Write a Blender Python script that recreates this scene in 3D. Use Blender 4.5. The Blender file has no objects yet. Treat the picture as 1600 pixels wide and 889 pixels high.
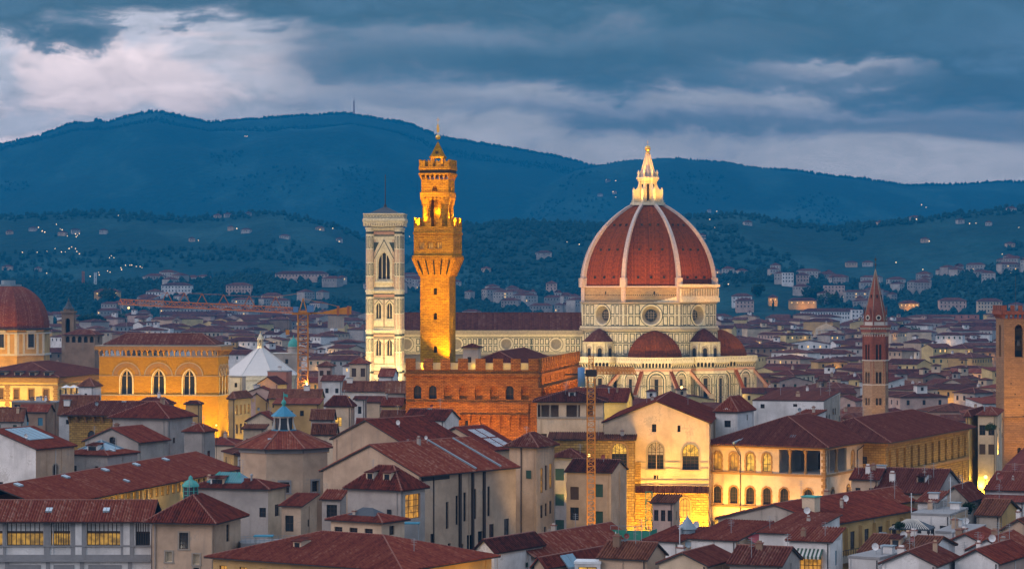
import bpy, math, random
from mathutils import Vector, noise
from mathutils.geometry import tessellate_polygon

C = bpy.context.scene
COL = C.collection
R = math.radians
rnd = random.Random(11)

# ------------------------------------------------------------------ camera, sky, sun, exposure
FL, HZ, CH = 4000.0, 452.0, 55.0            # focal length in photo pixels, horizon row, eye height above the streets


def wx(p, D):
    return (p - 800.0) / FL * D


def wz(y, D):
    return CH - (y - HZ) * D / FL


cam = bpy.data.cameras.new('camera')
cam_o = bpy.data.objects.new('camera', cam)
COL.objects.link(cam_o)
cam_o.location = (0, 0, CH)
cam_o.rotation_euler = (R(90), 0, 0)
cam.sensor_width = 36.0
cam.lens = 36.0 * FL / 1600.0
cam.shift_y = -(444.5 - HZ) / 1600.0
cam.clip_start = 1.0
cam.clip_end = 40000.0
C.camera = cam_o
C.view_settings.view_transform = 'Standard'
C.view_settings.look = 'None'
C.view_settings.exposure = 0.18
C.view_settings.gamma = 1.0
C.view_settings.use_curve_mapping = False
C.render.engine = 'CYCLES'
C.cycles.use_denoising = True
C.cycles.max_bounces = 5
C.cycles.diffuse_bounces = 2
C.cycles.glossy_bounces = 2
C.cycles.volume_bounces = 1
C.cycles.sample_clamp_indirect = 4.0
C.cycles.use_light_tree = True

SUN_EL, SUN_AZ = R(3.0), R(-75.0)


class NT:
    """tiny helper for building node trees"""

    def __init__(s, tree):
        s.t = tree
        tree.nodes.clear()

    def n(s, typ, ins=None, **props):
        nd = s.t.nodes.new(typ)
        for k, v in props.items():
            setattr(nd, k, v)
        for k, v in (ins or {}).items():
            if isinstance(v, bpy.types.NodeSocket):
                s.t.links.new(v, nd.inputs[k])
            else:
                nd.inputs[k].default_value = v
        return nd

    def math(s, op, a, b=0.0, c=0.0, clamp=False):
        nd = s.n('ShaderNodeMath', {0: a, 1: b, 2: c}, operation=op)
        nd.use_clamp = clamp
        return nd.outputs[0]

    def mix(s, f, a, b, mode='MIX'):
        nd = s.t.nodes.new('ShaderNodeMix')
        nd.data_type = 'RGBA'
        nd.blend_type = mode
        for i, v in ((0, f), (6, a), (7, b)):
            if isinstance(v, bpy.types.NodeSocket):
                s.t.links.new(v, nd.inputs[i])
            else:
                nd.inputs[i].default_value = v if i == 0 else (tuple(v) + (1,))[:4]
        return nd.outputs[2]

    def ramp(s, f, stops, interp='LINEAR'):
        nd = s.t.nodes.new('ShaderNodeValToRGB')
        nd.color_ramp.interpolation = interp
        e = nd.color_ramp.elements
        while len(e) < len(stops):
            e.new(0.5)
        for el, (p, c) in zip(e, stops):
            el.position = p
            el.color = (tuple(c) + (1,))[:4] if not isinstance(c, (int, float)) else (c, c, c, 1)
        s.t.links.new(f, nd.inputs[0])
        return nd.outputs[0]

    def smooth(s, v, a, b):
        nd = s.n('ShaderNodeMapRange', {0: v, 1: a, 2: b, 3: 0.0, 4: 1.0}, interpolation_type='SMOOTHSTEP')
        return nd.outputs[0]


def g3(v):
    return (v, v, v)


world = bpy.data.worlds.new('World')
C.world = world
world.use_nodes = True
W = NT(world.node_tree)
tc = W.n('ShaderNodeTexCoord').outputs['Generated']
sp = W.n('ShaderNodeSeparateXYZ', {0: tc})
ay = W.math('MAXIMUM', W.math('ABSOLUTE', sp.outputs[1]), 0.06)
az = W.math('DIVIDE', sp.outputs[0], ay)
el = W.math('DIVIDE', sp.outputs[2], ay)
# stretched cloud banks
cv = W.n('ShaderNodeCombineXYZ', {0: W.math('MULTIPLY', az, 12.0), 1: W.math('MULTIPLY', el, 34.0), 2: 3.7}).outputs[0]
n1 = W.n('ShaderNodeTexNoise', {'Vector': cv, 'Scale': 1.0, 'Detail': 9.0, 'Roughness': 0.56, 'Distortion': 0.5}).outputs[0]
cv2 = W.n('ShaderNodeCombineXYZ', {0: W.math('MULTIPLY', az, 42.0), 1: W.math('MULTIPLY', el, 92.0), 2: 9.1}).outputs[0]
n2 = W.n('ShaderNodeTexNoise', {'Vector': cv2, 'Scale': 1.0, 'Detail': 9.0, 'Roughness': 0.62, 'Distortion': 0.8}).outputs[0]
n12 = W.math('ADD', W.math('MULTIPLY', W.math('SUBTRACT', n1, 0.5), 1.0), W.math('MULTIPLY', W.math('SUBTRACT', n2, 0.5), 0.34))
e2 = W.math('ADD', el, W.math('MULTIPLY', n12, 0.105))


def bank(a0, e0, sa, se, amt):
    """one long bank of cloud (or a gap in it) at azimuth a0, elevation e0"""
    da = W.math('DIVIDE', W.math('SUBTRACT', az, a0), sa)
    de = W.math('DIVIDE', W.math('SUBTRACT', W.math('ADD', el, W.math('MULTIPLY', n12, 0.035)), e0), se)
    q = W.math('ADD', W.math('MULTIPLY', da, da), W.math('MULTIPLY', de, de))
    return W.math('MULTIPLY', W.math('EXPONENT', W.math('MULTIPLY', q, -1.0)), amt)


for args in ((0.02, 0.086, 0.10, 0.011, 0.030), (0.20, 0.092, 0.06, 0.018, 0.050), (-0.19, 0.107, 0.07, 0.010, 0.045), (-0.12, 0.099, 0.035, 0.012, -0.030), (0.135, 0.086, 0.05, 0.004, -0.040),
             (0.0, 0.0985, 0.06, 0.006, -0.022), (0.05, 0.066, 0.12, 0.0045, 0.022), (-0.10, 0.071, 0.08, 0.005, 0.018), (0.10, 0.0735, 0.14, 0.005, -0.016), (0.0, 0.115, 0.3, 0.007, 0.012), (0.16, 0.0605, 0.05, 0.0035, 0.016), (-0.16, 0.083, 0.085, 0.019, -0.046), (-0.19, 0.089, 0.012, 0.004, 0.03)):
    e2 = W.math('ADD', e2, bank(*args))
# the clear, glowing gap in the cloud lies low and to the west (negative azimuth)
e3 = W.math('ADD', e2, W.math('MULTIPLY', W.smooth(az, -0.10, -0.21), -0.022))
band = W.ramp(W.math('DIVIDE', e3, 0.15), [
    (0.16, (0.62, 0.57, 0.58)), (0.34, (0.56, 0.51, 0.52)), (0.42, (0.44, 0.41, 0.43)),
    (0.50, (0.28, 0.28, 0.33)), (0.56, (0.15, 0.175, 0.225)), (0.64, (0.06, 0.105, 0.15)), (0.74, (0.012, 0.055, 0.09)), (0.88, (0.03, 0.08, 0.13)), (1.0, (0.06, 0.12, 0.19))])
pink = W.math('MULTIPLY', W.smooth(az, -0.035, -0.155), W.math('MULTIPLY', W.smooth(e3, 0.082, 0.060), 0.9))
pinkc = W.mix(W.smooth(n1, 0.44, 0.56), (0.66, 0.62, 0.68), (1.22, 0.95, 0.92))
band2 = W.mix(pink, band, pinkc)
shade = W.math('ADD', 0.45, W.math('MULTIPLY', n2, 1.1))
shade = W.math('MULTIPLY', shade, 1.38)
band3 = W.mix(1.0, band2, W.n('ShaderNodeCombineXYZ', {0: shade, 1: shade, 2: shade}).outputs[0], 'MULTIPLY')
# overhead the dusk sky is an even blue-grey overcast
west = W.mix(W.smooth(sp.outputs[0], -0.75, 0.75), (0.94, 0.97, 1.10), (0.56, 0.67, 0.86))
over = W.mix(W.smooth(el, 0.16, 0.6), band3, west)
low = W.mix(W.smooth(el, 0.0, -0.02), over, (0.03, 0.045, 0.07))
nish = W.n('ShaderNodeTexSky', sky_type='NISHITA')
nish.sun_disc = False
nish.sun_elevation = SUN_EL
nish.sun_rotation = SUN_AZ
bg1 = W.n('ShaderNodeBackground', {'Color': nish.outputs[0], 'Strength': 0.05})
bg2 = W.n('ShaderNodeBackground', {'Color': low, 'Strength': 1.0})
add = W.n('ShaderNodeAddShader', {0: bg1.outputs[0], 1: bg2.outputs[0]})
W.t.links.new(add.outputs[0], W.n('ShaderNodeOutputWorld').inputs[0])

sun = bpy.data.lights.new('sun', 'SUN')
sun.energy = 0.9
sun.angle = R(35)
sun.color = (1.0, 0.80, 0.78)
sun_o = bpy.data.objects.new('sun', sun)
COL.objects.link(sun_o)
sun_o.rotation_euler = Vector((0.90, 0.42, -0.42)).to_track_quat('-Z', 'Y').to_euler()

# ------------------------------------------------------------------ materials
MATS = {}


def mat(name, rough=0.85, spec=0.3, metal=0.0):
    m = bpy.data.materials.new(name)
    m.use_nodes = True
    T = NT(m.node_tree)
    p = T.n('ShaderNodeBsdfPrincipled', {'Roughness': rough, 'Metallic': metal, 'Specular IOR Level': spec})
    o = T.n('ShaderNodeOutputMaterial', {0: p.outputs[0]})
    MATS[name] = m
    return m, T, p


def link(T, a, nd, k):
    T.t.links.new(a, nd.inputs[k])


def bump(T, p, h, dist, strength=0.6):
    b = T.n('ShaderNodeBump', {'Height': h, 'Distance': dist, 'Strength': strength})
    link(T, b.outputs[0], p, 'Normal')


def plain(name, col, rough=0.7, spec=0.3, metal=0.0, var=0.12):
    m, T, p = mat(name, rough, spec, metal)
    tco = T.n('ShaderNodeTexCoord')
    nz = T.n('ShaderNodeTexNoise', {'Vector': tco.outputs['Object'], 'Scale': 1.3, 'Detail': 5.0})
    c = T.mix(nz.outputs[0], [v * (1 - 2 * var) for v in col], [min(1, v * (1 + 2 * var)) for v in col])
    link(T, c, p, 'Base Color')
    return m


def plaster(name, col, stain=0.35, dark=(0.30, 0.27, 0.24)):
    m, T, p = mat(name, 0.95, 0.04)
    tco = T.n('ShaderNodeTexCoord')
    oi = T.n('ShaderNodeObjectInfo')
    uv = T.n('ShaderNodeUVMap').outputs[0]
    off = T.n('ShaderNodeVectorMath', {0: uv, 1: T.n('ShaderNodeCombineXYZ', {0: T.math('MULTIPLY', oi.outputs['Random'], 300.0)}).outputs[0]}, operation='ADD').outputs[0]
    big = T.n('ShaderNodeTexNoise', {'Vector': off, 'Scale': 0.16, 'Detail': 6.0, 'Roughness': 0.62}).outputs[0]
    st = T.n('ShaderNodeMapping', {0: off, 3: (0.9, 0.10, 1)}).outputs[0]
    streak = T.n('ShaderNodeTexNoise', {'Vector': st, 'Scale': 1.0, 'Detail': 4.0}).outputs[0]
    fine = T.n('ShaderNodeTexNoise', {'Vector': off, 'Scale': 3.0, 'Detail': 4.0}).outputs[0]
    c = T.mix(T.smooth(big, 0.3, 0.7), [v * 0.72 for v in col], [min(.85, v * 1.15) for v in col])
    c = T.mix(T.math('MULTIPLY', T.smooth(streak, 0.52, 0.78), stain), c, [a * 0.5 + b * 0.5 for a, b in zip(dark, [v * 0.6 for v in col])])
    c = T.mix(T.math('MULTIPLY', T.smooth(T.math('ADD', big, T.math('MULTIPLY', fine, 0.3)), 0.74, 0.84), stain), c, dark)
    link(T, c, p, 'Base Color')
    bump(T, p, fine, 0.03, 0.4)
    return m


def masonry(name, c1, c2, mortar, bw=0.9, bh=0.42, bumpd=0.08, patch=0.5, ms=0.03):
    m, T, p = mat(name, 0.9, 0.2)
    uv = T.n('ShaderNodeUVMap').outputs[0]
    br = T.n('ShaderNodeTexBrick', {'Vector': uv, 'Color1': c1 + (1,), 'Color2': c2 + (1,), 'Mortar': mortar + (1,), 'Scale': 1.0,
                                    'Mortar Size': ms, 'Mortar Smooth': 0.4, 'Bias': 0.0, 'Brick Width': bw, 'Row Height': bh})
    n = T.n('ShaderNodeTexNoise', {'Vector': uv, 'Scale': 0.22, 'Detail': 7.0, 'Roughness': 0.65}).outputs[0]
    f = T.n('ShaderNodeTexNoise', {'Vector': uv, 'Scale': 1.7, 'Detail': 5.0, 'Roughness': 0.7}).outputs[0]
    k = T.math('ADD', 1.0 - patch * 0.75, T.math('MULTIPLY', T.math('ADD', T.math('MULTIPLY', n, 0.7), T.math('MULTIPLY', f, 0.8)), patch))
    c = T.mix(1.0, br.outputs[0], T.n('ShaderNodeCombineXYZ', {0: k, 1: k, 2: k}).outputs[0], 'MULTIPLY')
    link(T, c, p, 'Base Color')
    h = T.math('ADD', T.math('MULTIPLY', br.outputs['Fac'], -1.0), T.math('MULTIPLY', f, 0.9))
    bump(T, p, h, bumpd, 0.9)
    return m


def tiles(name, cols, pitch=0.44, row=0.46, spread=1.0):
    """pan-and-cover roof tiles: rounded courses running up the slope, every tile its own fired colour"""
    m, T, p = mat(name, 0.92, 0.04)
    uv = T.n('ShaderNodeUVMap').outputs[0]
    oi = T.n('ShaderNodeObjectInfo')
    s = T.n('ShaderNodeSeparateXYZ', {0: uv})
    u = T.math('DIVIDE', s.outputs[0], pitch)
    v = T.math('DIVIDE', s.outputs[1], row)
    iu, iv = T.math('FLOOR', u), T.math('FLOOR', v)
    wn = T.n('ShaderNodeTexWhiteNoise', {'Vector': T.n('ShaderNodeCombineXYZ', {0: iu, 1: iv, 2: 0.0}).outputs[0]}, noise_dimensions='3D').outputs[0]
    big = T.n('ShaderNodeTexNoise', {'Vector': uv, 'Scale': 0.12, 'Detail': 6.0, 'Roughness': 0.6}).outputs[0]
    mid = T.n('ShaderNodeTexNoise', {'Vector': uv, 'Scale': 0.7, 'Detail': 4.0, 'Roughness': 0.6}).outputs[0]
    wc = T.n('ShaderNodeTexWhiteNoise', {'Vector': T.n('ShaderNodeCombineXYZ', {0: iu, 1: 3.3, 2: 1.0}).outputs[0]}, noise_dimensions='3D').outputs[0]
    wn = T.math('ADD', T.math('MULTIPLY', wn, 0.55), T.math('MULTIPLY', wc, 0.45))
    sel = T.math('ADD', T.math('MULTIPLY', wn, 0.52 * spread), T.math('ADD', T.math('MULTIPLY', big, 0.36), T.math('MULTIPLY', mid, 0.20)))
    sel = T.math('ADD', sel, T.math('MULTIPLY', T.math('SUBTRACT', oi.outputs['Random'], 0.5), 0.40))
    c = T.ramp(sel, [(0.20, cols[0]), (0.50, cols[1]), (0.80, cols[2]), (1.0, cols[3])])
    link(T, c, p, 'Base Color')
    fu = T.math('SUBTRACT', u, iu)
    fv = T.math('SUBTRACT', v, iv)
    arch = T.math('SINE', T.math('MULTIPLY', fu, math.pi))
    h = T.math('ADD', arch, T.math('MULTIPLY', fv, -0.35))
    bump(T, p, h, 0.13, 0.85)
    return m


tiles('tile_red', [(0.065, 0.020, 0.016), (0.150, 0.034, 0.024), (0.205, 0.058, 0.036), (0.30, 0.15, 0.11)])
tiles('tile_dark', [(0.042, 0.016, 0.014), (0.095, 0.027, 0.022), (0.135, 0.044, 0.032), (0.22, 0.12, 0.09)])
tiles('tile_brown', [(0.060, 0.024, 0.017), (0.135, 0.048, 0.030), (0.19, 0.078, 0.046), (0.28, 0.17, 0.12)])
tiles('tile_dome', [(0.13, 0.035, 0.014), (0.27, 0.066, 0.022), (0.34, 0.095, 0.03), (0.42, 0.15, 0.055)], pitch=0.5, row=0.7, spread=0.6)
tiles('tile_far', [(0.040, 0.016, 0.014), (0.088, 0.028, 0.022), (0.125, 0.046, 0.033), (0.19, 0.11, 0.085)], pitch=0.9, row=1.0)
plain('ridge_tile', (0.22, 0.095, 0.07), 0.9)
plain('slate', (0.045, 0.055, 0.07), 0.6)
plain('copper_green', (0.06, 0.30, 0.27), 0.6)
plain('copper_blue', (0.035, 0.20, 0.32), 0.5)
plain('lead', (0.20, 0.26, 0.30), 0.5, 0.4)
plain('gutter', (0.035, 0.03, 0.03), 0.6)
plain('bronze', (0.05, 0.045, 0.04), 0.5)
plain('steel', (0.25, 0.27, 0.29), 0.45, 0.5)
plain('dish_white', (0.62, 0.64, 0.66), 0.5)
plain('dish_red', (0.25, 0.07, 0.06), 0.6)
plain('solar', (0.02, 0.05, 0.085), 0.15, 0.6)
plain('panel_pale', (0.42, 0.50, 0.56), 0.35, 0.5)
plain('skylight_glass', (0.10, 0.22, 0.30), 0.12, 0.7)
plain('glass_teal', (0.06, 0.19, 0.24), 0.2, 0.6)
plain('shutter_green', (0.035, 0.075, 0.055), 0.7)
plain('shutter_brown', (0.085, 0.05, 0.035), 0.7)
plain('shutter_blue', (0.06, 0.19, 0.28), 0.6)
plain('wood_dark', (0.045, 0.03, 0.024), 0.7)
plain('stone_grey', (0.25, 0.245, 0.25), 0.85)
plain('stone_trim', (0.30, 0.26, 0.215), 0.85)
plain('stone_ochre', (0.27, 0.155, 0.06), 0.85)
plain('stone_pale', (0.50, 0.47, 0.42), 0.8)
plain('crane_yellow', (0.55, 0.21, 0.03), 0.5, 0.4)
plain('crane_orange', (0.42, 0.13, 0.04), 0.6)
plain('crane_red', (0.36, 0.11, 0.05), 0.6)
plain('container_blue', (0.10, 0.22, 0.40), 0.5)
plain('awning_teal', (0.03, 0.19, 0.28), 0.7)
plain('awning_stripe', (0.50, 0.50, 0.48), 0.8)
plain('awning_red', (0.36, 0.05, 0.06), 0.7)
plain('cloth_white', (0.70, 0.69, 0.68), 0.9)
plain('net_green', (0.04, 0.22, 0.15), 0.8)
plain('gold', (0.80, 0.50, 0.13), 0.3, 0.5, 0.75)
plain('marble_white', (0.66, 0.57, 0.40), 0.6, 0.15, var=0.22)
plain('marble_rib', (0.50, 0.40, 0.355), 0.6, 0.4, var=0.2)
plain('marble_green', (0.04, 0.055, 0.045), 0.5, 0.4)
plain('marble_pink', (0.50, 0.27, 0.18), 0.55, 0.4)
plain('marble_grime', (0.36, 0.29, 0.20), 0.7, 0.3, var=0.2)
plain('baptistery_white', (0.62, 0.585, 0.56), 0.6, 0.3, var=0.07)
plain('bark', (0.07, 0.05, 0.035), 0.95)
plain('asphalt', (0.05, 0.05, 0.052), 0.9)
plaster('plaster_white', (0.68, 0.66, 0.65), 0.45)
plaster('plaster_cream', (0.58, 0.45, 0.32), 0.4)
plaster('plaster_dusk', (0.30, 0.27, 0.255), 0.3)
plaster('plaster_dim', (0.40, 0.37, 0.35), 0.3)
plaster('plaster_beige', (0.50, 0.36, 0.255), 0.6)
plaster('plaster_ochre', (0.50, 0.32, 0.13), 0.4)
plaster('plaster_yellow', (0.60, 0.45, 0.21), 0.25)
plaster('plaster_pink', (0.52, 0.36, 0.30), 0.35)
plaster('plaster_grey', (0.38, 0.34, 0.315), 0.6)
plaster('plaster_brown', (0.27, 0.18, 0.125), 0.5)
plaster('plaster_worn', (0.40, 0.35, 0.30), 1.0, (0.12, 0.11, 0.10))
plaster('plaster_shell', (0.58, 0.44, 0.31), 0.55)
plaster('plaster_red', (0.42, 0.17, 0.12), 0.3)
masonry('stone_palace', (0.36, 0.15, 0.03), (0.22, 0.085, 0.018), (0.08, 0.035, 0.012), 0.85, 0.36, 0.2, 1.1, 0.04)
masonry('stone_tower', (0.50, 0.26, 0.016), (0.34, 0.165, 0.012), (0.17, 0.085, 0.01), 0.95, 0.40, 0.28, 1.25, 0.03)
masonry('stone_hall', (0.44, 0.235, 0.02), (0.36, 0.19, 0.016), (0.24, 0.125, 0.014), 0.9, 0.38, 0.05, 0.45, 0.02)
masonry('stone_rough', (0.40, 0.25, 0.07), (0.27, 0.16, 0.045), (0.14, 0.08, 0.025), 1.05, 0.5, 0.2, 0.9, 0.04)
masonry('brick_spire', (0.27, 0.085, 0.055), (0.20, 0.062, 0.042), (0.17, 0.09, 0.07), 0.7, 0.3, 0.04, 0.6, 0.02)
masonry('stone_spire', (0.34, 0.235, 0.15), (0.27, 0.18, 0.115), (0.18, 0.12, 0.08), 0.9, 0.45, 0.06, 0.6, 0.03)
masonry('stone_keep', (0.33, 0.185, 0.095), (0.26, 0.145, 0.075), (0.17, 0.10, 0.06), 1.0, 0.45, 0.10, 0.7, 0.03)
masonry('drum_rubble', (0.40, 0.30, 0.175), (0.32, 0.235, 0.135), (0.20, 0.14, 0.08), 1.2, 0.5, 0.1, 0.7, 0.03)


def glass(name, col=(0.02, 0.024, 0.03)):
    m, T, p = mat(name, 0.12, 0.6)
    p.inputs['Base Color'].default_value = col + (1,)
    return m


glass('glass_dark')
glass('glass_mid', (0.05, 0.055, 0.065))
glass('void', (0.012, 0.010, 0.010))
MATS['void'].node_tree.nodes['Principled BSDF'].inputs['Roughness'].default_value = 0.9


def glow(name, col, strength, var=0.0):
    m, T, p = mat(name, 0.5)
    p.inputs['Base Color'].default_value = (0.1, 0.08, 0.05, 1)
    if var:
        tco = T.n('ShaderNodeTexCoord')
        oi = T.n('ShaderNodeObjectInfo')
        vv = T.n('ShaderNodeVectorMath', {0: tco.outputs['Object'], 1: T.n('ShaderNodeCombineXYZ', {0: T.math('MULTIPLY', oi.outputs['Random'], 70.0)}).outputs[0]}, operation='ADD').outputs[0]
        nz = T.n('ShaderNodeTexNoise', {'Vector': vv, 'Scale': 0.9, 'Detail': 3.0}).outputs[0]
        link(T, T.math('MULTIPLY', T.math('ADD', 0.3, T.math('MULTIPLY', T.smooth(nz, 0.34, 0.66), 0.7)), strength), p, 'Emission Strength')
    else:
        p.inputs['Emission Strength'].default_value = strength
    p.inputs['Emission Color'].default_value = col + (1,)
    m.cycles.emission_sampling = 'NONE'
    return m


glow('lit_room', (1.0, 0.43, 0.035), 0.62, 1)
glow('lit_dim', (1.0, 0.52, 0.06), 0.42, 1)
glow('lit_bright', (1.0, 0.52, 0.06), 1.1, 1)
glow('lit_far', (1.0, 0.58, 0.18), 1.6)
glow('bulb_warm', (1.0, 0.58, 0.16), 4.5)
glow('bulb_hill', (1.0, 0.66, 0.34), 2.4)
glow('bulb_red', (1.0, 0.12, 0.06), 9.0)


def foliage(name, a, b):
    m, T, p = mat(name, 0.9, 0.1)
    tco = T.n('ShaderNodeTexCoord')
    nz = T.n('ShaderNodeTexNoise', {'Vector': tco.outputs['Object'], 'Scale': 0.5, 'Detail': 3.0}).outputs[0]
    link(T, T.mix(T.smooth(nz, 0.35, 0.65), a, b), p, 'Base Color')
    return m


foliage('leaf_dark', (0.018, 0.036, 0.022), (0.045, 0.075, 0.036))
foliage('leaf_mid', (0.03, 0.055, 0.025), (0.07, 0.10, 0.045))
foliage('leaf_far', (0.010, 0.038, 0.042), (0.020, 0.056, 0.060))  # far leaves tinted with mist blue to match the hill land


# ------------------------------------------------------------------ mesh building
class MB:
    def __init__(s):
        s.v, s.f, s.m, s.uv, s.sm = [], [], [], [], []

    def face(s, pts, m=0, uvs=None, smooth=False):
        pts = [Vector(p) for p in pts]
        k = len(pts)
        nx = ny = nz = 0.0
        for i in range(k):
            a, b = pts[i], pts[(i + 1) % k]
            nx += (a.y - b.y) * (a.z + b.z)
            ny += (a.z - b.z) * (a.x + b.x)
            nz += (a.x - b.x) * (a.y + b.y)
        l = math.sqrt(nx * nx + ny * ny + nz * nz) or 1.0
        nx, ny, nz = nx / l, ny / l, nz / l
        i0 = len(s.v)
        s.v += [tuple(p) for p in pts]
        s.f.append(tuple(range(i0, i0 + k)))
        s.m.append(m)
        s.sm.append(smooth)
        if uvs is None:
            h = math.hypot(nx, ny)
            if h < 0.02:
                uvs = [(p.x, p.y) for p in pts]
            else:
                ux, uy = -ny / h, nx / h
                vx, vy, vz = -nz * uy, nz * ux, nx * uy - ny * ux
                uvs = [(p.x * ux + p.y * uy, p.x * vx + p.y * vy + p.z * vz) for p in pts]
        s.uv += uvs

    def quad(s, a, b, c, d, m=0):
        s.face((a, b, c, d), m)

    def box(s, x0, x1, y0, y1, z0, z1, m=0, bottom=True):
        p = [(x0, y0, z0), (x1, y0, z0), (x1, y1, z0), (x0, y1, z0), (x0, y0, z1), (x1, y0, z1), (x1, y1, z1), (x0, y1, z1)]
        for q in ((0, 1, 5, 4), (1, 2, 6, 5), (2, 3, 7, 6), (3, 0, 4, 7), (4, 5, 6, 7)) + (((3, 2, 1, 0),) if bottom else ()):
            s.face([p[i] for i in q], m)

    def prism(s, poly, z0, z1, m=0, top=True, mtop=None, bottom=False):
        n = len(poly)
        for i in range(n):
            a, b = poly[i], poly[(i + 1) % n]
            s.face(((a[0], a[1], z0), (b[0], b[1], z0), (b[0], b[1], z1), (a[0], a[1], z1)), m)
        if top:
            s.face([(p[0], p[1], z1) for p in poly], m if mtop is None else mtop)
        if bottom:
            s.face([(p[0], p[1], z0) for p in reversed(poly)], m)

    def frustum(s, pa, pb, za, zb, m=0, top=False):
        n = len(pa)
        for i in range(n):
            j = (i + 1) % n
            s.face(((pa[i][0], pa[i][1], za), (pa[j][0], pa[j][1], za), (pb[j][0], pb[j][1], zb), (pb[i][0], pb[i][1], zb)), m)
        if top:
            s.face([(p[0], p[1], zb) for p in pb], m)

    def cone(s, poly, z0, apex, m=0):
        n = len(poly)
        for i in range(n):
            a, b = poly[i], poly[(i + 1) % n]
            s.face(((a[0], a[1], z0), (b[0], b[1], z0), apex), m)

    def lathe(s, cx, cy, prof, n=24, m=0, a0=0.0, a1=2 * math.pi, smooth=True):
        """prof: [(r, z)] from bottom to top"""
        arc = [0.0]
        for (r0, z0), (r1, z1) in zip(prof, prof[1:]):
            arc.append(arc[-1] + math.hypot(r1 - r0, z1 - z0))
        for i in range(n):
            t0, t1 = a0 + (a1 - a0) * i / n, a0 + (a1 - a0) * (i + 1) / n
            for j in range(len(prof) - 1):
                (r0, z0), (r1, z1) = prof[j], prof[j + 1]
                q = [(cx + r0 * math.cos(t0), cy + r0 * math.sin(t0), z0), (cx + r0 * math.cos(t1), cy + r0 * math.sin(t1), z0)]
                u = [(t0 * prof[0][0], arc[j]), (t1 * prof[0][0], arc[j])]
                if r1 > 1e-4:
                    q += [(cx + r1 * math.cos(t1), cy + r1 * math.sin(t1), z1), (cx + r1 * math.cos(t0), cy + r1 * math.sin(t0), z1)]
                    u += [(t1 * prof[0][0], arc[j + 1]), (t0 * prof[0][0], arc[j + 1])]
                else:
                    q += [(cx, cy, z1)]
                    u += [((t0 + t1) / 2 * prof[0][0], arc[j + 1])]
                if r0 < 1e-4:
                    q.pop(1)
                    u.pop(1)
                s.face(q, m, u, smooth)

    def courses(s, pitch=.44, r=.145, hh=.17, m=0):
        """lay rounded cover tiles up every sloping face of material 0"""
        at = 0
        todo = []
        for f, mi in zip(s.f, s.m):
            k = len(f)
            if mi == 0:
                todo.append(([Vector(s.v[i]) for i in f], [s.uv[at + i] for i in range(k)]))
            at += k
        for P, uv in todo:
            n = (P[1] - P[0]).cross(P[2] - P[0])
            if n.length < 1e-6:
                continue
            n.normalize()
            if n.z < .5 or n.z > .998:
                continue
            h = math.hypot(n.x, n.y)
            U = Vector((-n.y / h, n.x / h, 0))
            V = n.cross(U)
            us = [a for a, b in uv]
            u = math.ceil(min(us) / pitch) * pitch
            k = len(uv)
            while u < max(us):
                hit = []
                for i in range(k):
                    (a, b), (c, d) = uv[i], uv[(i + 1) % k]
                    if (a - u) * (c - u) < 0:
                        hit.append(b + (d - b) * (u - a) / (c - a))
                if len(hit) >= 2 and max(hit) - min(hit) > .3:
                    v0, v1 = min(hit) - .06, max(hit)
                    sec = [(-r, 0.0), (-r * .5, hh), (r * .5, hh), (r, 0.0)]
                    A = [P[0] + U * (u + x - uv[0][0]) + V * (v0 - uv[0][1]) + n * z for x, z in sec]
                    B = [P[0] + U * (u + x - uv[0][0]) + V * (v1 - uv[0][1]) + n * z for x, z in sec]
                    for i in range(3):
                        s.face((A[i], A[i + 1], B[i + 1], B[i]), m, [(u + .01, v0), (u + .02, v0), (u + .02, v1), (u + .01, v1)])
                    s.face(A, m, [(u, v0)] * 4)
                u += pitch

    def bar(s, p, q, r, m=0, n=4):
        p, q = Vector(p), Vector(q)
        d = (q - p).normalized()
        up = Vector((0, 0, 1)) if abs(d.z) < 0.9 else Vector((1, 0, 0))
        a = d.cross(up).normalized() * r
        b = d.cross(a).normalized() * r
        ring = [(math.cos(2 * math.pi * (i + .5) / n), math.sin(2 * math.pi * (i + .5) / n)) for i in range(n)]
        P = [p + a * c + b * t for c, t in ring]
        Q = [q + a * c + b * t for c, t in ring]
        for i in range(n):
            j = (i + 1) % n
            s.face((P[j], P[i], Q[i], Q[j]), m)
        s.face(P, m)
        s.face(list(reversed(Q)), m)

    def build(s, name, mats, parent=None, label=None, weld=False):
        me = bpy.data.meshes.new(name)
        me.from_pydata(s.v, [], s.f)
        for k in ([mats] if isinstance(mats, str) else mats):
            me.materials.append(MATS[k])
        me.polygons.foreach_set('material_index', s.m)
        uvl = me.uv_layers.new(name='UVMap')
        uvl.data.foreach_set('uv', [c for p in s.uv for c in p])
        me.polygons.foreach_set('use_smooth', s.sm)
        if any(s.sm):
            import bmesh
            bm = bmesh.new()
            bm.from_mesh(me)
            bmesh.ops.remove_doubles(bm, verts=bm.verts, dist=0.002)
            bm.to_mesh(me)
            bm.free()
        me.update()
        o = bpy.data.objects.new(name, me)
        COL.objects.link(o)
        if parent:
            o.parent = parent
        if label:
            o['label'] = label
        return o


def thing(name, label, cat, loc=(0, 0, 0), rz=0.0, group=None):
    o = bpy.data.objects.new(name, None)
    o.empty_display_size = 0.5
    COL.objects.link(o)
    o.location = loc
    o.rotation_euler = (0, 0, rz)
    return tag(o, label, cat, group)


def tag(o, label, cat, group=None):
    if label:
        o['label'] = label
    o['category'] = cat
    if group:
        o['group'] = group
    return o


def inst(src, parent, loc, rz=0.0, label=None):
    """copy of a part and its sub-parts"""
    c = src.copy()
    COL.objects.link(c)
    c.parent = parent
    c.location = loc
    c.rotation_euler = (0, 0, rz)
    for ch in src.children:
        d = ch.copy()
        COL.objects.link(d)
        d.parent = c
    if label:
        c['label'] = label
    return c


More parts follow.
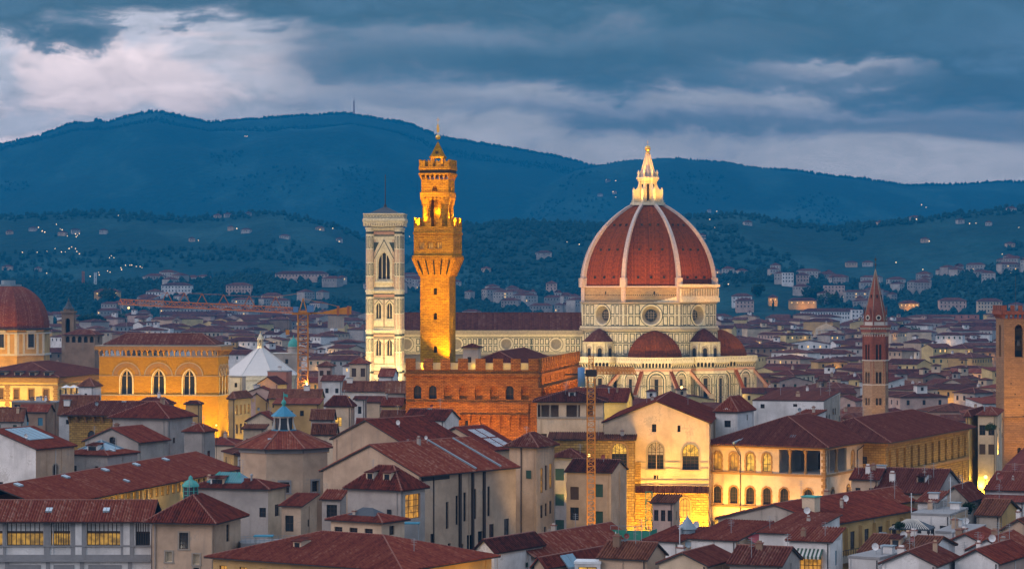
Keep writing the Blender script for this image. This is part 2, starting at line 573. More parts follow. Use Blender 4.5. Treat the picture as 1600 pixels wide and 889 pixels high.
def outline(kind, w, h, n=8):
    """opening outline, x centred, z from 0: 'r' square-headed, 'a' round arch, 'p' pointed arch, 's' segmental, 'o' circle"""
    a = w / 2
    if kind == 'r':
        return [(-a, 0), (a, 0), (a, h), (-a, h)]
    if kind == 'o':
        return [(a * math.cos(2 * math.pi * i / 28), h / 2 + a * math.sin(2 * math.pi * i / 28)) for i in range(28)]
    if kind == 'a':
        pts = [(a * math.cos(math.pi * i / n), h - a + a * math.sin(math.pi * i / n)) for i in range(n + 1)]
    elif kind == 's':
        rr = w * 0.72
        t = math.asin(a / rr)
        c = h - rr
        pts = [(rr * math.sin(t - 2 * t * i / n), c + rr * math.cos(t - 2 * t * i / n)) for i in range(n + 1)]
    else:
        pts = []
        z0 = h - w * 0.866
        for i in range(n // 2 + 1):
            t = (math.pi / 3) * i / (n // 2)
            pts.append((-a + w * math.cos(t), z0 + w * math.sin(t)))
        pts += [(-x, z) for x, z in reversed(pts[:-1])]
    return [(-a, 0), (a, 0)] + pts


class Frame:
    """a vertical wall plane: (s along, z up, o out of the wall) -> point"""

    def __init__(s, p0, ang):
        s.p, s.a = p0, ang
        s.d = (math.cos(ang), math.sin(ang))
        s.n = (math.sin(ang), -math.cos(ang))

    def __call__(s, t, z, o=0.0):
        return (s.p[0] + s.d[0] * t + s.n[0] * o, s.p[1] + s.d[1] * t + s.n[1] * o, z)


def wall_face(mb, fr, poly, ops, depth=0.3, m=0, mrev=None):
    """wall with real openings; ops: (s, z, w, h, kind)"""
    loops = [[Vector((x, z, 0)) for x, z in poly]]
    for (s, z, w, h, k) in ops:
        loops.append([Vector((s + x, z + y, 0)) for x, y in outline(k, w, h)])
    if len(loops) == 1:
        mb.face([fr(x, z) for x, z in poly], m)
    else:
        flat = [p for l in loops for p in l]
        for t in tessellate_polygon(loops):
            a, b, c = (flat[i] for i in t)
            if (b - a).cross(c - a).z < 0:
                b, c = c, b
            mb.face((fr(a.x, a.y), fr(b.x, b.y), fr(c.x, c.y)), m)
    for l in loops[1:]:
        k = len(l)
        for i in range(k):
            a, b = l[i], l[(i + 1) % k]
            mb.face((fr(b.x, b.y), fr(a.x, a.y), fr(a.x, a.y, -depth), fr(b.x, b.y, -depth)), m if mrev is None else mrev)


WIN = {}


def win_obj(kind, w, h, style):
    """window meshes, one per size and style; local -y is outside"""
    key = (kind, round(w, 2), round(h, 2), style)
    if key in WIN:
        return WIN[key]
    st = dict(nx=2, nz=2, frame='wood_dark', glass='glass_dark', ft=0.09, upper=None)
    st.update(STYLES[style])
    mb = MB()
    o = outline(kind, w, h)
    mats = [st['frame'], st['glass']] + ([st['upper']] if st['upper'] else [])
    if st['upper']:
        hz = h * st.get('split', .5)
        mb.quad((-w / 2, 0, 0), (w / 2, 0, 0), (w / 2, 0, hz), (-w / 2, 0, hz), 1)
        if kind == 'r':
            mb.quad((-w / 2, 0, hz), (w / 2, 0, hz), (w / 2, 0, h), (-w / 2, 0, h), 2)
        else:
            mb.face([(-w / 2, 0, hz), (w / 2, 0, hz)] + [(x, 0, z) for x, z in o[2:]], 2)
            for q in range(1, 6):
                t_ = math.pi * q / 6
                mb.bar((0, -.03, h - w / 2), (w / 2 * .98 * math.cos(t_), -.03, h - w / 2 + w / 2 * .98 * math.sin(t_)), .045, 0)
    else:
        mb.face([(x, 0, z) for x, z in o], 1)
    t = st['ft']
    if t:
        sx, sz = (w - 2 * t) / w, (h - 2 * t) / h
        inn = [(x * sx, h / 2 + (z - h / 2) * sz) for x, z in o]
        k = len(o)
        for i in range(k):
            j = (i + 1) % k
            mb.quad((o[i][0], -.05, o[i][1]), (o[j][0], -.05, o[j][1]), (inn[j][0], -.05, inn[j][1]), (inn[i][0], -.05, inn[i][1]), 0)
            mb.quad((inn[i][0], -.05, inn[i][1]), (inn[j][0], -.05, inn[j][1]), (inn[j][0], 0, inn[j][1]), (inn[i][0], 0, inn[i][1]), 0)
        for i in range(1, st['nx']):
            x = -w / 2 + w * i / st['nx']
            top = h if kind == 'r' else (h - w / 2 + math.sqrt(max(0, w * w / 4 - x * x)) if kind == 'a' else h * .97)
            mb.box(x - t / 2, x + t / 2, -.045, -.005, t, top - t * .6, 0)
        for i in range(1, st['nz']):
            z = (h if kind == 'r' else h - w * .4) * i / st['nz']
            mb.box(-w / 2 + t, w / 2 - t, -.04, -.006, z - t / 2, z + t / 2, 0)
        if st['upper']:
            mb.box(-w / 2 + t, w / 2 - t, -.06, -.004, h * st['split'] - t, h * st['split'] + t, 0)
    me = mb.build('window', mats)
    COL.objects.unlink(me)
    WIN[key] = me
    return me


STYLES = {
    'dark': {}, 'plain': dict(nx=1, nz=1, ft=.06), 'tall': dict(nx=1, nz=3, ft=.08),
    'grid': dict(nx=3, nz=4, ft=.08), 'grid_lit': dict(nx=3, nz=4, ft=.08, glass='lit_room'),
    'lit': dict(glass='lit_room'), 'bright': dict(glass='lit_bright'), 'far_lit': dict(nx=2, nz=1, glass='lit_far', ft=.1),
    'shut_green': dict(glass='shutter_green', frame='shutter_green', nz=1, nx=2, ft=.1),
    'shut_brown': dict(glass='shutter_brown', frame='shutter_brown', nz=1, nx=2, ft=.1),
    'shut_blue': dict(glass='shutter_blue', frame='shutter_blue', nz=1, nx=2, ft=.1),
    'void': dict(glass='void', ft=0), 'glass': dict(glass='glass_mid'),
    'loggia': dict(nx=6, nz=1, ft=.13, glass='glass_dark', upper='plaster_white', split=.55),
    'loggia_lit': dict(nx=8, nz=2, ft=.12, glass='lit_dim', upper='plaster_white', split=.55),
    'fan_lit': dict(nx=4, nz=6, ft=.1, glass='glass_dark', upper='lit_bright', split=.52),
    'fan_dim': dict(nx=4, nz=6, ft=.1, glass='glass_dark', upper='plaster_dim', split=.52),
    'stone_lit': dict(nx=2, nz=1, ft=.2, glass='lit_room', frame='stone_ochre'),
    'bifora': dict(nx=2, nz=1, ft=.28, frame='marble_white', glass='glass_dark'),
    'bifora2': dict(nx=2, nz=1, ft=.22, frame='marble_white', glass='void'),
    'trifora': dict(nx=3, nz=1, ft=.3, frame='marble_white', glass='void'),
    'niche': dict(glass='marble_grime', ft=.12, nx=1, nz=1, frame='marble_white'),
    'solid': dict(glass='stone_palace', ft=0),
}


def put_win(parent, fr, s, z, w, h, kind, style, depth=0.25, name='window', surround=None):
    src = win_obj(kind, w, h, style)
    o = src.copy()
    o.name = name
    COL.objects.link(o)
    o.parent = parent
    o.location = fr(s, z, -depth + .03)
    o.rotation_euler = (0, 0, fr.a)
    if surround:
        sm, t, ser = surround
        sk = ('sur', kind, round(w, 2), round(h, 2), sm, t, ser, depth)
        if sk not in WIN:
            mb = MB()
            ol = outline(kind, w, h)[1:]
            ol = ol + [(-w / 2, 0)]
            k = len(ol)
            for i in range(k - 1):
                tt = t * (1.25 if (i % 2 and ser) else 1.0)
                def outp(p, tt=tt):
                    if p[1] <= h - w / 2 + 1e-6 or kind == 'r':
                        return (p[0] + math.copysign(tt, p[0]), p[1] + (tt if kind == 'r' and p[1] > h - 1e-3 else 0))
                    r = math.hypot(p[0], p[1] - (h - w / 2)) or 1
                    return (p[0] * (1 + tt / r), (h - w / 2) + (p[1] - (h - w / 2)) * (1 + tt / r))
                a, b = ol[i], ol[i + 1]
                segs = [(a, b)]
                if abs(a[0] - b[0]) < 1e-6 and ser:
                    kk = 5
                    segs = [((a[0], a[1] + (b[1] - a[1]) * q / kk), (a[0], a[1] + (b[1] - a[1]) * (q + 1) / kk)) for q in range(kk)]
                for q, (a, b) in enumerate(segs):
                    t2 = t * (1.3 if (q % 2 and ser and len(segs) > 1) else 1.0)
                    if len(segs) > 1:
                        ao, bo = (a[0] + math.copysign(t2, a[0]), a[1]), (b[0] + math.copysign(t2, b[0]), b[1])
                    else:
                        ao, bo = outp(a), outp(b)
                    y0, y1 = -depth - .09, -depth + .0
                    mb.quad((a[0], y0, a[1]), (ao[0], y0, ao[1]), (bo[0], y0, bo[1]), (b[0], y0, b[1]))
                    mb.quad((ao[0], y0, ao[1]), (ao[0], y1, ao[1]), (bo[0], y1, bo[1]), (bo[0], y0, bo[1]))
                    mb.quad((a[0], y1, a[1]), (a[0], y0, a[1]), (b[0], y0, b[1]), (b[0], y1, b[1]))
                    mb.quad((a[0], y0, a[1]), (a[0], y1, a[1]), (ao[0], y1, ao[1]), (ao[0], y0, ao[1]))
            mb.box(-w / 2 - t * 1.3, w / 2 + t * 1.3, -depth - .14, -depth + .0, -.22, 0)
            so = mb.build('surround', sm)
            COL.objects.unlink(so)
            WIN[sk] = so
        so = WIN[sk].copy()
        COL.objects.link(so)
        so.parent = o
        so.location = (0, 0.03, 0)
    return o


def hip_roof(mb, x0, x1, y0, y1, z, rise, inset=None, t=.22, mt=0, mr=1, me=2, axis=None):
    """hipped roof slab, eave soffit at z"""
    w, d = x1 - x0, y1 - y0
    axis = axis or ('x' if w >= d else 'y')
    ins = inset if inset is not None else min(w, d) / 2
    if axis == 'x':
        ins = min(ins, w / 2 - .01)
        a, b = ((x0 + ins), (y0 + y1) / 2, z + t + rise), ((x1 - ins), (y0 + y1) / 2, z + t + rise)
    else:
        ins = min(ins, d / 2 - .01)
        a, b = ((x0 + x1) / 2, y0 + ins, z + t + rise), ((x0 + x1) / 2, y1 - ins, z + t + rise)
    c = [(x0, y0, z + t), (x1, y0, z + t), (x1, y1, z + t), (x0, y1, z + t)]
    e = [(x0, y0, z), (x1, y0, z), (x1, y1, z), (x0, y1, z)]
    if axis == 'x':
        fs = [(c[0], c[1], b, a), (c[1], c[2], b), (c[2], c[3], a, b), (c[3], c[0], a)]
        hips = [(c[0], a), (c[3], a), (c[1], b), (c[2], b)]
    else:
        fs = [(c[0], c[1], a), (c[1], c[2], b, a), (c[2], c[3], b), (c[3], c[0], a, b)]
        hips = [(c[0], a), (c[1], a), (c[2], b), (c[3], b)]
    for f in fs:
        mb.face(f, mt)
    for i in range(4):
        j = (i + 1) % 4
        mb.quad(e[i], e[j], c[j], c[i], me)
    mb.face(list(reversed(e)), me)
    if mr is not None:
        for p, q in hips + [(a, b)]:
            if (Vector(p) - Vector(q)).length > .5:
                mb.bar(Vector(p) + Vector((0, 0, .03)), Vector(q) + Vector((0, 0, .05)), .15, mr, 5)


def gable_roof(mb, x0, x1, y0, y1, z, rise, axis='x', oh=.5, t=.22, mt=0, mr=1, me=2, verge=.35):
    """gabled roof over the rectangle of the walls; the slopes carry on past the eaves by oh"""
    if axis == 'x':
        P = lambda u, v, zz: (u, v, zz)
        u0, u1, v0, v1 = x0 - verge, x1 + verge, y0, y1
    else:
        P = lambda u, v, zz: (v, u, zz)
        u0, u1, v0, v1 = y0 - verge, y1 + verge, x0, x1
    h = (v1 - v0) / 2
    sl = rise / h
    vc = (v0 + v1) / 2
    ze, zr = z - oh * sl, z + rise
    for sg, ve in ((-1, v0 - oh), (1, v1 + oh)):
        a, b = P(u0, ve, ze + t), P(u1, ve, ze + t)
        c, d = P(u1, vc, zr + t), P(u0, vc, zr + t)
        a2, b2, c2, d2 = P(u0, ve, ze), P(u1, ve, ze), P(u1, vc, zr), P(u0, vc, zr)
        flip = (sg < 0) == (axis == 'x')
        top = (a, b, c, d) if flip else (d, c, b, a)
        bot = (d2, c2, b2, a2) if flip else (a2, b2, c2, d2)
        mb.face(top, mt)
        mb.face(bot, me)
        for q in ((a2, b2, b, a), (b2, c2, c, b), (d2, a2, a, d)):
            mb.face(q if flip else tuple(reversed(q)), me)
    mb.bar(P(u0, vc, zr + t + .04), P(u1, vc, zr + t + .04), .16, mr, 5)


def gz(D):
    """height of the valley floor above the streets at distance D"""
    if D < 1080:
        return 0.0
    return 38.0 * ((D - 1080) / 2900.0) ** 1.15


NEAR = []
OCC = [(906, 1122, 1010, 232), (630, 905, 1010, 490), (1120, 1195, 1010, 540), (570, 632, 1000, 335), (650, 715, 615, 250), (355, 450, 1000, 560)]
TAKEN = []        # (x, y, radius) of hand-placed buildings


class House:
    """a building standing at a measured corner: xl, xc, xr = photo columns of its outer corners and near corner, ye = eave row there"""

    def __init__(s, name, label, cat, xl, xc, xr, ye, D, rot, w=None, d=None, group=None, zb=None, take=True):
        r = R(rot)
        c, sn = math.cos(r), math.sin(abs(r))
        X = wx(xc, D)
        if rot <= 0:
            if w is None:
                pl = xl - 800.0
                w = (FL * X - pl * D) / (pl * sn + FL * c)
            if d is None:
                pr = xr - 800.0
                d = (pr * D - FL * X) / (FL * sn - pr * c)
            fl = (X - w * c, D + w * sn)
        else:
            if w is None:
                pr = xr - 800.0
                w = (pr * D - FL * X) / (FL * c - pr * sn)
            if d is None:
                pl = xl - 800.0
                d = (FL * X - pl * D) / (pl * c + FL * sn)
            fl = (X, D)
        s.w, s.d, s.rot = w, d, r
        if take:
            e0 = FL * (fl[0] - 0) / fl[1] + 800 if rot <= 0 else xc
            OCC.append((min(xl if xl else e0, e0, xc), max(xr, xc), D, ye - 6))
        cx = fl[0] + w / 2 * math.cos(r) - d / 2 * math.sin(r)
        cy = fl[1] + w / 2 * math.sin(r) + d / 2 * math.cos(r)
        s.zb = gz(cy) if zb is None else zb
        s.ze = wz(ye, D) - s.zb
        s.cx, s.cy = cx, cy
        s.root = thing(name, label, cat, (cx, cy, s.zb), r, group)
        hw, hd = w / 2, d / 2
        s.front = Frame((-hw, -hd), 0.0)
        s.right = Frame((hw, -hd), R(90))
        s.back = Frame((hw, hd), R(180))
        s.left = Frame((-hw, hd), R(-90))
        if take:
            n = max(1, int(max(w, d) / max(4.0, min(w, d))))
            for i in range(n):
                f = (i + .5) / n - .5
                ox, oy = (f * w, 0) if w > d else (0, f * d)
                TAKEN.append((cx + ox * math.cos(r) - oy * math.sin(r), cy + ox * math.sin(r) + oy * math.cos(r), 0.62 * max(min(w, d), max(w, d) / n)))

    def walls(s, m, front=(), right=(), left=(), gable=None, rise=0.0, depth=.3, parts=None, sur=None, mats=None, extra=None, zlow=0.0):
        """each opening: (s, z, w, h, kind, style); parts: per-face material index"""
        mb = MB()
        mats = mats or [m]
        parts = parts or {}
        for key, fr, L, ops in (('f', s.front, s.w, front), ('r', s.right, s.d, right), ('b', s.back, s.w, ()), ('l', s.left, s.d, left)):
            g = (gable == 'y' and key in 'fb') or (gable == 'x' and key in 'rl')
            poly = [(0, zlow), (L, zlow), (L, s.ze)] + ([(L / 2, s.ze + rise)] if g else []) + [(0, s.ze)]
            ops = [o for o in ops if o[0] - o[2] / 2 > .1 and o[0] + o[2] / 2 < L - .1]
            wall_face(mb, fr, poly, [o[:5] for o in ops], depth, parts.get(key, 0))
            for o in ops:
                if o[5]:
                    put_win(s.root, fr, o[0], o[1], o[2], o[3], o[4], o[5], depth, surround=(o[6] if len(o) > 6 else sur))
        if extra:
            extra(mb, s)
        if s.cy < 640 and not zlow:
            rr = random.Random(int(s.cx * 7 + s.cy))
            for fr, L, ops in ((s.front, s.w, front), (s.right, s.d, right)):
                if not ops and L > 5:            # a bare side still has a stray window or two and a downpipe
                    for q in range(1 + int(L / 9)):
                        w, h = rr.choice(((.8, 1.2), (1.0, 1.5), (.6, .7)))
                        f2 = Frame(fr(0, 0, .06)[:2], fr.a)
                        put_win(s.root, f2, L * (q + rr.uniform(.25, .75)) / (1 + int(L / 9)), s.ze - rr.uniform(2.2, 5.5) - h, w, h, 'r', rr.choice(('dark', 'shut_brown', 'shut_green', 'dark', 'plain')), .0)
                if L > 4:
                    t = L * rr.choice((.06, .5, .93))
                    mb.bar(fr(t, 0, .1), fr(t, s.ze - .05, .1), .07, 0)
        s.wall = mb.build('wall', mats, s.root)
        return s

    def roof(s, kind='hip', rise=2.5, oh=.6, m='tile_red', axis=None, inset=None):
        mb = MB()
        hw, hd = s.w / 2, s.d / 2
        if kind == 'hip':
            hip_roof(mb, -hw - oh, hw + oh, -hd - oh, hd + oh, s.ze, rise, inset, axis=axis)
        elif kind == 'gable':
            gable_roof(mb, -hw, hw, -hd, hd, s.ze, rise, axis or 'x', oh)
        elif kind == 'flat':
            mb.box(-hw - .1, hw + .1, -hd - .1, hd + .1, s.ze, s.ze + .35, 0)
        elif kind == 'shed':
            z0, z1 = s.ze, s.ze + rise
            x0, x1, y0, y1 = -hw - oh, hw + oh, -hd - oh, hd + .05
            mb.quad((x0, y0, z0 + .2), (x1, y0, z0 + .2), (x1, y1, z1 + .2), (x0, y1, z1 + .2), 0)
            mb.quad((x0, y1, z1), (x1, y1, z1), (x1, y0, z0), (x0, y0, z0), 2)
            mb.quad((x0, y0, z0), (x1, y0, z0), (x1, y0, z0 + .2), (x0, y0, z0 + .2), 2)
            mb.quad((x1, y0, z0), (x1, y1, z1), (x1, y1, z1 + .2), (x1, y0, z0 + .2), 2)
            mb.quad((x0, y1, z1), (x0, y0, z0), (x0, y0, z0 + .2), (x0, y1, z1 + .2), 2)
            for xx, k in ((-hw, 0), (hw, 1)):
                q = ((xx, -hd, s.ze), (xx, hd, s.ze), (xx, hd, z1))
                mb.face(q if k else tuple(reversed(q)), 3)
            mb.quad((hw, hd, s.ze), (-hw, hd, s.ze), (-hw, hd, z1), (hw, hd, z1), 3)
        if s.cy < 640 and kind != 'flat':
            mb.courses()
        mats = [m, 'ridge_tile', 'gutter', s.wall.data.materials[0].name]
        s.rise, s.rk, s.axis = rise, kind, axis
        NEAR.append(s)
        s.roof_o = mb.build('roof', mats, s.root)
        return s

    def roof_z(s, x, y):
        hw, hd = s.w / 2, s.d / 2
        if s.rk == 'flat':
            return s.ze + .35
        if s.rk == 'shed':
            return s.ze + .2 + s.rise * (y + hd) / s.d
        if s.rk == 'gable':
            t = 1 - (abs(y) / hd if (s.axis or 'x') == 'x' else abs(x) / hw)
            return s.ze + .2 + s.rise * t
        m = min(hw, hd)
        return s.ze + .2 + s.rise * max(0.0, min(1.0, min((hw - abs(x)) / m, (hd - abs(y)) / m)))

    def chimney(s, x, y, h=1.3, w=.7, m='plaster_beige'):
        mb = MB()
        z = s.roof_z(x, y) - .6
        mb.box(x - w / 2, x + w / 2, y - w * .35, y + w * .35, z, z + h + .6, 0)
        mb.box(x - w / 2 - .1, x + w / 2 + .1, y - w * .35 - .1, y + w * .35 + .1, z + h + .6, z + h + .75, 1)
        mb.box(x - w / 3, x + w / 3, y - w * .2, y + w * .2, z + h + .75, z + h + 1.0, 0)
        return mb.build('chimney', [m, 'ridge_tile'], s.root)

    def antenna(s, x, y, h=3.0):
        mb = MB()
        z = s.roof_z(x, y) - .1
        mb.bar((x, y, z), (x, y, z + h), .045, 0)
        for k, l in ((.95, .5), (.85, .65), (.75, .6), (.6, .45)):
            mb.bar((x - l, y + .2, z + h * k), (x + l, y - .2, z + h * k), .025, 0)
        return mb.build('antenna', 'steel', s.root)

    def dish(s, x, y, m='dish_white', r=.55):
        mb = MB()
        z = s.roof_z(x, y)
        mb.bar((x, y, z - .2), (x, y, z + 1.1), .05, 1)
        prof = [(0.001, 0), (r * .5, .05), (r * .8, .12), (r, .22)]
        c = Vector((x, y - .12, z + 1.1))
        n = 12
        for j in range(3):
            for i in range(n):
                t0, t1 = 2 * math.pi * i / n, 2 * math.pi * (i + 1) / n
                q = []
                for (rr, dd), t in ((prof[j], t0), (prof[j], t1), (prof[j + 1], t1), (prof[j + 1], t0)):
                    q.append(c + Vector((rr * math.cos(t), -dd, rr * math.sin(t))))
                mb.face(q, 0)
        mb.bar(c, c + Vector((0, -.5, 0)), .03, 1)
        return mb.build('satellite_dish', [m, 'steel'], s.root)

    def skylight(s, x0, x1, y0, y1, m='skylight_glass', lift=.12):
        mb = MB()
        z = [s.roof_z(x, y) + lift for x, y in ((x0, y0), (x1, y0), (x1, y1), (x0, y1))]
        P = [(x0, y0, z[0]), (x1, y0, z[1]), (x1, y1, z[2]), (x0, y1, z[3])]
        Q = [(p[0], p[1], p[2] - .3) for p in P]
        mb.face(P, 0)
        for i in range(4):
            j = (i + 1) % 4
            mb.quad(Q[i], Q[j], P[j], P[i], 1)
        k = max(2, int(max(abs(x1 - x0), abs(y1 - y0)) / 1.4))
        for i in range(1, k):
            f = i / k
            if abs(y1 - y0) > abs(x1 - x0):
                a, b = Vector(P[0]).lerp(Vector(P[3]), f), Vector(P[1]).lerp(Vector(P[2]), f)
            else:
                a, b = Vector(P[0]).lerp(Vector(P[1]), f), Vector(P[3]).lerp(Vector(P[2]), f)
            mb.bar(a, b, .05, 1)
        return mb.build('skylight', [m, 'lead'], s.root)

    def loc(s, x, y, z):
        """local point -> world"""
        c, sn = math.cos(s.rot), math.sin(s.rot)
        return Vector((s.cx + x * c - y * sn, s.cy + x * sn + y * c, s.zb + z))


def grid(n, zs, L, w, h, kind, styles, x0=None, x1=None):
    """rows of openings evenly spread along a wall"""
    out = []
    a, b = (x0 if x0 is not None else 0.0), (x1 if x1 is not None else L)
    for z in zs:
        for i in range(n):
            st = styles if isinstance(styles, str) else rnd.choice(styles)
            out.append((a + (b - a) * (i + .5) / n, z, w, h, kind, st))
    return out


def flood(loc, tgt, e, col=(1.0, 0.62, 0.18), ang=80, blend=.6, rad=.6):
    """floodlight: e = irradiance wanted at the target"""
    loc, tgt = Vector(loc), Vector(tgt)
    d = tgt - loc
    l = bpy.data.lights.new('floodlight', 'SPOT')
    l.energy = 4 * math.pi * e * d.length_squared
    l.color = col
    l.spot_size = R(ang)
    l.spot_blend = blend
    l.shadow_soft_size = rad
    o = bpy.data.objects.new('floodlight', l)
    COL.objects.link(o)
    o.location = loc
    o.rotation_euler = d.to_track_quat('-Z', 'Y').to_euler()
    return o


def glow_point(loc, e, dist, col=(1.0, 0.55, 0.13), rad=.4):
    l = bpy.data.lights.new('street_light', 'POINT')
    l.energy = 4 * math.pi * e * dist * dist
    l.color = col
    l.shadow_soft_size = rad
    o = bpy.data.objects.new('street_light', l)
    COL.objects.link(o)
    o.location = loc
    return o

# ------------------------------------------------------------------ ground, hills, haze
def lerp_table(tab, u):
    if u <= tab[0][0]:
        return tab[0][1]
    for (a, ya), (b, yb) in zip(tab, tab[1:]):
        if u <= b:
            t = (u - a) / (b - a)
            return ya + (yb - ya) * t
    return tab[-1][1]


RIDGES = [   # distance, foot distance, fall-off behind, ridge rows by photo column, roughness
    (9200., 5200., 2500., [(-400, 265), (0, 226), (60, 212), (110, 194), (150, 190), (168, 193), (200, 183), (245, 174), (290, 182), (330, 191), (400, 187), (450, 182), (545, 178),
                           (600, 186), (640, 193), (690, 213), (760, 226), (850, 242), (930, 262), (1000, 300), (1100, 335), (1600, 390), (2000, 400)], 20.),
    (8700., 4600., 1800., [(-400, 470), (200, 465), (500, 440), (650, 410), (740, 368), (800, 325), (850, 292), (900, 268), (980, 255), (1050, 252), (1130, 256), (1180, 264), (1250, 268), (1300, 275), (1360, 281),
                           (1420, 289), (1500, 291), (1560, 287), (1600, 288), (2000, 278)], 16.),
    (4600., 3300., 1300., [(-400, 340), (0, 338), (150, 330), (300, 340), (420, 332), (520, 352), (600, 390), (680, 420), (800, 440), (2000, 460)], 12.),
    (4100., 3000., 1200., [(-400, 470), (500, 460), (620, 420), (700, 356), (800, 348), (900, 352), (980, 352), (1060, 340), (1150, 335), (1240, 350), (1300, 358), (1400, 347), (1500, 336),
                           (1600, 326), (2000, 300)], 12.),
    (3150., 2650., 700., [(-400, 446), (0, 444), (150, 446), (300, 442), (430, 436), (560, 430), (650, 446), (760, 462), (900, 460), (1020, 446), (1130, 438), (1200, 424), (1300, 438), (1400, 452),
                          (1500, 430), (1600, 412), (2000, 395)], 6.),
]


def height(x, y):
    if y < 1080:
        return 0.0
    u = x / y * FL + 800.0
    h = gz(min(y, 4200.0))
    for Dr, Df, Db, tab, rg in RIDGES:
        zr = wz(lerp_table(tab, u), Dr)
        base = gz(min(Dr, 4200.0))
        if y <= Dr:
            t = max(0.0, (y - Df) / (Dr - Df))
            k = t * t * (3 - 2 * t) * (0.55 + 0.45 * t)
        else:
            t = min(1.0, (y - Dr) / Db)
            k = 1 - t * t * (3 - 2 * t)
        if k > 0:
            nn = noise.fractal(Vector((x / 420.0, y / 700.0, Dr / 1000.0)), 0.9, 2.1, 5)
            n2 = noise.fractal(Vector((x / 1500.0, y / 1300.0, 3 + Dr / 900.0)), 0.9, 2.0, 3)
            env = 4 * k * (1 - k) if k < 1 else 0
            hh = gz(min(y, 4200.0)) * (1 - k) + zr * k + (nn * rg * 0.35 * k) + env * (n2 * 0.16 + nn * .05) * (zr - base)
            h = max(h, hh)
    return h


def on_ground(p, yrow, dmin=1700.0, dmax=9500.0):
    """where the ray through a photo point meets the land"""
    D = dmin
    while D < dmax:
        x = wx(p, D)
        if height(x, D) >= wz(yrow, D):
            return x, D, height(x, D)
        D += 12.0
    return wx(p, dmax), dmax, height(wx(p, dmax), dmax)


def sheet(name, rows, us, m):
    mb = bpy.data.meshes.new(name)
    vs, fs = [], []
    for D in rows:
        for u in us:
            x = (u - 800.0) / FL * D
            vs.append((x, D, height(x, D)))
    k = len(us)
    for i in range(len(rows) - 1):
        for j in range(k - 1):
            a = i * k + j
            fs.append((a, a + 1, a + k + 1, a + k))
    mb.from_pydata(vs, [], fs)
    mb.materials.append(MATS[m])
    mb.polygons.foreach_set('use_smooth', [True] * len(fs))
    o = bpy.data.objects.new(name, mb)
    COL.objects.link(o)
    o['kind'] = 'structure'
    return o


m, T, p = mat('hill_land', 0.95, 0.05)
tco = T.n('ShaderNodeTexCoord').outputs['Object']
mp = T.n('ShaderNodeMapping', {0: tco, 3: (1, 0.45, 1)}).outputs[0]
na = T.n('ShaderNodeTexNoise', {'Vector': mp, 'Scale': 0.0042, 'Detail': 8.0, 'Roughness': 0.62}).outputs[0]
nb = T.n('ShaderNodeTexVoronoi', {'Vector': mp, 'Scale': 0.011}).outputs['Color']
nc = T.n('ShaderNodeTexNoise', {'Vector': tco, 'Scale': 0.05, 'Detail': 5.0}).outputs[0]
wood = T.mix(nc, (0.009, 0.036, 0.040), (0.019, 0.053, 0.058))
field = T.mix(T.n('ShaderNodeSeparateXYZ', {0: nb}).outputs[0], (0.018, 0.062, 0.068), (0.032, 0.084, 0.090))  # wood and field colours have the blue of the valley mist mixed in
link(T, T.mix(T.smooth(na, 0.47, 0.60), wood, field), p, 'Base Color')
bump(T, p, nc, 14.0, 0.9)

m, T, p = mat('city_ground', 0.9, 0.2)
tco = T.n('ShaderNodeTexCoord').outputs['Object']
nc = T.n('ShaderNodeTexNoise', {'Vector': tco, 'Scale': 0.03, 'Detail': 6.0}).outputs[0]
link(T, T.mix(nc, (0.035, 0.034, 0.034), (0.075, 0.07, 0.066)), p, 'Base Color')

rows = [60, 200, 400, 700, 1000] + [1080 + i * 60 for i in range(26)]
sheet('ground', rows, [-1400 + i * 110 for i in range(41)], 'city_ground')
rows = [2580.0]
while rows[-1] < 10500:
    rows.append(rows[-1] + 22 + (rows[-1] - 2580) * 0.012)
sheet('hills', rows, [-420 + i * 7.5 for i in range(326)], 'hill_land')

# air: pale even haze, the far hills fade into it
hb = MB()
hb.box(-4200, 4200, -60, 10800, -1.0, 790.0, 0)
hm = bpy.data.materials.new('haze_air')
hm.use_nodes = True
T = NT(hm.node_tree)
pv = T.n('ShaderNodeVolumePrincipled', {'Color': (0.004, 0.255, 0.555, 1), 'Density': 0.000118, 'Anisotropy': 0.0})
T.t.links.new(pv.outputs[0], T.n('ShaderNodeOutputMaterial').inputs[1])
MATS['haze_air'] = hm
haze = hb.build('haze', 'haze_air')
haze['kind'] = 'stuff'

# ------------------------------------------------------------------ woods on the hills
def tree_blob(vs, fs, x, y, z, r, h, q):
    n = 5
    i0 = len(vs)
    ph = rnd.random() * 6
    for k, (zz, rr) in enumerate(((0.0, 0.55), (0.38, 1.0), (0.75, 0.62))):
        for i in range(n):
            t = ph + 2 * math.pi * i / n + k * .5
            r2 = r * rr * rnd.uniform(.72, 1.25)
            vs.append((x + r2 * math.cos(t), y + r2 * math.sin(t), z + h * (zz + rnd.uniform(-.07, .07))))
    vs.append((x + rnd.uniform(-.2, .2) * r, y, z + h))
    for k in (0, 1):
        for i in range(n):
            j = (i + 1) % n
            fs.append((i0 + k * n + i, i0 + k * n + j, i0 + (k + 1) * n + j, i0 + (k + 1) * n + i))
    for i in range(n):
        fs.append((i0 + 2 * n + i, i0 + 2 * n + (i + 1) % n, i0 + 3 * n))


vs, fs = [], []
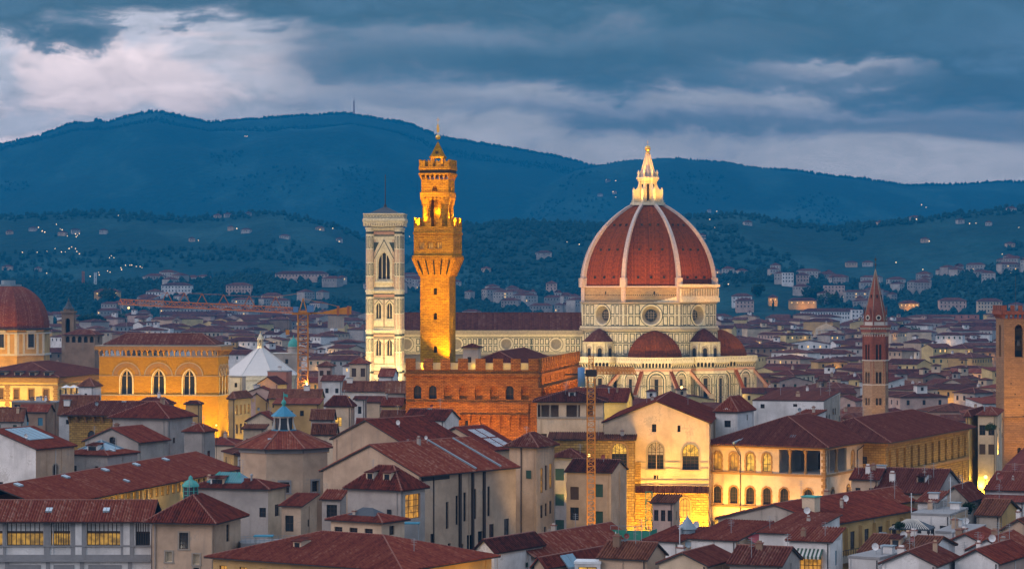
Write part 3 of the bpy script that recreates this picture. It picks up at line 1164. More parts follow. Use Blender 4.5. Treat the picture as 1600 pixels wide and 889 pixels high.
# along the skylines
for Dr, Df, Db, tab, rg in RIDGES:
    step = 1.8 if Dr > 6000 else 4.0
    u = -60.0
    while u < 1680:
        for q in range(2):
            D = Dr + rnd.uniform(-140, 40)
            uu = u + rnd.uniform(-2, 2)
            x = wx(uu, D)
            s = rnd.uniform(.6, 1.25) * (1.0 if Dr < 6000 else 1.1)
            hh = rnd.uniform(7, 11) * s
            if noise.noise(Vector((uu / 40., Dr, 0))) > -.5:
                tree_blob(vs, fs, x, D, height(x, D) - 1.5, hh * .42, hh, 0)
        u += step
# over the slopes, thick where the land is wooded
cnt = 0
while cnt < 14000:
    D = 2650 + (rnd.random() ** 1.5) * 5200
    u = rnd.uniform(-60, 1680)
    x = wx(u, D)
    nn = noise.fractal(Vector((x / 260., D / 420., 7.7)), 0.9, 2.0, 4)
    near = D < 4300
    right = u > 690
    if nn + (0.16 if D < 3300 else (-0.08 if near else -0.3)) < 0:
        continue
    h = rnd.uniform(5, 10)
    tree_blob(vs, fs, x, D, height(x, D) - 1.2, h * rnd.uniform(.38, .6), h, 0)
    cnt += 1
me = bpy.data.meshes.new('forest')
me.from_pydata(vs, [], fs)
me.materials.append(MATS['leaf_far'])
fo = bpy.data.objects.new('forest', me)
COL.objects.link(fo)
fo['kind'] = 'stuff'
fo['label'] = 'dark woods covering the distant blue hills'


# ------------------------------------------------------------------ shared pieces
def regular(n, r, ph=0.0, cx=0.0, cy=0.0):
    return [(cx + r * math.cos(ph + 2 * math.pi * i / n), cy + r * math.sin(ph + 2 * math.pi * i / n)) for i in range(n)]


def octo(rin, cx=0.0, cy=0.0):
    """octagon with a flat side to the front, starting at the front face's left corner, counter-clockwise"""
    return regular(8, rin / math.cos(math.pi / 8), -math.pi / 2 - math.pi / 8, cx, cy)


def panel(mb, fr, s0, s1, z0, z1, t, m, o=.06):
    for a, b, c, d in ((s0, s1, z0, z0 + t), (s0, s1, z1 - t, z1), (s0, s0 + t, z0 + t, z1 - t), (s1 - t, s1, z0 + t, z1 - t)):
        mb.quad(fr(a, c, o), fr(b, c, o), fr(b, d, o), fr(a, d, o), m)


def strip(mb, fr, s0, s1, z0, z1, m, o=.06, side=True):
    """a raised block on a wall"""
    A = [fr(s0, z0, o), fr(s1, z0, o), fr(s1, z1, o), fr(s0, z1, o)]
    B = [fr(s0, z0, 0), fr(s1, z0, 0), fr(s1, z1, 0), fr(s0, z1, 0)]
    mb.face(A, m)
    if side:
        for i in range(4):
            j = (i + 1) % 4
            mb.face((B[i], B[j], A[j], A[i]), m)


def merlons(mb, fr, L, z, h, w, gap, t, m, swallow=False):
    n = max(2, int((L + gap) / (w + gap)))
    g = (L - n * w) / (n - 1)
    for i in range(n):
        s = i * (w + g)
        if swallow:      # forked swallow-tail merlon
            pts = [(s, z), (s + w, z), (s + w, z + h), (s + w / 2, z + h * .68), (s, z + h)]
        else:
            pts = [(s, z), (s + w, z), (s + w, z + h), (s, z + h)]
        k = len(pts)
        mb.face([fr(a, b, 0) for a, b in pts], m)
        mb.face([fr(a, b, -t) for a, b in reversed(pts)], m)
        for q in range(k):
            a, b = pts[q], pts[(q + 1) % k]
            mb.face((fr(b[0], b[1], 0), fr(a[0], a[1], 0), fr(a[0], a[1], -t), fr(b[0], b[1], -t)), m)


def corbel_row(mb, fr, L, z0, z1, out, n, m, thick=.32, arch=True):
    """row of brackets carrying small arches in front of a wall"""
    p = L / n
    for i in range(n + 1):
        s = i * p
        a, b = max(0, s - thick / 2), min(L, s + thick / 2)
        P = [fr(a, z0, 0.02), fr(b, z0, 0.02), fr(b, z1, out), fr(a, z1, out)]
        mb.face(P, m)
        mb.face((fr(a, z1, 0), fr(a, z0, 0.02), fr(a, z1, out)), m)
        mb.face((fr(b, z0, 0.02), fr(b, z1, 0), fr(b, z1, out)), m)
    if arch:
        for i in range(n):
            s0, s1 = i * p + thick / 2, (i + 1) * p - thick / 2
            c, r = (s0 + s1) / 2, (s1 - s0) / 2
            k = 6
            pts = [(c - r * math.cos(math.pi * j / k), z1 - r + r * math.sin(math.pi * j / k)) for j in range(k + 1)]
            for (a, za), (b, zb_) in zip(pts, pts[1:]):
                mb.face((fr(a, za, out), fr(b, zb_, out), fr(b, z1 + .02, out), fr(a, z1 + .02, out)), m)
                mb.face((fr(b, zb_, out), fr(a, za, out), fr(a, za, 0), fr(b, zb_, 0)), m)


def floodk(k, loc, tgt, e, *a, **kw):
    return flood(loc, tgt, e * k, *a, **kw)


WARM = (1.0, 0.66, 0.25)
AMBER = (1.0, 0.50, 0.012)
CREAM = (1.0, 0.70, 0.27)

# ------------------------------------------------------------------ cathedral
DX, DY = wx(1012, 1035), 1035.0
cath = thing('cathedral', 'great white and green marble cathedral with an enormous ribbed red dome', 'cathedral', (DX, DY, 0))
TAKEN += [(DX, DY, 42), (DX - 45, DY, 24), (DX - 80, DY, 24), (DX, DY - 30, 20), (DX + 34, DY, 20)]
RI = 25.9
Z0, ZB, ZT, ZS = 39.2, 40.3, 49.4, 56.3       # lower cornice, drum base, panel top, dome springing


def face_frames(rin, cx=0.0, cy=0.0):
    o = octo(rin, cx, cy)
    L = math.hypot(o[1][0] - o[0][0], o[1][1] - o[0][1])
    return [(Frame(o[i], math.atan2(o[(i + 1) % 8][1] - o[i][1], o[(i + 1) % 8][0] - o[i][0])), L) for i in range(8)]


MM = ['marble_white', 'marble_green', 'marble_grime', 'drum_rubble', 'marble_pink']
# lower body of the octagon
mb = MB()
mb.prism(octo(RI + 1.4), 0, Z0, 0)
for i in (7, 0, 1, 2):
    fr, L = face_frames(RI + 1.4)[i]
    for zz, hh in ((28.6, .5), (33.6, .35), (38.0, .3)):
        strip(mb, fr, 0, L, zz, zz + hh, 1, .12)
    for k in range(9):
        s = L * (k + .5) / 9
        for za, zb_ in ((29.4, 33.3), (34.2, 37.7)):
            panel(mb, fr, s - .95, s + .95, za, zb_, .34, 1)
mb.prism(octo(RI + 2.1), Z0 - .5, Z0 + .45, 2, bottom=True)
mb.prism(octo(RI + 1.7), Z0 + .45, ZB, 0)
mb.build('octagon_body', MM, cath)
# drum with its round windows
mb = MB()
frs = face_frames(RI + .9)
for i in range(8):
    fr, L = frs[i]
    vis = i in (7, 0, 1)
    zc = (ZB + ZT) / 2 - .1
    ops = [(L / 2, zc - 3.95, 7.9, 7.9, 'o')] if vis else []
    wall_face(mb, fr, [(0, ZB), (L, ZB), (L, ZT), (0, ZT)], ops, .05, 0)
    if not vis:
        continue
    for sg in (-1, 1):
        for k, off in enumerate((5.55, 8.05)):
            c = L / 2 + sg * off
            for za, zb_ in ((ZB + .45, ZB + 4.2), (ZB + 4.75, ZT - .55)):
                panel(mb, fr, c - .98, c + .98, za, zb_, .34, 1)
        c = L / 2 + sg * 10.1
        for za, zb_ in ((ZB + .45, ZB + 4.2), (ZB + 4.75, ZT - .55)):
            panel(mb, fr, c - .45, c + .45, za, zb_, .2, 1)
            strip(mb, fr, c - .25, c + .25, za + .2, zb_ - .2, 2, .05)
    strip(mb, fr, 0, L, ZB + .05, ZB + .3, 1, .08)
    strip(mb, fr, 0, L, ZT - .32, ZT - .08, 1, .08)
mb.prism(octo(RI + 1.35), ZT, ZT + .55, 2, bottom=True)
drum = mb.build('drum', MM, cath)
for i in (7, 0, 1):
    fr, L = frs[i]
    zc = (ZB + ZT) / 2 - .1
    mo = MB()
    N = 28
    rings = [(4.6, .02), (4.6, .05), (4.3, .05), (4.3, .4), (3.9, .4), (3.6, -.1), (2.5, -2.2), (2.4, -2.2)]
    for (r0, o0), (r1, o1) in zip(rings, rings[1:]):
        for k in range(N):
            t0, t1 = 2 * math.pi * k / N, 2 * math.pi * (k + 1) / N
            q = [fr(L / 2 + r0 * math.cos(t0), zc + r0 * math.sin(t0), o0), fr(L / 2 + r0 * math.cos(t1), zc + r0 * math.sin(t1), o0),
                 fr(L / 2 + r1 * math.cos(t1), zc + r1 * math.sin(t1), o1), fr(L / 2 + r1 * math.cos(t0), zc + r1 * math.sin(t0), o1)]
            mo.face(q, 4 if r0 > 4.4 or r0 == 4.6 else (1 if r0 < 3.8 else 0))
    mo.face([fr(L / 2 + 2.2 * math.cos(2 * math.pi * k / N), zc + 2.2 * math.sin(2 * math.pi * k / N), -2.12) for k in range(N)], 3)
    for k in range(-1, 2):
        mo.bar(fr(L / 2 + k * 1.0, zc - 1.9, -2.1), fr(L / 2 + k * 1.0, zc + 1.9, -2.1), .08, 2)
        mo.bar(fr(L / 2 - 1.9, zc + k * 1.0, -2.1), fr(L / 2 + 1.9, zc + k * 1.0, -2.1), .08, 2)
    mo.face([fr(L / 2 + 4.3 * math.cos(2 * math.pi * k / N), zc + 4.3 * math.sin(2 * math.pi * k / N), .36) for k in range(N)][:0] or
            [fr(L / 2, zc, -2.16), fr(L / 2 + .1, zc, -2.16), fr(L / 2, zc + .1, -2.16)], 3)
    mo.build('round_window', ['marble_white', 'marble_grime', 'marble_grime', 'glass_dark', 'marble_green'], drum)
# unfinished masonry band with the one finished gallery
mb = MB()
mb.prism(octo(RI + .35), ZT + .55, ZS, 0)
for i in (7, 0):
    fr, L = face_frames(RI + .35)[i]
    for k in range(26):
        s = L * (k + .5) / 26
        strip(mb, fr, s - .16, s + .16, 52.5, 52.9, 1, .02)
    strip(mb, fr, 0, L, ZS - .55, ZS, 2, .35)
    strip(mb, fr, L * .54, L * .57, 53.0, 54.2, 1, .02)
    n0 = 7
    for k in range(n0):       # toothed edge where the facing stops
        f0 = k / n0
        if i == 0:
            strip(mb, fr, L * (.55 + .45 * f0), L * (.55 + .45 * (f0 + 1 / n0)), ZT + .55, ZT + .75 + 2.4 * f0, 3, .3)
for (i, w2, w3) in ((7, 0, 0), (0, 0, 0), (1, 0, 0)):
    fr, L = face_frames(RI + .35)[i]
    strip(mb, fr, -.9, .9, ZT + .55, ZS + .2, 2, .5)
    strip(mb, fr, L - .9, L + .9, ZT + .55, ZS + .2, 2, .5)
mb.build('masonry_band', ['drum_rubble', 'void', 'marble_rib', 'marble_white'], cath)
mb = MB()
fr, L = face_frames(RI + 1.2)[1]
strip(mb, fr, -.2, L + .4, ZT + .55, 51.6, 0, 1.2)
strip(mb, fr, -.2, L + .4, 55.9, 57.0, 0, 1.3)
n = 15
for k in range(n + 1):
    s = L * k / n
    strip(mb, fr, s - .2, s + .2, 52.3, 55.2, 0, .9)
for k in range(n):
    s0, s1 = L * k / n + .2, L * (k + 1) / n - .2
    c, r = (s0 + s1) / 2, (s1 - s0) / 2
    pts = [(c - r * math.cos(math.pi * j / 6), 55.2 + r * math.sin(math.pi * j / 6)) for j in range(7)]
    for (a, za), (b, zb_) in zip(pts, pts[1:]):
        mb.face((fr(a, za, .9), fr(b, zb_, .9), fr(b, 55.95, .9), fr(a, 55.95, .9)), 0)
strip(mb, fr, 0, L, 51.6, 52.3, 0, .95)
strip(mb, fr, 0, L, 52.3, 55.9, 1, .1)
mb.build('arcade_gallery', ['marble_white', 'marble_grime'], cath)

# the dome: eight pointed sails between marble ribs
H_D = 89.6 - ZS


def dome_r(t):
    """inradius of the sails at height fraction t: arc of the pointed fifth"""
    d = 2 * RI
    rad = 0.8 * d
    c = rad - RI
    zz = t * H_D * 1.0
    k = H_D / math.sqrt(rad * rad - (c + 4.4) ** 2)
    return math.sqrt(max(0.0, rad * rad - (zz / k) ** 2)) - c


NZ = 16
mb = MB()
for i in range(8):
    for j in range(NZ):
        ra, rb = dome_r(j / NZ), dome_r((j + 1) / NZ)
        za, zb_ = ZS + H_D * j / NZ, ZS + H_D * (j + 1) / NZ
        oa, ob = octo(ra), octo(rb)
        k = (i + 1) % 8
        mb.face(((oa[i][0], oa[i][1], za), (oa[k][0], oa[k][1], za), (ob[k][0], ob[k][1], zb_), (ob[i][0], ob[i][1], zb_)), 0)
# small round vents in three tiers
for i in (7, 0, 1):
    for t in (.10, .43, .73):
        r = dome_r(t)
        fr, L = face_frames(r + .06)[i]
        for q in (-1, 0, 1):
            s, z = L / 2 + q * L * .24, ZS + H_D * t
            mb.box(*(lambda P: (P[0] - .45, P[0] + .45, P[1] - .5, P[1] + .3, z - .35, z + .5))(fr(s, z, 0)), 1)
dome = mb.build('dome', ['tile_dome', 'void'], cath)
for i in range(8):
    mb = MB()
    th = -math.pi / 2 - math.pi / 8 + i * math.pi / 4
    u, v = (math.cos(th), math.sin(th)), (-math.sin(th), math.cos(th))
    for j in range(NZ):
        P = []
        for t in (j / NZ, (j + 1) / NZ):
            R0 = dome_r(t) / math.cos(math.pi / 8)
            z = ZS + H_D * t
            w = .85 - .35 * t
            P.append([(u[0] * (R0 + o) + v[0] * sgn * w, u[1] * (R0 + o) + v[1] * sgn * w, z + o * .5) for o, sgn in ((-.6, -1), (.95, -1), (.95, 1), (-.6, 1))])
        a, b = P
        for q in range(3):
            mb.face((a[q], a[q + 1], b[q + 1], b[q]) if False else (a[q + 1], a[q], b[q], b[q + 1]), 0)
    R0 = dome_r(0) / math.cos(math.pi / 8)
    c = (u[0] * (R0 + .1), u[1] * (R0 + .1))
    mb.prism([(c[0] + u[0] * a + v[0] * b, c[1] + u[1] * a + v[1] * b) for a, b in ((-1, -1.2), (1.3, -1.2), (1.3, 1.2), (-1, 1.2))], ZS - .5, ZS + 3.2, 0)
    mb.build('rib', 'marble_rib', dome)
# lantern
mb = MB()
ZL = 89.6
mb.prism(octo(6.9), ZL - .8, ZL + .3, 0, bottom=True)
for i in range(24):
    t = 2 * math.pi * i / 24
    mb.bar((6.5 * math.cos(t), 6.5 * math.sin(t), ZL + .3), (6.5 * math.cos(t), 6.5 * math.sin(t), ZL + 1.4), .09, 0)
mb.prism(octo(3.1), ZL, 99.2, 0)
frl = face_frames(3.1)
for i in range(8):
    fr, L = frl[i]
    strip(mb, fr, L / 2 - .5, L / 2 + .5, ZL + 1.0, 97.4, 1, .05)
    strip(mb, fr, -.35, .35, ZL, 98.6, 0, .55)
mb.prism(octo(4.0), 98.6, 99.4, 0, bottom=True)
mb.prism(octo(4.5), 99.4, 100.2, 0, bottom=True)
for i in range(8):            # volute buttresses
    th = -math.pi / 2 + i * math.pi / 4 + math.pi / 8
    u, v = (math.cos(th), math.sin(th)), (-math.sin(th), math.cos(th))
    prof = [(3.2, ZL), (6.4, ZL), (6.4, 94.2), (6.0, 94.9), (5.2, 95.2), (4.4, 96.0), (3.9, 97.3), (3.2, 97.6)]
    for sg in (-.42, .42):
        f = [(u[0] * r + v[0] * sg, u[1] * r + v[1] * sg, z) for r, z in prof]
        mb.face(f if sg < 0 else list(reversed(f)), 0)
    for (r0, z0), (r1, z1) in zip(prof[1:], prof[2:]):
        mb.face([(u[0] * r + v[0] * sg, u[1] * r + v[1] * sg, z) for r, z, sg in ((r0, z0, -.42), (r0, z0, .42), (r1, z1, .42), (r1, z1, -.42))], 0)
    c = (u[0] * 4.0, u[1] * 4.0)
    mb.lathe(c[0], c[1], [(.42, 100.2), (.5, 100.7), (.25, 101.2), (.55, 101.9), (.3, 102.6), (0, 103.2)], 8, 0)
    e = (u[0] * 6.1, u[1] * 6.1)
    mb.lathe(e[0], e[1], [(.4, 94.2), (.5, 95.0), (.2, 95.6), (0, 96.2)], 8, 0)
prof = [(3.5, 100.2), (3.3, 101.8), (2.6, 103.4), (1.75, 106.4), (1.05, 109.3), (.85, 109.6)]
mb.lathe(0, 0, prof, 8, 2, smooth=False)
for i in range(8):
    th = -math.pi / 2 + math.pi / 8 + i * math.pi / 4
    for (r0, z0), (r1, z1) in zip(prof, prof[1:]):
        mb.bar((r0 * math.cos(th), r0 * math.sin(th), z0), (r1 * math.cos(th), r1 * math.sin(th), z1), .17, 0)
mb.lathe(0, 0, [(.7, 109.3), (1.0, 109.8), (.9, 110.4), (.35, 110.7)], 12, 3)
lant = mb.build('lantern', ['marble_white', 'void', 'marble_rib', 'gold'], cath)
mb = MB()
mb.lathe(0, 0, [(.02, 110.5)] + [(1.2 * math.sin(math.pi * k / 12), 111.8 - 1.2 * math.cos(math.pi * k / 12)) for k in range(1, 12)] + [(0.0, 113.0)], 16, 0)
mb.bar((0, 0, 112.9), (0, 0, 115.2), .09, 0)
mb.bar((-.55, 0, 114.3), (.55, 0, 114.3), .08, 0)
mb.build('orb', 'gold', lant)

# nave
NX0, NX1 = wx(584, 1020) - DX, -RI * .9
mb = MB()
FRN = Frame((NX0, -11.5), 0.0)
LN = NX1 - NX0
bay = 19.9
oc = [(wx(869, 1020) - DX - NX0) - bay * k for k in range(-0, 5)]
oc = [s for s in oc if 5 < s < LN - 3]
zc = wz(538, 1020)
wall_face(mb, FRN, [(0, 0), (LN, 0), (LN, 38.6), (0, 38.6)], [(s, zc - 2.1, 4.2, 4.2, 'o') for s in oc], .9, 0)
strip(mb, FRN, 0, LN, 37.0, 38.6, 2, .9)
strip(mb, FRN, 0, LN, 36.2, 37.0, 0, .5)
strip(mb, FRN, 0, LN, 35.6, 35.9, 1, .1)
strip(mb, FRN, 0, LN, 29.6, 29.9, 1, .1)
strip(mb, FRN, 0, LN, 28.7, 29.3, 2, .3)
k = LN
n = int(LN / 2.05)
for i in range(n):
    s = LN * (i + .5) / n
    if any(abs(s - o) < 3.0 for o in oc):
        continue
    pil = any(abs(abs(s - o) - bay / 2) < 1.1 for o in oc)
    for za, zb_ in ((30.1, 32.5), (32.9, 35.3)):
        panel(mb, FRN, s - .76, s + .76, za, zb_, .29, 1)
        if pil:
            strip(mb, FRN, s - .3, s + .3, za + .3, zb_ - .3, 1, .05)
for s in oc:
    N = 24
    for (r0, o0), (r1, o1) in zip([(2.75, .05), (2.75, .3), (2.1, .3)], [(2.75, .3), (2.1, .3), (2.1, -.85)]):
        for q in range(N):
            t0, t1 = 2 * math.pi * q / N, 2 * math.pi * (q + 1) / N
            mb.face([FRN(s + r * math.cos(t), zc + r * math.sin(t), o) for r, o, t in ((r0, o0, t0), (r0, o0, t1), (r1, o1, t1), (r1, o1, t0))], 0)
    for q in range(N):
        t0, t1 = 2 * math.pi * q / N, 2 * math.pi * (q + 1) / N
        mb.face([FRN(s + r * math.cos(t), zc + r * math.sin(t), .07) for r, t in ((2.95, t0), (2.95, t1), (2.75, t1), (2.75, t0))], 1)
nav = mb.build('nave_wall', MM, cath)
for s in oc:
    mo = MB()
    mo.face([(2.1 * math.cos(2 * math.pi * q / 24), 0, 2.1 * math.sin(2 * math.pi * q / 24)) for q in range(24)], 0)
    for a in range(-2, 3):
        w = math.sqrt(2.1 ** 2 - (a * .7) ** 2)
        mo.bar((a * .7, -.05, -w), (a * .7, -.05, w), .05, 1)
        mo.bar((-w, -.05, a * .7), (w, -.05, a * .7), .05, 1)
    o = mo.build('round_window', ['stone_trim', 'marble_grime'], nav)
    o.location = FRN(s, zc, -.8)
mb = MB()
gable_roof(mb, NX0, NX1, -11.5, 11.5, 38.7, 6.6, 'x', .3)
mb.build('nave_roof', ['tile_far', 'tile_far', 'gutter'], cath)
# aisle below
mb = MB()
FRA = Frame((NX0, -21.5), 0.0)
mb.face([FRA(0, 0), FRA(LN, 0), FRA(LN, 26.0), FRA(0, 26.0)], 0)
mb.quad(FRA(0, 26.0), FRA(LN, 26.0), (NX1, -11.5, 28.6), (NX0, -11.5, 28.6), 3)
strip(mb, FRA, 0, LN, 25.0, 26.2, 2, .8)
corbel_row(mb, FRA, LN, 23.6, 25.0, .7, int(LN / 1.3), 0, .35)
for i in range(int(LN / 2.2)):
    s = 1.1 + 2.2 * i
    for za, zb_ in ((14, 18), (18.6, 22.6)):
        panel(mb, FRA, s - .8, s + .8, za, zb_, .22, 1)
mb.build('aisle_wall', MM + ['tile_far'], cath)


def apse_body(cx, cy, rg, faces):
    """polygonal apse wall with blind arches, a corbelled gallery and parapet"""
    mb = MB()
    mb.prism(octo(rg, cx, cy), 0, 26.3, 0)
    ff = face_frames(rg, cx, cy)
    for i in faces:
        fr, L = ff[i]
        corbel_row(mb, fr, L, 24.4, 26.3, 1.1, max(5, int(L / 1.25)), 0, .4)
        strip(mb, fr, 0, L, 24.1, 24.4, 1, .1)
        strip(mb, fr, 0, L, 24.5, 26.25, 3, .03, False)  # dark strip painted in for the shade behind the gallery brackets
        strip(mb, fr, 0, L, 22.9, 23.9, 4, .05, False)
        for zz in (12.5, 17.2, 21.5):
            strip(mb, fr, 0, L, zz, zz + .25, 1, .08)
        c = L / 2
        na = 16
        for r0, r1, o, mm in ((2.9, 3.5, .35, 0), (3.5, 3.9, .1, 1), (2.5, 2.9, .1, 1)):
            r0, r1 = r0 * L / 11.5, r1 * L / 11.5
            pts = [(math.cos(math.pi * k / na), math.sin(math.pi * k / na)) for k in range(na + 1)]
            for (a, b), (a2, b2) in zip(pts, pts[1:]):
                mb.face([fr(c + r * x, 19.4 + r * y, o) for r, x, y in ((r0, a, b), (r1, a, b), (r1, a2, b2), (r0, a2, b2))], mm)
            for sg in (-1, 1):
                a, b = sorted((c + sg * r0, c + sg * r1))
                strip(mb, fr, a, b, 8, 19.4, mm, o)
        strip(mb, fr, c - .75, c + .75, 10, 20.0, 3, .04)
        strip(mb, fr, c - 2.2 * L / 11.5, c + 2.2 * L / 11.5, 8, 21.2, 2, .02, False)
        for sg in (-1, 1):
            for za, zb_ in ((8, 12.2), (13, 17.0), (17.7, 21.2)):
                s = c + sg * L * .42
                panel(mb, fr, s - .5, s + .5, za, zb_, .18, 1)
    mb.prism(octo(rg + 1.2, cx, cy), 26.3, 27.0, 0, bottom=True)
    og = octo(rg + 1.1, cx, cy)
    for i in range(8):
        a, b = og[i], og[(i + 1) % 8]
        fr = Frame(a, math.atan2(b[1] - a[1], b[0] - a[0]))
        L = math.hypot(b[0] - a[0], b[1] - a[1])
        mb.quad(fr(0, 27.0), fr(L, 27.0), fr(L, 28.5), fr(0, 28.5), 0)
        strip(mb, fr, 0, L, 28.2, 28.5, 0, .12)
        nn = int(L / .9)
        for k in range(nn):
            s = L * (k + .5) / nn
            strip(mb, fr, s - .14, s + .14, 27.3, 28.0, 2, .04, False)
    return mb


def tribune(cx, cy, rr, rg, faces, door):
    """apse: half dome over a polygonal body with a corbelled gallery and blind arches"""
    mb = apse_body(cx, cy, rg, faces)
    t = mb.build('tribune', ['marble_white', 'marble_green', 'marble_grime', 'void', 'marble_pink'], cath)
    mb = MB()
    n = 8
    prof = [(1.0, 0), (.985, .13), (.93, .30), (.83, .48), (.68, .66), (.48, .82), (.22, .95), (.06, 1.0)]
    for (f0, h0), (f1, h1) in zip(prof, prof[1:]):
        a, b = octo(rr * f0, cx, cy), octo(rr * f1, cx, cy)
        mb.frustum(a, b, 28.0 + 11.0 * h0, 28.0 + 11.0 * h1, 0)
    mb.prism(octo(rr + .35, cx, cy), 27.0, 28.1, 1)
    mb.build('half_dome', ['tile_dome', 'marble_white'], t)
    for th in door:
        u, v = (math.cos(th), math.sin(th)), (-math.sin(th), math.cos(th))
        r0, r1 = rg + .3, rg + 9.5
        m2 = MB()
        P = [[(cx + u[0] * r + v[0] * sg, cy + u[1] * r + v[1] * sg, z) for sg in (-.75, .75)] for r, z in ((r0, 24.0), (r1, 14.0), (r1, 12.6), (r0, 22.4))]
        for a in range(4):
            b = (a + 1) % 4
            m2.face((P[a][0], P[b][0], P[b][1], P[a][1]), 0 if a == 0 else 1)
        m2.face([P[a][0] for a in (3, 2, 1, 0)], 1)
        m2.face([P[a][1] for a in range(4)], 1)
        m2.prism([(cx + u[0] * r + v[0] * sg, cy + u[1] * r + v[1] * sg) for r, sg in ((r1 - .6, -1.1), (r1 + 1.2, -1.1), (r1 + 1.2, 1.1), (r1 - .6, 1.1))], 0, 14.2, 2)
        m2.build('flying_buttress', ['tile_dome', 'marble_pink', 'marble_grime'], t)


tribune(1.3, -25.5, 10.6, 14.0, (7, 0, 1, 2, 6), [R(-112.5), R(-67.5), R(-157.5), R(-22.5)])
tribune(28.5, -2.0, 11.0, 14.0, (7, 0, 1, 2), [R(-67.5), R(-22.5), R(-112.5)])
for cx, cy in ((-20.3, -20.3), (21.2, -20.3)):
    rb = 6.0
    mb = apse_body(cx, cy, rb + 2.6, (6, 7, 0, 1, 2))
    mb.lathe(cx, cy, [(rb, 27.2), (rb, 33.6), (rb + .5, 33.8), (rb + .5, 34.3), (rb, 34.3)], 24, 0, smooth=False)
    for k in range(7):
        th = -math.pi / 2 + (k - 3) * math.pi / 4.3
        fr = Frame((cx + rb * math.cos(th) + math.sin(th) * 2.1, cy + rb * math.sin(th) - math.cos(th) * 2.1), th + math.pi / 2)
        o = outline('a', 2.6, 4.6)
        mb.face([fr(2.1 + x, 28.2 + z, .16) for x, z in o], 2)
        o2 = outline('a', 1.6, 3.5)
        mb.face([fr(2.1 + x, 28.4 + z, .20) for x, z in o2], 3)
        for e in (0.35, 3.85):
            strip(mb, fr, e - .25, e + .25, 27.4, 33.6, 0, .5)
    mb2 = MB()
    mb2.lathe(cx, cy, [(rb + .7, 34.3), (rb * .75, 36.3), (rb * .4, 38.2), (.3, 39.4)], 20, 0)
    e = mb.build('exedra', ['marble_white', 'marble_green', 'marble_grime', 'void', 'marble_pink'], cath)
    mb2.build('roof', 'tile_far', e)

# floodlights on the cathedral
for x in (-120, -95, -68, -42):
    floodk(.66, (DX + x, DY - 46, 20), (DX + x + 6, DY - 12, 33), 1.5, CREAM, 100)
for x, z in ((-32, 16), (-12, 18), (12, 18), (34, 16)):
    floodk(.66, (DX + x * 1.25, DY - 62, z), (DX + x * .7, DY - 24, 42), 1.5, CREAM, 80)
for x in (-26, 0, 26):
    floodk(.66, (DX + x * 1.15, DY - 50, 8), (DX + x, DY - 26, 26), 1.3, CREAM, 100)
for sg in (-1, 1):
    flood((DX + sg * 15, DY - 62, 22), (DX + sg * 8, DY - 22, 74), 3.4, (1.0, 0.40, 0.05), 34, .8)
    flood((DX + sg * 50, DY - 50, 24), (DX + sg * 19, DY - 14, 72), 2.6, (1.0, 0.40, 0.05), 36, .8)
floodk(.66, (DX + 50, DY - 30, 18), (DX + 34, DY - 8, 30), 1.4, WARM, 90)
floodk(.66, (DX - 7, DY - 13, 90.6), (DX - 1.5, DY - 2, 100), 5.5, (1, .50, .07), 80, rad=.2)
floodk(.66, (DX + 7, DY - 13, 90.6), (DX + 1.5, DY - 2, 100), 5.5, (1, .50, .07), 80, rad=.2)
floodk(.66, (DX + 3, DY - 5.4, 101), (DX, DY, 110), 5.0, (1, .50, .07), 60, rad=.1)
floodk(.66, (DX - 3, DY - 5.4, 101), (DX, DY, 110), 5.0, (1, .50, .07), 60, rad=.1)

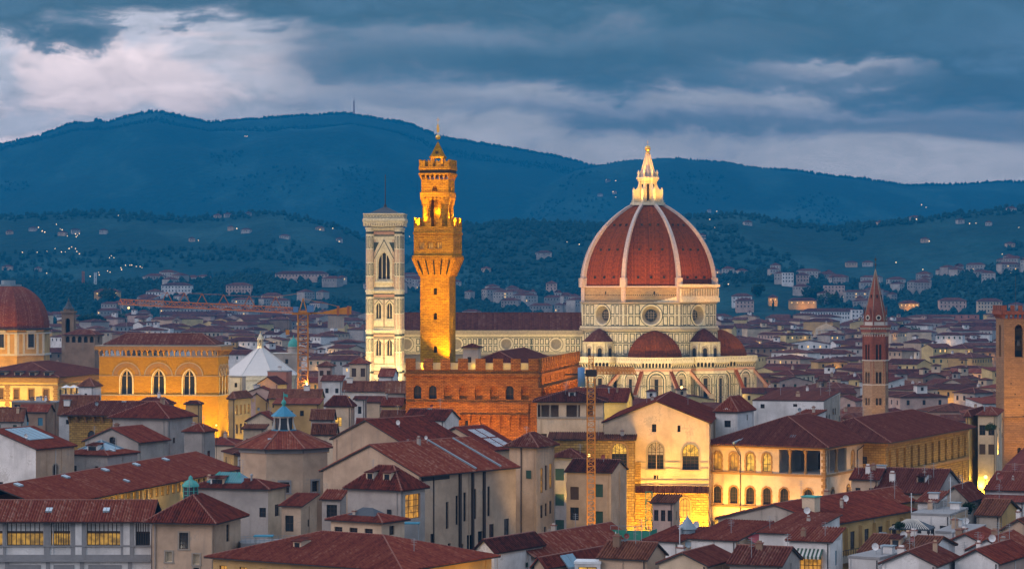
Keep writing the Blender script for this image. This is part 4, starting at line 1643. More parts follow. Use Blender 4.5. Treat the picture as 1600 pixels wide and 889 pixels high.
# ------------------------------------------------------------------ bell tower
D = 1000.0
TX, TY = wx(600.5, D), D + 7.5
tower = thing('bell_tower', 'tall square bell tower of white, green and pink marble beside the cathedral', 'bell tower', (TX, TY, 0), R(-2))
TAKEN.append((TX, TY, 12))
HW = 5.7
frs = [Frame((-HW, -HW), 0), Frame((HW, -HW), R(90)), Frame((-HW, HW), R(-90)), Frame((HW, HW), R(180))]
L = 2 * HW
stages = [(0, 24.5), (24.5, 39.0), (39.0, 54.5), (54.5, 79.0)]
mb = MB()
wins = []
for fi, fr in enumerate(frs):
    for si, (za, zb_) in enumerate(stages):
        if si == 0:
            ops = []
        elif si < 3:
            ops = [(L / 2 - 2.15, za + 4.4, 2.3, 6.6, 'p'), (L / 2 + 2.15, za + 4.4, 2.3, 6.6, 'p')]
        else:
            ops = [(L / 2, za + 4.2, 5.0, 11.0, 'p')]
        if fi == 3:
            ops = []
        wall_face(mb, fr, [(0, za), (L, za), (L, zb_), (0, zb_)], ops, .9, 0)
        wins += [(fr, o, si) for o in ops]
        strip(mb, fr, -.6, L + .6, zb_ - .5, zb_, 0, .9)
        strip(mb, fr, 0, L, zb_ - 1.5, zb_ - 1.2, 1, .1)
        strip(mb, fr, 0, L, zb_ - 2.6, zb_ - 1.55, 4, .05)
        strip(mb, fr, 0, L, zb_ - 2.9, zb_ - 2.65, 1, .1)
        if si == 0:
            for k in range(7):
                panel(mb, fr, 1.2 + k * 1.3, 2.3 + k * 1.3, 8, 20, .2, 1)
            continue
        panel(mb, fr, 1.3, L - 1.3, za + 1.0, zb_ - 3.1, .3, 1)
        if si < 3:
            strip(mb, fr, L / 2 - .14, L / 2 + .14, za + 1.2, zb_ - 3.2, 1, .07)
            for c in (L / 2 - 2.15, L / 2 + 2.15):
                panel(mb, fr, c - 1.9, c + 1.9, za + 1.6, zb_ - 3.5, .16, 4)
                a, b = zb_ - 5.4, zb_ - 3.4
                for sg in (-1, 1):
                    mb.face([fr(c + sg * x, z, .1) for x, z in ((1.75, a), (1.45, a), (0, b - .35), (0, b))], 1)
                    strip(mb, fr, *sorted((c + sg * 1.35, c + sg * 1.6)), za + 3.4, a, 0, .35)
                strip(mb, fr, c - 1.6, c + 1.6, za + 3.2, za + 3.7, 0, .4)
            for sg in (-1, 1):
                s = L / 2 + sg * 4.3
                panel(mb, fr, s - .42, s + .42, za + 2, zb_ - 4, .15, 4)
        else:
            c = L / 2
            for k in range(3):
                for sg in (-1, 1):
                    s = c + sg * (3.55 + .85 * k * .9)
                    for q in range(4):
                        panel(mb, fr, s - .36, s + .36, za + 1.5 + 4.7 * q, za + 5.8 + 4.7 * q, .2, 1 if k % 2 else 4)
            a, b = za + 12.4, za + 19.4
            for sg in (-1, 1):
                mb.face([fr(c + sg * x, z, .3) for x, z in ((3.7, a), (3.1, a), (0, b - 1.2), (0, b))], 0)
                mb.face([fr(c + sg * x, z, .2) for x, z in ((4.0, a), (3.7, a), (0, b), (0, b + .6))], 1)
                strip(mb, fr, *sorted((c + sg * 2.7, c + sg * 3.2)), za + 3.4, a, 0, .5)
                mb.face([fr(c + sg * x, z, .12) for x, z in ((2.0, b - .6), (4.2, b - 5.2), (4.2, b - .6))], 1)
            strip(mb, fr, c - 3.4, c + 3.4, za + 2.8, za + 3.7, 0, .6)
    # corner buttresses
for sx in (-1, 1):
    for sy in (-1, 1):
        poly = regular(8, 1.6, math.pi / 8, sx * (HW - .1), sy * (HW - .1))
        mb.prism(poly, 0, 79.0, 0)
        for za, zb_ in stages:
            q = regular(8, 1.85, math.pi / 8, sx * (HW - .1), sy * (HW - .1))
            mb.prism(q, zb_ - .55, zb_ + .15, 0, bottom=True)
            mb.prism(regular(8, 1.66, math.pi / 8, sx * (HW - .1), sy * (HW - .1)), zb_ - 2.4, zb_ - 1.5, 1, bottom=True)
            if za == 0:
                continue
            n = 4 if zb_ - za > 20 else 2
            hh = (zb_ - za - 3.2) / n
            pol = regular(8, 1.6, math.pi / 8, sx * (HW - .1), sy * (HW - .1))
            for i in range(8):
                a, b = pol[i], pol[(i + 1) % 8]
                if (a[1] + b[1]) / 2 * 1 > sy * (HW - .1) + .8 and sy < 0:
                    continue
                fr = Frame(a, math.atan2(b[1] - a[1], b[0] - a[0]))
                l2 = math.hypot(b[0] - a[0], b[1] - a[1])
                for q2 in range(n):
                    panel(mb, fr, .2, l2 - .2, za + .6 + hh * q2, za + hh * (q2 + 1) - .1, .26, 1 if q2 % 2 else 4, .04)
MT = ['marble_white', 'marble_green', 'marble_grime', 'void', 'marble_pink']
sh = mb.build('shaft', MT, tower)
for fr, o, si in wins:
    put_win(tower, fr, o[0], o[1], o[2], o[3], 'p', 'trifora' if si == 3 else 'bifora2', .85)
mb = MB()
E = HW + 2.2
ring = [(-E, -E), (E, -E), (E, E), (-E, E)]
inner = [(-HW - .4, -HW - .4), (HW + .4, -HW - .4), (HW + .4, HW + .4), (-HW - .4, HW + .4)]
mb.frustum(inner, ring, 79.0, 81.6, 0)
for a, b in zip(ring, ring[1:] + ring[:1]):
    fr = Frame(a, math.atan2(b[1] - a[1], b[0] - a[0]))
    Lr = math.hypot(b[0] - a[0], b[1] - a[1])
    for k in range(17):
        s = Lr * (k + .5) / 17
        strip(mb, fr, s - .22, s + .22, 79.6, 81.6, 0, .1)
        strip(mb, fr, s + .26, s + .66, 79.8, 81.4, 2, -.5, False)
    corbel_row(mb, fr, Lr, 80.6, 81.7, .35, 17, 0, .3)
mb.prism([(x * 1.04, y * 1.04) for x, y in ring], 81.6, 82.6, 0, bottom=True)
mb.prism(ring, 82.6, 84.4, 0)
for a, b in zip(ring, ring[1:] + ring[:1]):
    fr = Frame(a, math.atan2(b[1] - a[1], b[0] - a[0]))
    for k in range(14):
        s = 2 * E * (k + .5) / 14
        panel(mb, fr, s - .42, s + .42, 82.9, 84.0, .14, 1)
    strip(mb, fr, 0, 2 * E, 84.2, 84.6, 0, .2)
mb.build('cornice', MT, tower)
mb = MB()
mb.cone([(-6.4, -6.4), (6.4, -6.4), (6.4, 6.4), (-6.4, 6.4)], 84.45, (0, 0, 87.6), 0)
rf = mb.build('roof', 'slate', tower)
mb = MB()
mb.lathe(0, 0, [(.8, 86.9), (.5, 88.0), (.3, 88.5), (.2, 89.0), (.16, 100.0), (0, 100.1)], 8, 0)
mb.build('flagpole', 'gutter', rf)
for x in (-13, 9):
    floodk(1.0, (TX + x, TY - 44, 13), (TX + x * .15, TY - 7, 42), 1.8, CREAM, 75)
floodk(1.0, (TX - 4, TY - 30, 12), (TX, TY - 7, 22), 1.6, (1.0, .74, .34), 80)
floodk(1.0, (TX + 2, TY - 46, 10), (TX, TY - 7, 66), 1.2, CREAM, 60)

# ------------------------------------------------------------------ town hall with its clock-less shaft tower
H = House('town_hall', 'battlemented brown stone town hall block under the tall lit tower', 'town hall', 634, 841, 905, 578, 600, -9)
ze = H.ze
BZ = lambda y: wz(y, 600)
ops_f = [(H.w * (k + .5) / 8 * .93 + H.w * .03, BZ(624), 1.9, BZ(603) - BZ(624), 'a', 'solid' if k not in (0, 1, 6) else 'dark') for k in range(8)]


def hall_extra(mb, s):
    zt = s.ze
    for fr, L, dp in ((s.front, s.w, 1), (s.right, s.d, 1)):
        strip(mb, fr, -.4, L + .4, zt - 1.6, zt - .95, 0, .45)
        merlons(mb, Frame(fr(0, 0, .25)[:2], fr.a), L, zt, 2.6, 2.3, 1.7, .7, 0)
        strip(mb, fr, 0, L, BZ(630), BZ(628), 0, .35)
        strip(mb, fr, 0, L, BZ(590), BZ(588.5), 0, .25)
    strip(mb, s.front, s.w * .4, s.w * .93, BZ(648), BZ(630), 0, .55)
    f2 = Frame(s.front(s.w * .41, 0, 0)[:2], 0.0)
    corbel_row(mb, f2, s.w * .52, BZ(678), BZ(648), 1.0, 7, 0, .5)
    corbel_row(mb, s.right, s.d, BZ(628), BZ(606), .9, 14, 0, .45)
    mb.box(-s.w / 2 + 1, s.w / 2 - 1, -s.d / 2 + 3.6, -s.d / 2 + 4.0, zt - .6, zt + 1.5, 1)
    # wall walk behind the battlements
    mb.quad((-s.w / 2, -s.d / 2, zt - .6), (s.w / 2, -s.d / 2, zt - .6), (s.w / 2, s.d / 2, zt - .6), (-s.w / 2, s.d / 2, zt - .6), 1)


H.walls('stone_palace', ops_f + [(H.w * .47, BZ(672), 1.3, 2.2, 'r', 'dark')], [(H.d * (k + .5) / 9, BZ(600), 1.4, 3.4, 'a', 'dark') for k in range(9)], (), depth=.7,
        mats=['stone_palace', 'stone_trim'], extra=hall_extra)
mb = MB()
hip_roof(mb, -H.w / 2 + 13, H.w / 2 - 4, -H.d / 2 + 5, H.d / 2 - 14, ze + .6, 3.2)
mb.build('roof', ['tile_dark', 'ridge_tile', 'gutter'], H.root)
mb = MB()
x0, y0 = -H.w / 2 + 13.2, -H.d / 2 + 3
mb.box(x0, x0 + 3.6, y0, y0 + 4, ze - .6, ze + 5.0, 0)
hip_roof(mb, x0 - .5, x0 + 4.1, y0 - .5, y0 + 4.5, ze + 5.0, .9, mt=1, mr=None, me=2)
mb.box(x0 + 1.1, x0 + 2.0, y0 - .04, y0 + .2, ze + 1.6, ze + 2.9, 3)
mb.build('stair_turret', ['plaster_grey', 'tile_dark', 'gutter', 'void'], H.root)

D = 612.0
sc = D / FL
PZ = lambda y: wz(y, D)
TXh, TYh = wx(683.5, D), D + 4.5
pt = thing('watch_tower', 'slender lit stone tower with two battlemented tiers rising from the town hall', 'tower', (TXh, TYh, 0), R(-11))
a = 3.55
sq = lambda r: [(-r, -r), (r, -r), (r, r), (-r, r)]
fr4 = lambda r: [Frame((-r, -r), 0), Frame((r, -r), R(90)), Frame((r, r), R(180)), Frame((-r, r), R(-90))]
mb = MB()
for i, fr in enumerate(fr4(a)):
    ops = []
    if i == 0:
        ops = [(2 * a * .52, PZ(y) - .8, .85, 1.6, 's') for y in (455, 494, 546)]
    if i == 1:
        ops = [(a, PZ(505) - .9, .5, 2.0, 'r')]
    wall_face(mb, fr, [(0, 30), (2 * a, 30), (2 * a, PZ(432)), (0, PZ(432))], ops, .6, 0)
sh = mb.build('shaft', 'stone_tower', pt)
for y in (455, 494, 546):
    put_win(pt, fr4(a)[0], 2 * a * .52, PZ(y) - .8, .85, 1.6, 's', 'void', .55)
put_win(pt, fr4(a)[1], a, PZ(505) - .9, .5, 2.0, 'r', 'void', .55)
# corbelled gallery
b = 4.85
mb = MB()
z0, z1, z2 = PZ(433), PZ(401), PZ(354)
for i, (fr, f2) in enumerate(zip(fr4(a), fr4(b))):
    mb.quad(fr(0, z0), fr(2 * a, z0), f2(2 * b, z1), f2(0, z1), 0)
    for k in range(6):
        t = k / 5
        A, B = Vector(fr(2 * a * t, z0 + .3, .05)), Vector(f2(2 * b * t, z1 - .2, .35))
        mb.bar(A, B, .30, 0)
    for k in range(5):
        t = (k + .5) / 5
        mb.bar(Vector(fr(2 * a * t, z0 + .6, .02)), Vector(f2(2 * b * t, z1 - 1.0, .02)), .22, 1)
    for k in range(5):          # little pointed arches between the brackets
        s0, s1 = 2 * b * k / 5 + .2, 2 * b * (k + 1) / 5 - .2
        c = (s0 + s1) / 2
        for sg in (s0, s1):
            mb.face([f2(sg, z1 - 1.6, .3), f2(c, z1 - .1, .3), f2(sg, z1 - .1, .3)] if sg == s0 else [f2(c, z1 - .1, .3), f2(sg, z1 - 1.6, .3), f2(sg, z1 - .1, .3)], 0)
    strip(mb, f2, 0, 2 * b, z1 - .15, z1 + .25, 0, .4)
    ops = [(2 * b * t, PZ(389), 1.35, 1.7, 'r') for t in (.20, .42, .64)] if i in (0, 2) else [(2 * b * t, PZ(389), .8, 1.6, 'r') for t in (.3, .55, .8)]
    wall_face(mb, f2, [(0, z1), (2 * b, z1), (2 * b, z2), (0, z2)], ops, .6, 0)
    strip(mb, f2, -.1, 2 * b + .1, PZ(366), PZ(363), 0, .18)
    merlons(mb, f2, 2 * b, z2, PZ(340) - z2, 1.45, .8, .55, 0, True)
mb.quad((-b, -b, z2 - .4), (b, -b, z2 - .4), (b, b, z2 - .4), (-b, b, z2 - .4), 0)
gal = mb.build('gallery', ['stone_tower', 'void'], pt)
for t in (.20, .42, .64):
    put_win(pt, fr4(b)[0], 2 * b * t, PZ(389), 1.35, 1.7, 'r', 'stone_lit', .5)
for t in (.3, .55, .8):
    put_win(pt, fr4(b)[1], 2 * b * t, PZ(389), .8, 1.6, 'r', 'void', .5)
# bell chamber on four stout columns
c = 3.35
mb = MB()
z3, z4, z5, z6 = PZ(354) - .4, PZ(310), PZ(280), PZ(265)
for sx in (-1, 1):
    for sy in (-1, 1):
        mb.lathe(sx * (c - 1.0), sy * (c - 1.0), [(1.25, z3), (1.0, z3 + .8), (.95, z4 - 1.6), (1.3, z4 - .6), (1.35, z4)], 14, 0)
mb.box(-.8, .8, -.8, .8, z3, z4, 0)
for i, fr in enumerate(fr4(c)):
    o = outline('p', 3.3, 4.2)
    wall_face(mb, fr, [(0, z4 - 2.6), (2 * c, z4 - 2.6), (2 * c, PZ(302)), (0, PZ(302))], [], .6, 0) if False else None
    # pointed arch head over the opening
    s0 = c - 1.65
    pts = [(c + x, z4 - 4.2 + 1.3 + z) for x, z in o if z > .1]
    zl = z4 - 2.9 + 1.3 - .0
    zt = PZ(302)
    left = [p for p in pts if p[0] <= c + 1e-6]
    rightp = [p for p in pts if p[0] >= c - 1e-6]
    zb0 = min(p[1] for p in pts)
    mb.face([fr(c + 1.65, zb0), fr(2 * c, zb0), fr(2 * c, zt), fr(c, zt)] + [fr(*p) for p in sorted(rightp, key=lambda p: -p[1])][:-1], 0)
    mb.face([fr(0, zb0), fr(c - 1.65, zb0)] + [fr(*p) for p in sorted(left, key=lambda p: p[1])][1:] + [fr(c, zt), fr(0, zt)], 0)
    strip(mb, fr, -.15, 2 * c + .15, PZ(308), PZ(300), 0, .28)
    for k in range(7):
        s = 2 * c * (k + .5) / 7
        strip(mb, fr, s - .25, s + .25, PZ(312), PZ(308), 0, .3)
    wall_face(mb, fr, [(0, zt), (2 * c, zt), (2 * c, z5), (0, z5)], [(c, PZ(300), 1.2, 1.6, 'p')] if i < 2 else [], .5, 0)
    f3 = Frame(fr(-.25, 0, .3)[:2], fr.a)
    corbel_row(mb, fr, 2 * c, PZ(281), PZ(273), .55, 6, 0, .3)
    strip(mb, f3, 0, 2 * c + .5, PZ(273), PZ(270), 0, .3)
    strip(mb, f3, 0, 2 * c + .5, PZ(270), PZ(265), 1, .1)
    strip(mb, f3, -.1, 2 * c + .6, PZ(265), PZ(260), 0, .25)
    merlons(mb, Frame(f3(0, 0, .2)[:2], fr.a), 2 * c + .5, PZ(260), PZ(249) - PZ(260), 1.25, .65, .45, 0, True)
q = c + .3
mb.prism(sq(q), PZ(273), PZ(261), 0)
mb.build('bell_chamber', ['stone_tower', 'void'], pt)
mb = MB()
mb.lathe(0, 0, [(.9, z4 - 2.7), (.8, z4 - 2.2), (.55, z4 - 1.2), (.3, z4 - .8)], 12, 0)
mb.build('bell', 'bronze', pt)
mb = MB()
for sx in (-1, 1):
    for sy in (-1, 1):
        mb.bar((sx * 1.5, sy * 1.5, PZ(261)), (sx * 1.25, sy * 1.25, PZ(245)), .28, 0)
mb.prism(sq(1.75), PZ(246), PZ(243.5), 0, bottom=True)
mb.cone(sq(1.6), PZ(243.5), (0, 0, PZ(219)), 1)
mb.box(-.35, .35, -1.35, -1.0, PZ(241), PZ(235), 2)
mb.lathe(0, 0, [(.02, PZ(216.5))] + [(.62 * math.sin(math.pi * k / 8), PZ(213) - .62 * math.cos(math.pi * k / 8)) for k in range(1, 8)] + [(0, PZ(213) + .62)], 12, 3)
sp = mb.build('spire', ['stone_tower', 'stone_tower', 'void', 'gold'], pt)
mb = MB()
mb.bar((0, 0, PZ(210)), (0, 0, PZ(182)), .07, 0)
mb.face([(x, -.06, PZ(y)) for x, y in ((-.25, 206), (.3, 205), (.35, 199), (.15, 196), (.2, 193), (-.2, 193), (-.35, 199))], 0)
mb.face([(x, .06, PZ(y)) for x, y in reversed(((-.25, 206), (.3, 205), (.35, 199), (.15, 196), (.2, 193), (-.2, 193), (-.35, 199)))], 0)
mb.bar((-.45, 0, PZ(186)), (.45, 0, PZ(186)), .06, 0)
mb.build('weathervane', 'gold', sp)
# its lights: on the roof walk, on the gallery, in the belfry
lz = H.zb + H.ze
for dx, dy in ((-3.2, -8.5), (3.5, -8.0), (9.5, -1.5)):
    floodk(1.7, (TXh + dx, TYh + dy, lz - .3), (TXh + dx * .18, TYh + dy * .25, 54), 3.9, AMBER, 75, rad=.3)
floodk(1.7, (TXh - 3, TYh - 24, lz - 1), (TXh, TYh - 4, 68), 2.6, AMBER, 60)
floodk(1.7, (TXh + 21, TYh - 10, lz - 1), (TXh + 4, TYh, 66), 2.0, AMBER, 60)
for dx, dy in ((-4.6, -4.6), (4.6, -4.6), (4.8, 2.0)):
    floodk(1.7, (TXh + dx * 1.0, TYh + dy * 1.0, PZ(352)), (TXh + dx * .45, TYh + dy * .45, PZ(285)), 4.0, AMBER, 110, rad=.15)
glow_point((TXh, TYh - 1.3, PZ(330)), 3.0, 3.5, AMBER, .2)
floodk(1.7, (TXh - 7, TYh - 12, PZ(352)), (TXh, TYh - 3, PZ(262)), 2.6, AMBER, 60)
floodk(1.7, (TXh, TYh - 2.9, PZ(259)), (TXh, TYh, PZ(232)), 3.5, AMBER, 100, rad=.1)
for k in range(7):
    p = H.loc(-H.w / 2 + H.w * (k + .7) / 8 + 1.2, -H.d / 2 + 2.3, H.ze + .7)
    glow_point(p, 2.6, 1.8, (1.0, .58, .06), .2)
p = H.loc(H.w / 2 + 26, -10, 14)
for yy, zz in ((-26, 26), (-6, 26), (14, 26)):
    floodk(1.7, H.loc(H.w / 2 + 17, yy, 22), H.loc(H.w / 2, yy + 6, 33), 4.0, (1, .43, .02), 100)
for xx, e in ((-15, 1.6), (-4, 3.4), (9, 2.8)):
    floodk(1.7, H.loc(xx, -H.d / 2 - 16, 11), H.loc(xx + 1, -H.d / 2, 26), e, (1, .42, .05), 80, .9)

# ------------------------------------------------------------------ grain hall with pointed two-light windows
D = 770.0
OZ = lambda y: wz(y, D)
H = House('grain_hall', 'tall square golden stone hall with three white traceried windows', 'church', 155, 341, 357, 558, D, -7)
zt = OZ(558)
front = [(wx(p, D) - wx(156, D), OZ(618), 3.7, OZ(577) - OZ(618), 'p', 'bifora') for p in (200, 251.5, 300.5)]
right = [(H.d * f, OZ(618), 3.0, OZ(577) - OZ(618), 'p', 'bifora') for f in (.22, .5, .78)]


def hall2(mb, s):
    for fr, L in ((s.front, s.w), (s.right, s.d)):
        strip(mb, fr, -.2, L + .2, OZ(618.8), OZ(617), 1, .25)
        strip(mb, fr, 0, L, OZ(587.8), OZ(587), 1, .12)
        strip(mb, fr, 0, L, OZ(558), OZ(556.5), 1, .2)
        corbel_row(mb, fr, L, OZ(557), OZ(547), 1.1, int(L / 1.65), 2, .42)
        n = 3
        for k in range(n):
            c = front[k][0] if fr is s.front else s.d * (.22, .5, .78)[k]
            r0 = 4.1 if fr is s.front else 3.4
            na = 14
            for ra, rb, o, mm in ((r0, r0 + .32, .14, 1), (r0 - 1.3, r0, .03, 2)):
                pts = [(math.cos(math.pi * q / na), math.sin(math.pi * q / na)) for q in range(na + 1)]
                for (x, y), (x2, y2) in zip(pts, pts[1:]):
                    mb.face([fr(c + r * xx, OZ(587) + r * 0.92 * yy, o) for r, xx, yy in ((ra, x, y), (rb, x, y), (rb, x2, y2), (ra, x2, y2))], mm)
            w2 = 1.85 if fr is s.front else 1.5
            ol = outline('p', 2 * w2, front[0][3])[1:] + [(-w2, 0)]
            for (x, y), (x2, y2) in zip(ol, ol[1:]):
                k2 = 1.22
                mb.face([fr(c + xx, OZ(618) + yy, .12) for xx, yy in ((x, y), (x * k2, y * 1.03), (x2 * k2, y2 * 1.03), (x2, y2))], 3)
    E = 1.2
    hw, hd = s.w / 2 + E, s.d / 2 + E
    mb.box(-hw, hw, -hd, hd, OZ(547), OZ(541.5), 2)
    mb.box(-hw + .2, hw - .2, -hd + .2, hd - .2, OZ(541.5), OZ(539.5), 1)


H.ze = zt
H.walls('stone_hall', front, right, (), depth=.6, mats=['stone_hall', 'stone_trim', 'stone_ochre', 'marble_white'], extra=hall2)
mb = MB()
hip_roof(mb, -H.w / 2 + 1.0, H.w / 2 - 1.0, -H.d / 2 + 1, H.d / 2 - 1, OZ(539.5), 3.2)
mb.build('roof', ['tile_dark', 'ridge_tile', 'gutter'], H.root)
for xx in (-17, -8.5, 0, 8.5, 17):
    floodk(1.6, H.loc(xx, -H.d / 2 - 7.5, 5), H.loc(xx * .97, -H.d / 2, 24), 3.0, AMBER, 95, rad=.3)
floodk(1.6, H.loc(0, -H.d / 2 - 30, 14), H.loc(0, -H.d / 2, 34), .6, AMBER, 80)
for yy in (-9, 8):
    floodk(1.6, H.loc(H.w / 2 + 9, yy, 6), H.loc(H.w / 2, yy, 24), 4.2, (1.0, .62, .1), 100)

# ------------------------------------------------------------------ baptistery roof
D = 1000.0
bx, by = wx(401, D), D + 15
bt = thing('baptistery', 'white pyramidal marble roof of the octagonal baptistery topped by a small lantern', 'baptistery', (bx, by, 0))
TAKEN.append((bx, by, 20))
mb = MB()
mb.prism(octo(13.6), 0, 19.6, 0)
mb.prism(octo(14.2), 19.6, 21.2, 0, bottom=True)
mb.build('wall', ['marble_white'], bt)
mb = MB()
o = octo(14.6)
mb.frustum(o, octo(.9), 21.2, 32.0, 0, True)
for x, y in o:
    mb.bar((x, y, 21.25), (x * .08, y * .08, 31.95), .16, 0)
mb.build('roof', 'baptistery_white', bt)
mb = MB()
mb.prism(octo(1.25), 31.8, 32.5, 0, bottom=True)
for x, y in octo(.95):
    mb.bar((x, y, 32.5), (x, y, 35.0), .17, 0)
mb.prism(octo(.6), 32.5, 35.0, 1)
mb.prism(octo(1.3), 35.0, 35.4, 0, bottom=True)
mb.cone(octo(1.2), 35.4, (0, 0, 38.0), 0)
mb.lathe(0, 0, [(.05, 37.8), (.25, 38.2), (0, 38.5)], 8, 2)
mb.build('lantern', ['marble_white', 'void', 'gold'], bt)
flood((bx - 4, by - 40, 15), (bx, by - 8, 27), .5, (1.0, .86, .7), 70)
flood((bx - 1.6, by - 3.2, 31.5), (bx, by, 35), 2.0, WARM, 100, rad=.1)

# ------------------------------------------------------------------ brick spire tower
D = 735.0
SZ = lambda y: wz(y, D)
sx_, sy_ = wx(1371, D), D + 4
st = thing('spire_tower', 'slim hexagonal brick tower ending in a pointed red spire', 'tower', (sx_, sy_, 0), R(8))
TAKEN.append((sx_, sy_, 7))


def hexa(r):
    return regular(6, r, -math.pi / 2 - math.pi / 6)


def hexf(r):
    h = hexa(r)
    return [(Frame(h[i], math.atan2(h[(i + 1) % 6][1] - h[i][1], h[(i + 1) % 6][0] - h[i][0])), r) for i in range(6)]


rr = 3.85
mb = MB()
wl = []
for i, (fr, L) in enumerate(hexf(rr)):
    ops = []
    if i in (5, 0, 1, 2):
        for y, hh in ((563, 4.6), (599, 3.3), (633, 2.0)):
            ops.append((L / 2 - .5, SZ(y), .75, hh, 'a' if y != 633 else 'r'))
            ops.append((L / 2 + .5, SZ(y), .75, hh, 'a' if y != 633 else 'r'))
    for za, zb_, mm in ((0, SZ(563), 1), (SZ(563), SZ(523), 0)):
        wall_face(mb, fr, [(0, za), (L, za), (L, zb_), (0, zb_)], [o for o in ops if za <= o[1] < zb_ - .2], .5, mm)
    wl += [(fr, o) for o in ops]
    for y in (564, 602):
        strip(mb, fr, -.1, L + .1, SZ(y), SZ(y - 1.6), 2, .22)
    strip(mb, fr, L * .1, L * .14, SZ(602), SZ(525), 0, .14)
    strip(mb, fr, L * .86, L * .9, SZ(602), SZ(525), 0, .14)
    corbel_row(mb, fr, L, SZ(526), SZ(519), .4, 5, 2, .25)
    f2 = Frame(fr(-.15, 0, .4)[:2], fr.a)
    strip(mb, f2, 0, L + .3, SZ(519), SZ(515), 0, .12)
    corbel_row(mb, f2, L + .3, SZ(516), SZ(512), .3, 6, 2, .2)
mb.prism(hexa(rr + .75), SZ(512), SZ(508.5), 0, bottom=True)
r2 = 3.55
for i, (fr, L) in enumerate(hexf(r2)):
    mb.quad(fr(0, SZ(508.5)), fr(L, SZ(508.5)), fr(L, SZ(503)), fr(0, SZ(503)), 2)
    gp = [(0, SZ(503)), (L, SZ(503)), (L * .93, SZ(500)), (L / 2, SZ(477)), (L * .07, SZ(500))]
    mb.face([fr(s, z, .02) for s, z in gp], 0)
    for q, (s, z, r_) in enumerate(((L / 2, SZ(496.5), .8), (L / 2, SZ(496.5), .5))):
        mb.face([fr(s + r_ * math.cos(2 * math.pi * k / 16), z + r_ * math.sin(2 * math.pi * k / 16), .12 + .04 * q) for k in range(16)], 2 if q == 0 else 3)
    mb.cone([(fr(.0, 0, .1)[0] * .97, fr(.0, 0, .1)[1] * .97), (fr(.5, 0, .1)[0], fr(.5, 0, .1)[1]), (fr(.3, 0, -.4)[0], fr(.3, 0, -.4)[1])], SZ(508), fr(.15, SZ(475), 0), 0)
shf = mb.build('shaft', ['brick_spire', 'stone_spire', 'stone_pale', 'void'], st)
for fr, o in wl:
    put_win(st, fr, o[0], o[1], o[2], o[3], o[4], 'void', .4)
mb = MB()
h = hexa(r2 - .05)
mb.cone(h, SZ(502), (0, 0, SZ(420)), 0)
for x, y in h:
    mb.bar((x, y, SZ(502)), (0, 0, SZ(420)), .12, 1)
for i, (fr, L) in enumerate(hexf(r2)):
    if i in (0, 1, 5):
        t = .47
        c = Vector(fr(L / 2, 0, 0)) * (1 - t)
        z = SZ(502) + (SZ(420) - SZ(502)) * t
        mb.box(c.x - .22, c.x + .22, c.y - .12, c.y + .2, z - .4, z + .5, 2)
mb.lathe(0, 0, [(.12, SZ(421)), (.1, SZ(416)), (.35, SZ(413)), (.1, SZ(411)), (.06, SZ(400)), (0, SZ(399.5))], 8, 3)
mb.box(-.3, .3, -.05, .05, SZ(407), SZ(404), 3)
mb.build('spire', ['brick_spire', 'stone_trim', 'void', 'bronze'], st)
flood((sx_ - 5, sy_ - 22, 10), (sx_, sy_ - 3, 34), 1.1, (1.0, .55, .2), 70)
flood((sx_ + 7, sy_ - 20, 8), (sx_ + 1, sy_ - 3, 26), .4, (1.0, .6, .2), 70)

# ------------------------------------------------------------------ square brick tower at the edge
D = 640.0
KZ = lambda y: wz(y, D)
H = House('keep_tower', 'square brown brick tower with battlements and a tall arched bell opening', 'tower', 1569, 1569, 1618, 498, D, 3, d=8.5)
ops = [(H.w * .47, KZ(558), 2.1, KZ(507) - KZ(558), 'a', None), (H.w * .48, KZ(708), .9, 1.4, 's', 'void')]
ops2 = [(H.d * .5, KZ(558), 2.1, KZ(507) - KZ(558), 'a', None)]


def keep(mb, s):
    for fr, L in ((s.front, s.w), (s.left, s.d), (s.right, s.d)):
        corbel_row(mb, fr, L, KZ(499), KZ(491), .7, 7, 1, .35)
        f2 = Frame(fr(-.5, 0, .7)[:2], fr.a)
        strip(mb, f2, 0, L + 1.0, KZ(491), KZ(486), 1, .12)
        merlons(mb, f2, L + 1.0, KZ(486), KZ(477) - KZ(486), 1.0, .8, .5, 1)
        corbel_row(mb, fr, L, KZ(661), KZ(652), .25, 9, 0, .25)
        strip(mb, fr, 0, L, KZ(693), KZ(691), 0, .12)
        strip(mb, fr, 0, L, KZ(623), KZ(621), 0, .12)
        for q in range(7):
            strip(mb, fr, L * (.2 + .13 * q) % L, (L * (.2 + .13 * q) % L) + .3, KZ(600 + 17 * q), KZ(598 + 17 * q), 2, .01, False)
    mb.box(-s.w / 2 - .6, s.w / 2 + .6, -s.d / 2 - .6, s.d / 2 + .6, KZ(491), KZ(486.2), 1)


H.walls('stone_keep', ops, (), ops2, depth=1.2, mats=['stone_keep', 'brick_spire', 'void'], extra=keep)
mb = MB()
fr = H.front
s = H.w * .47
mb.face([fr(s - 1.05 + x, KZ(558) + z, -1.15) for x, z in ((0, 0), (2.1, 0), (2.1, 7.2), (0, 7.2))], 1)
mb.build('bell_backing', ['void', 'void'], H.root)
mb = MB()
mb.lathe(fr(s, 0, -.7)[0], fr(s, 0, -.7)[1], [(.62, KZ(540)), (.55, KZ(536)), (.3, KZ(532))], 10, 0)
mb.bar(fr(s - 1.0, KZ(531), -.7), fr(s + 1.0, KZ(531), -.7), .12, 0)
mb.build('bell', ['bronze', 'void'], H.root)
mb = MB()
mb.bar((0, 0, KZ(486)), (0, 0, KZ(430)), .06, 0)
mb.build('aerial', 'bronze', H.root)
flood(H.loc(2, -H.d / 2 - 18, 8), H.loc(0, -H.d / 2, 28), 2.2, (1.0, .5, .08), 80)
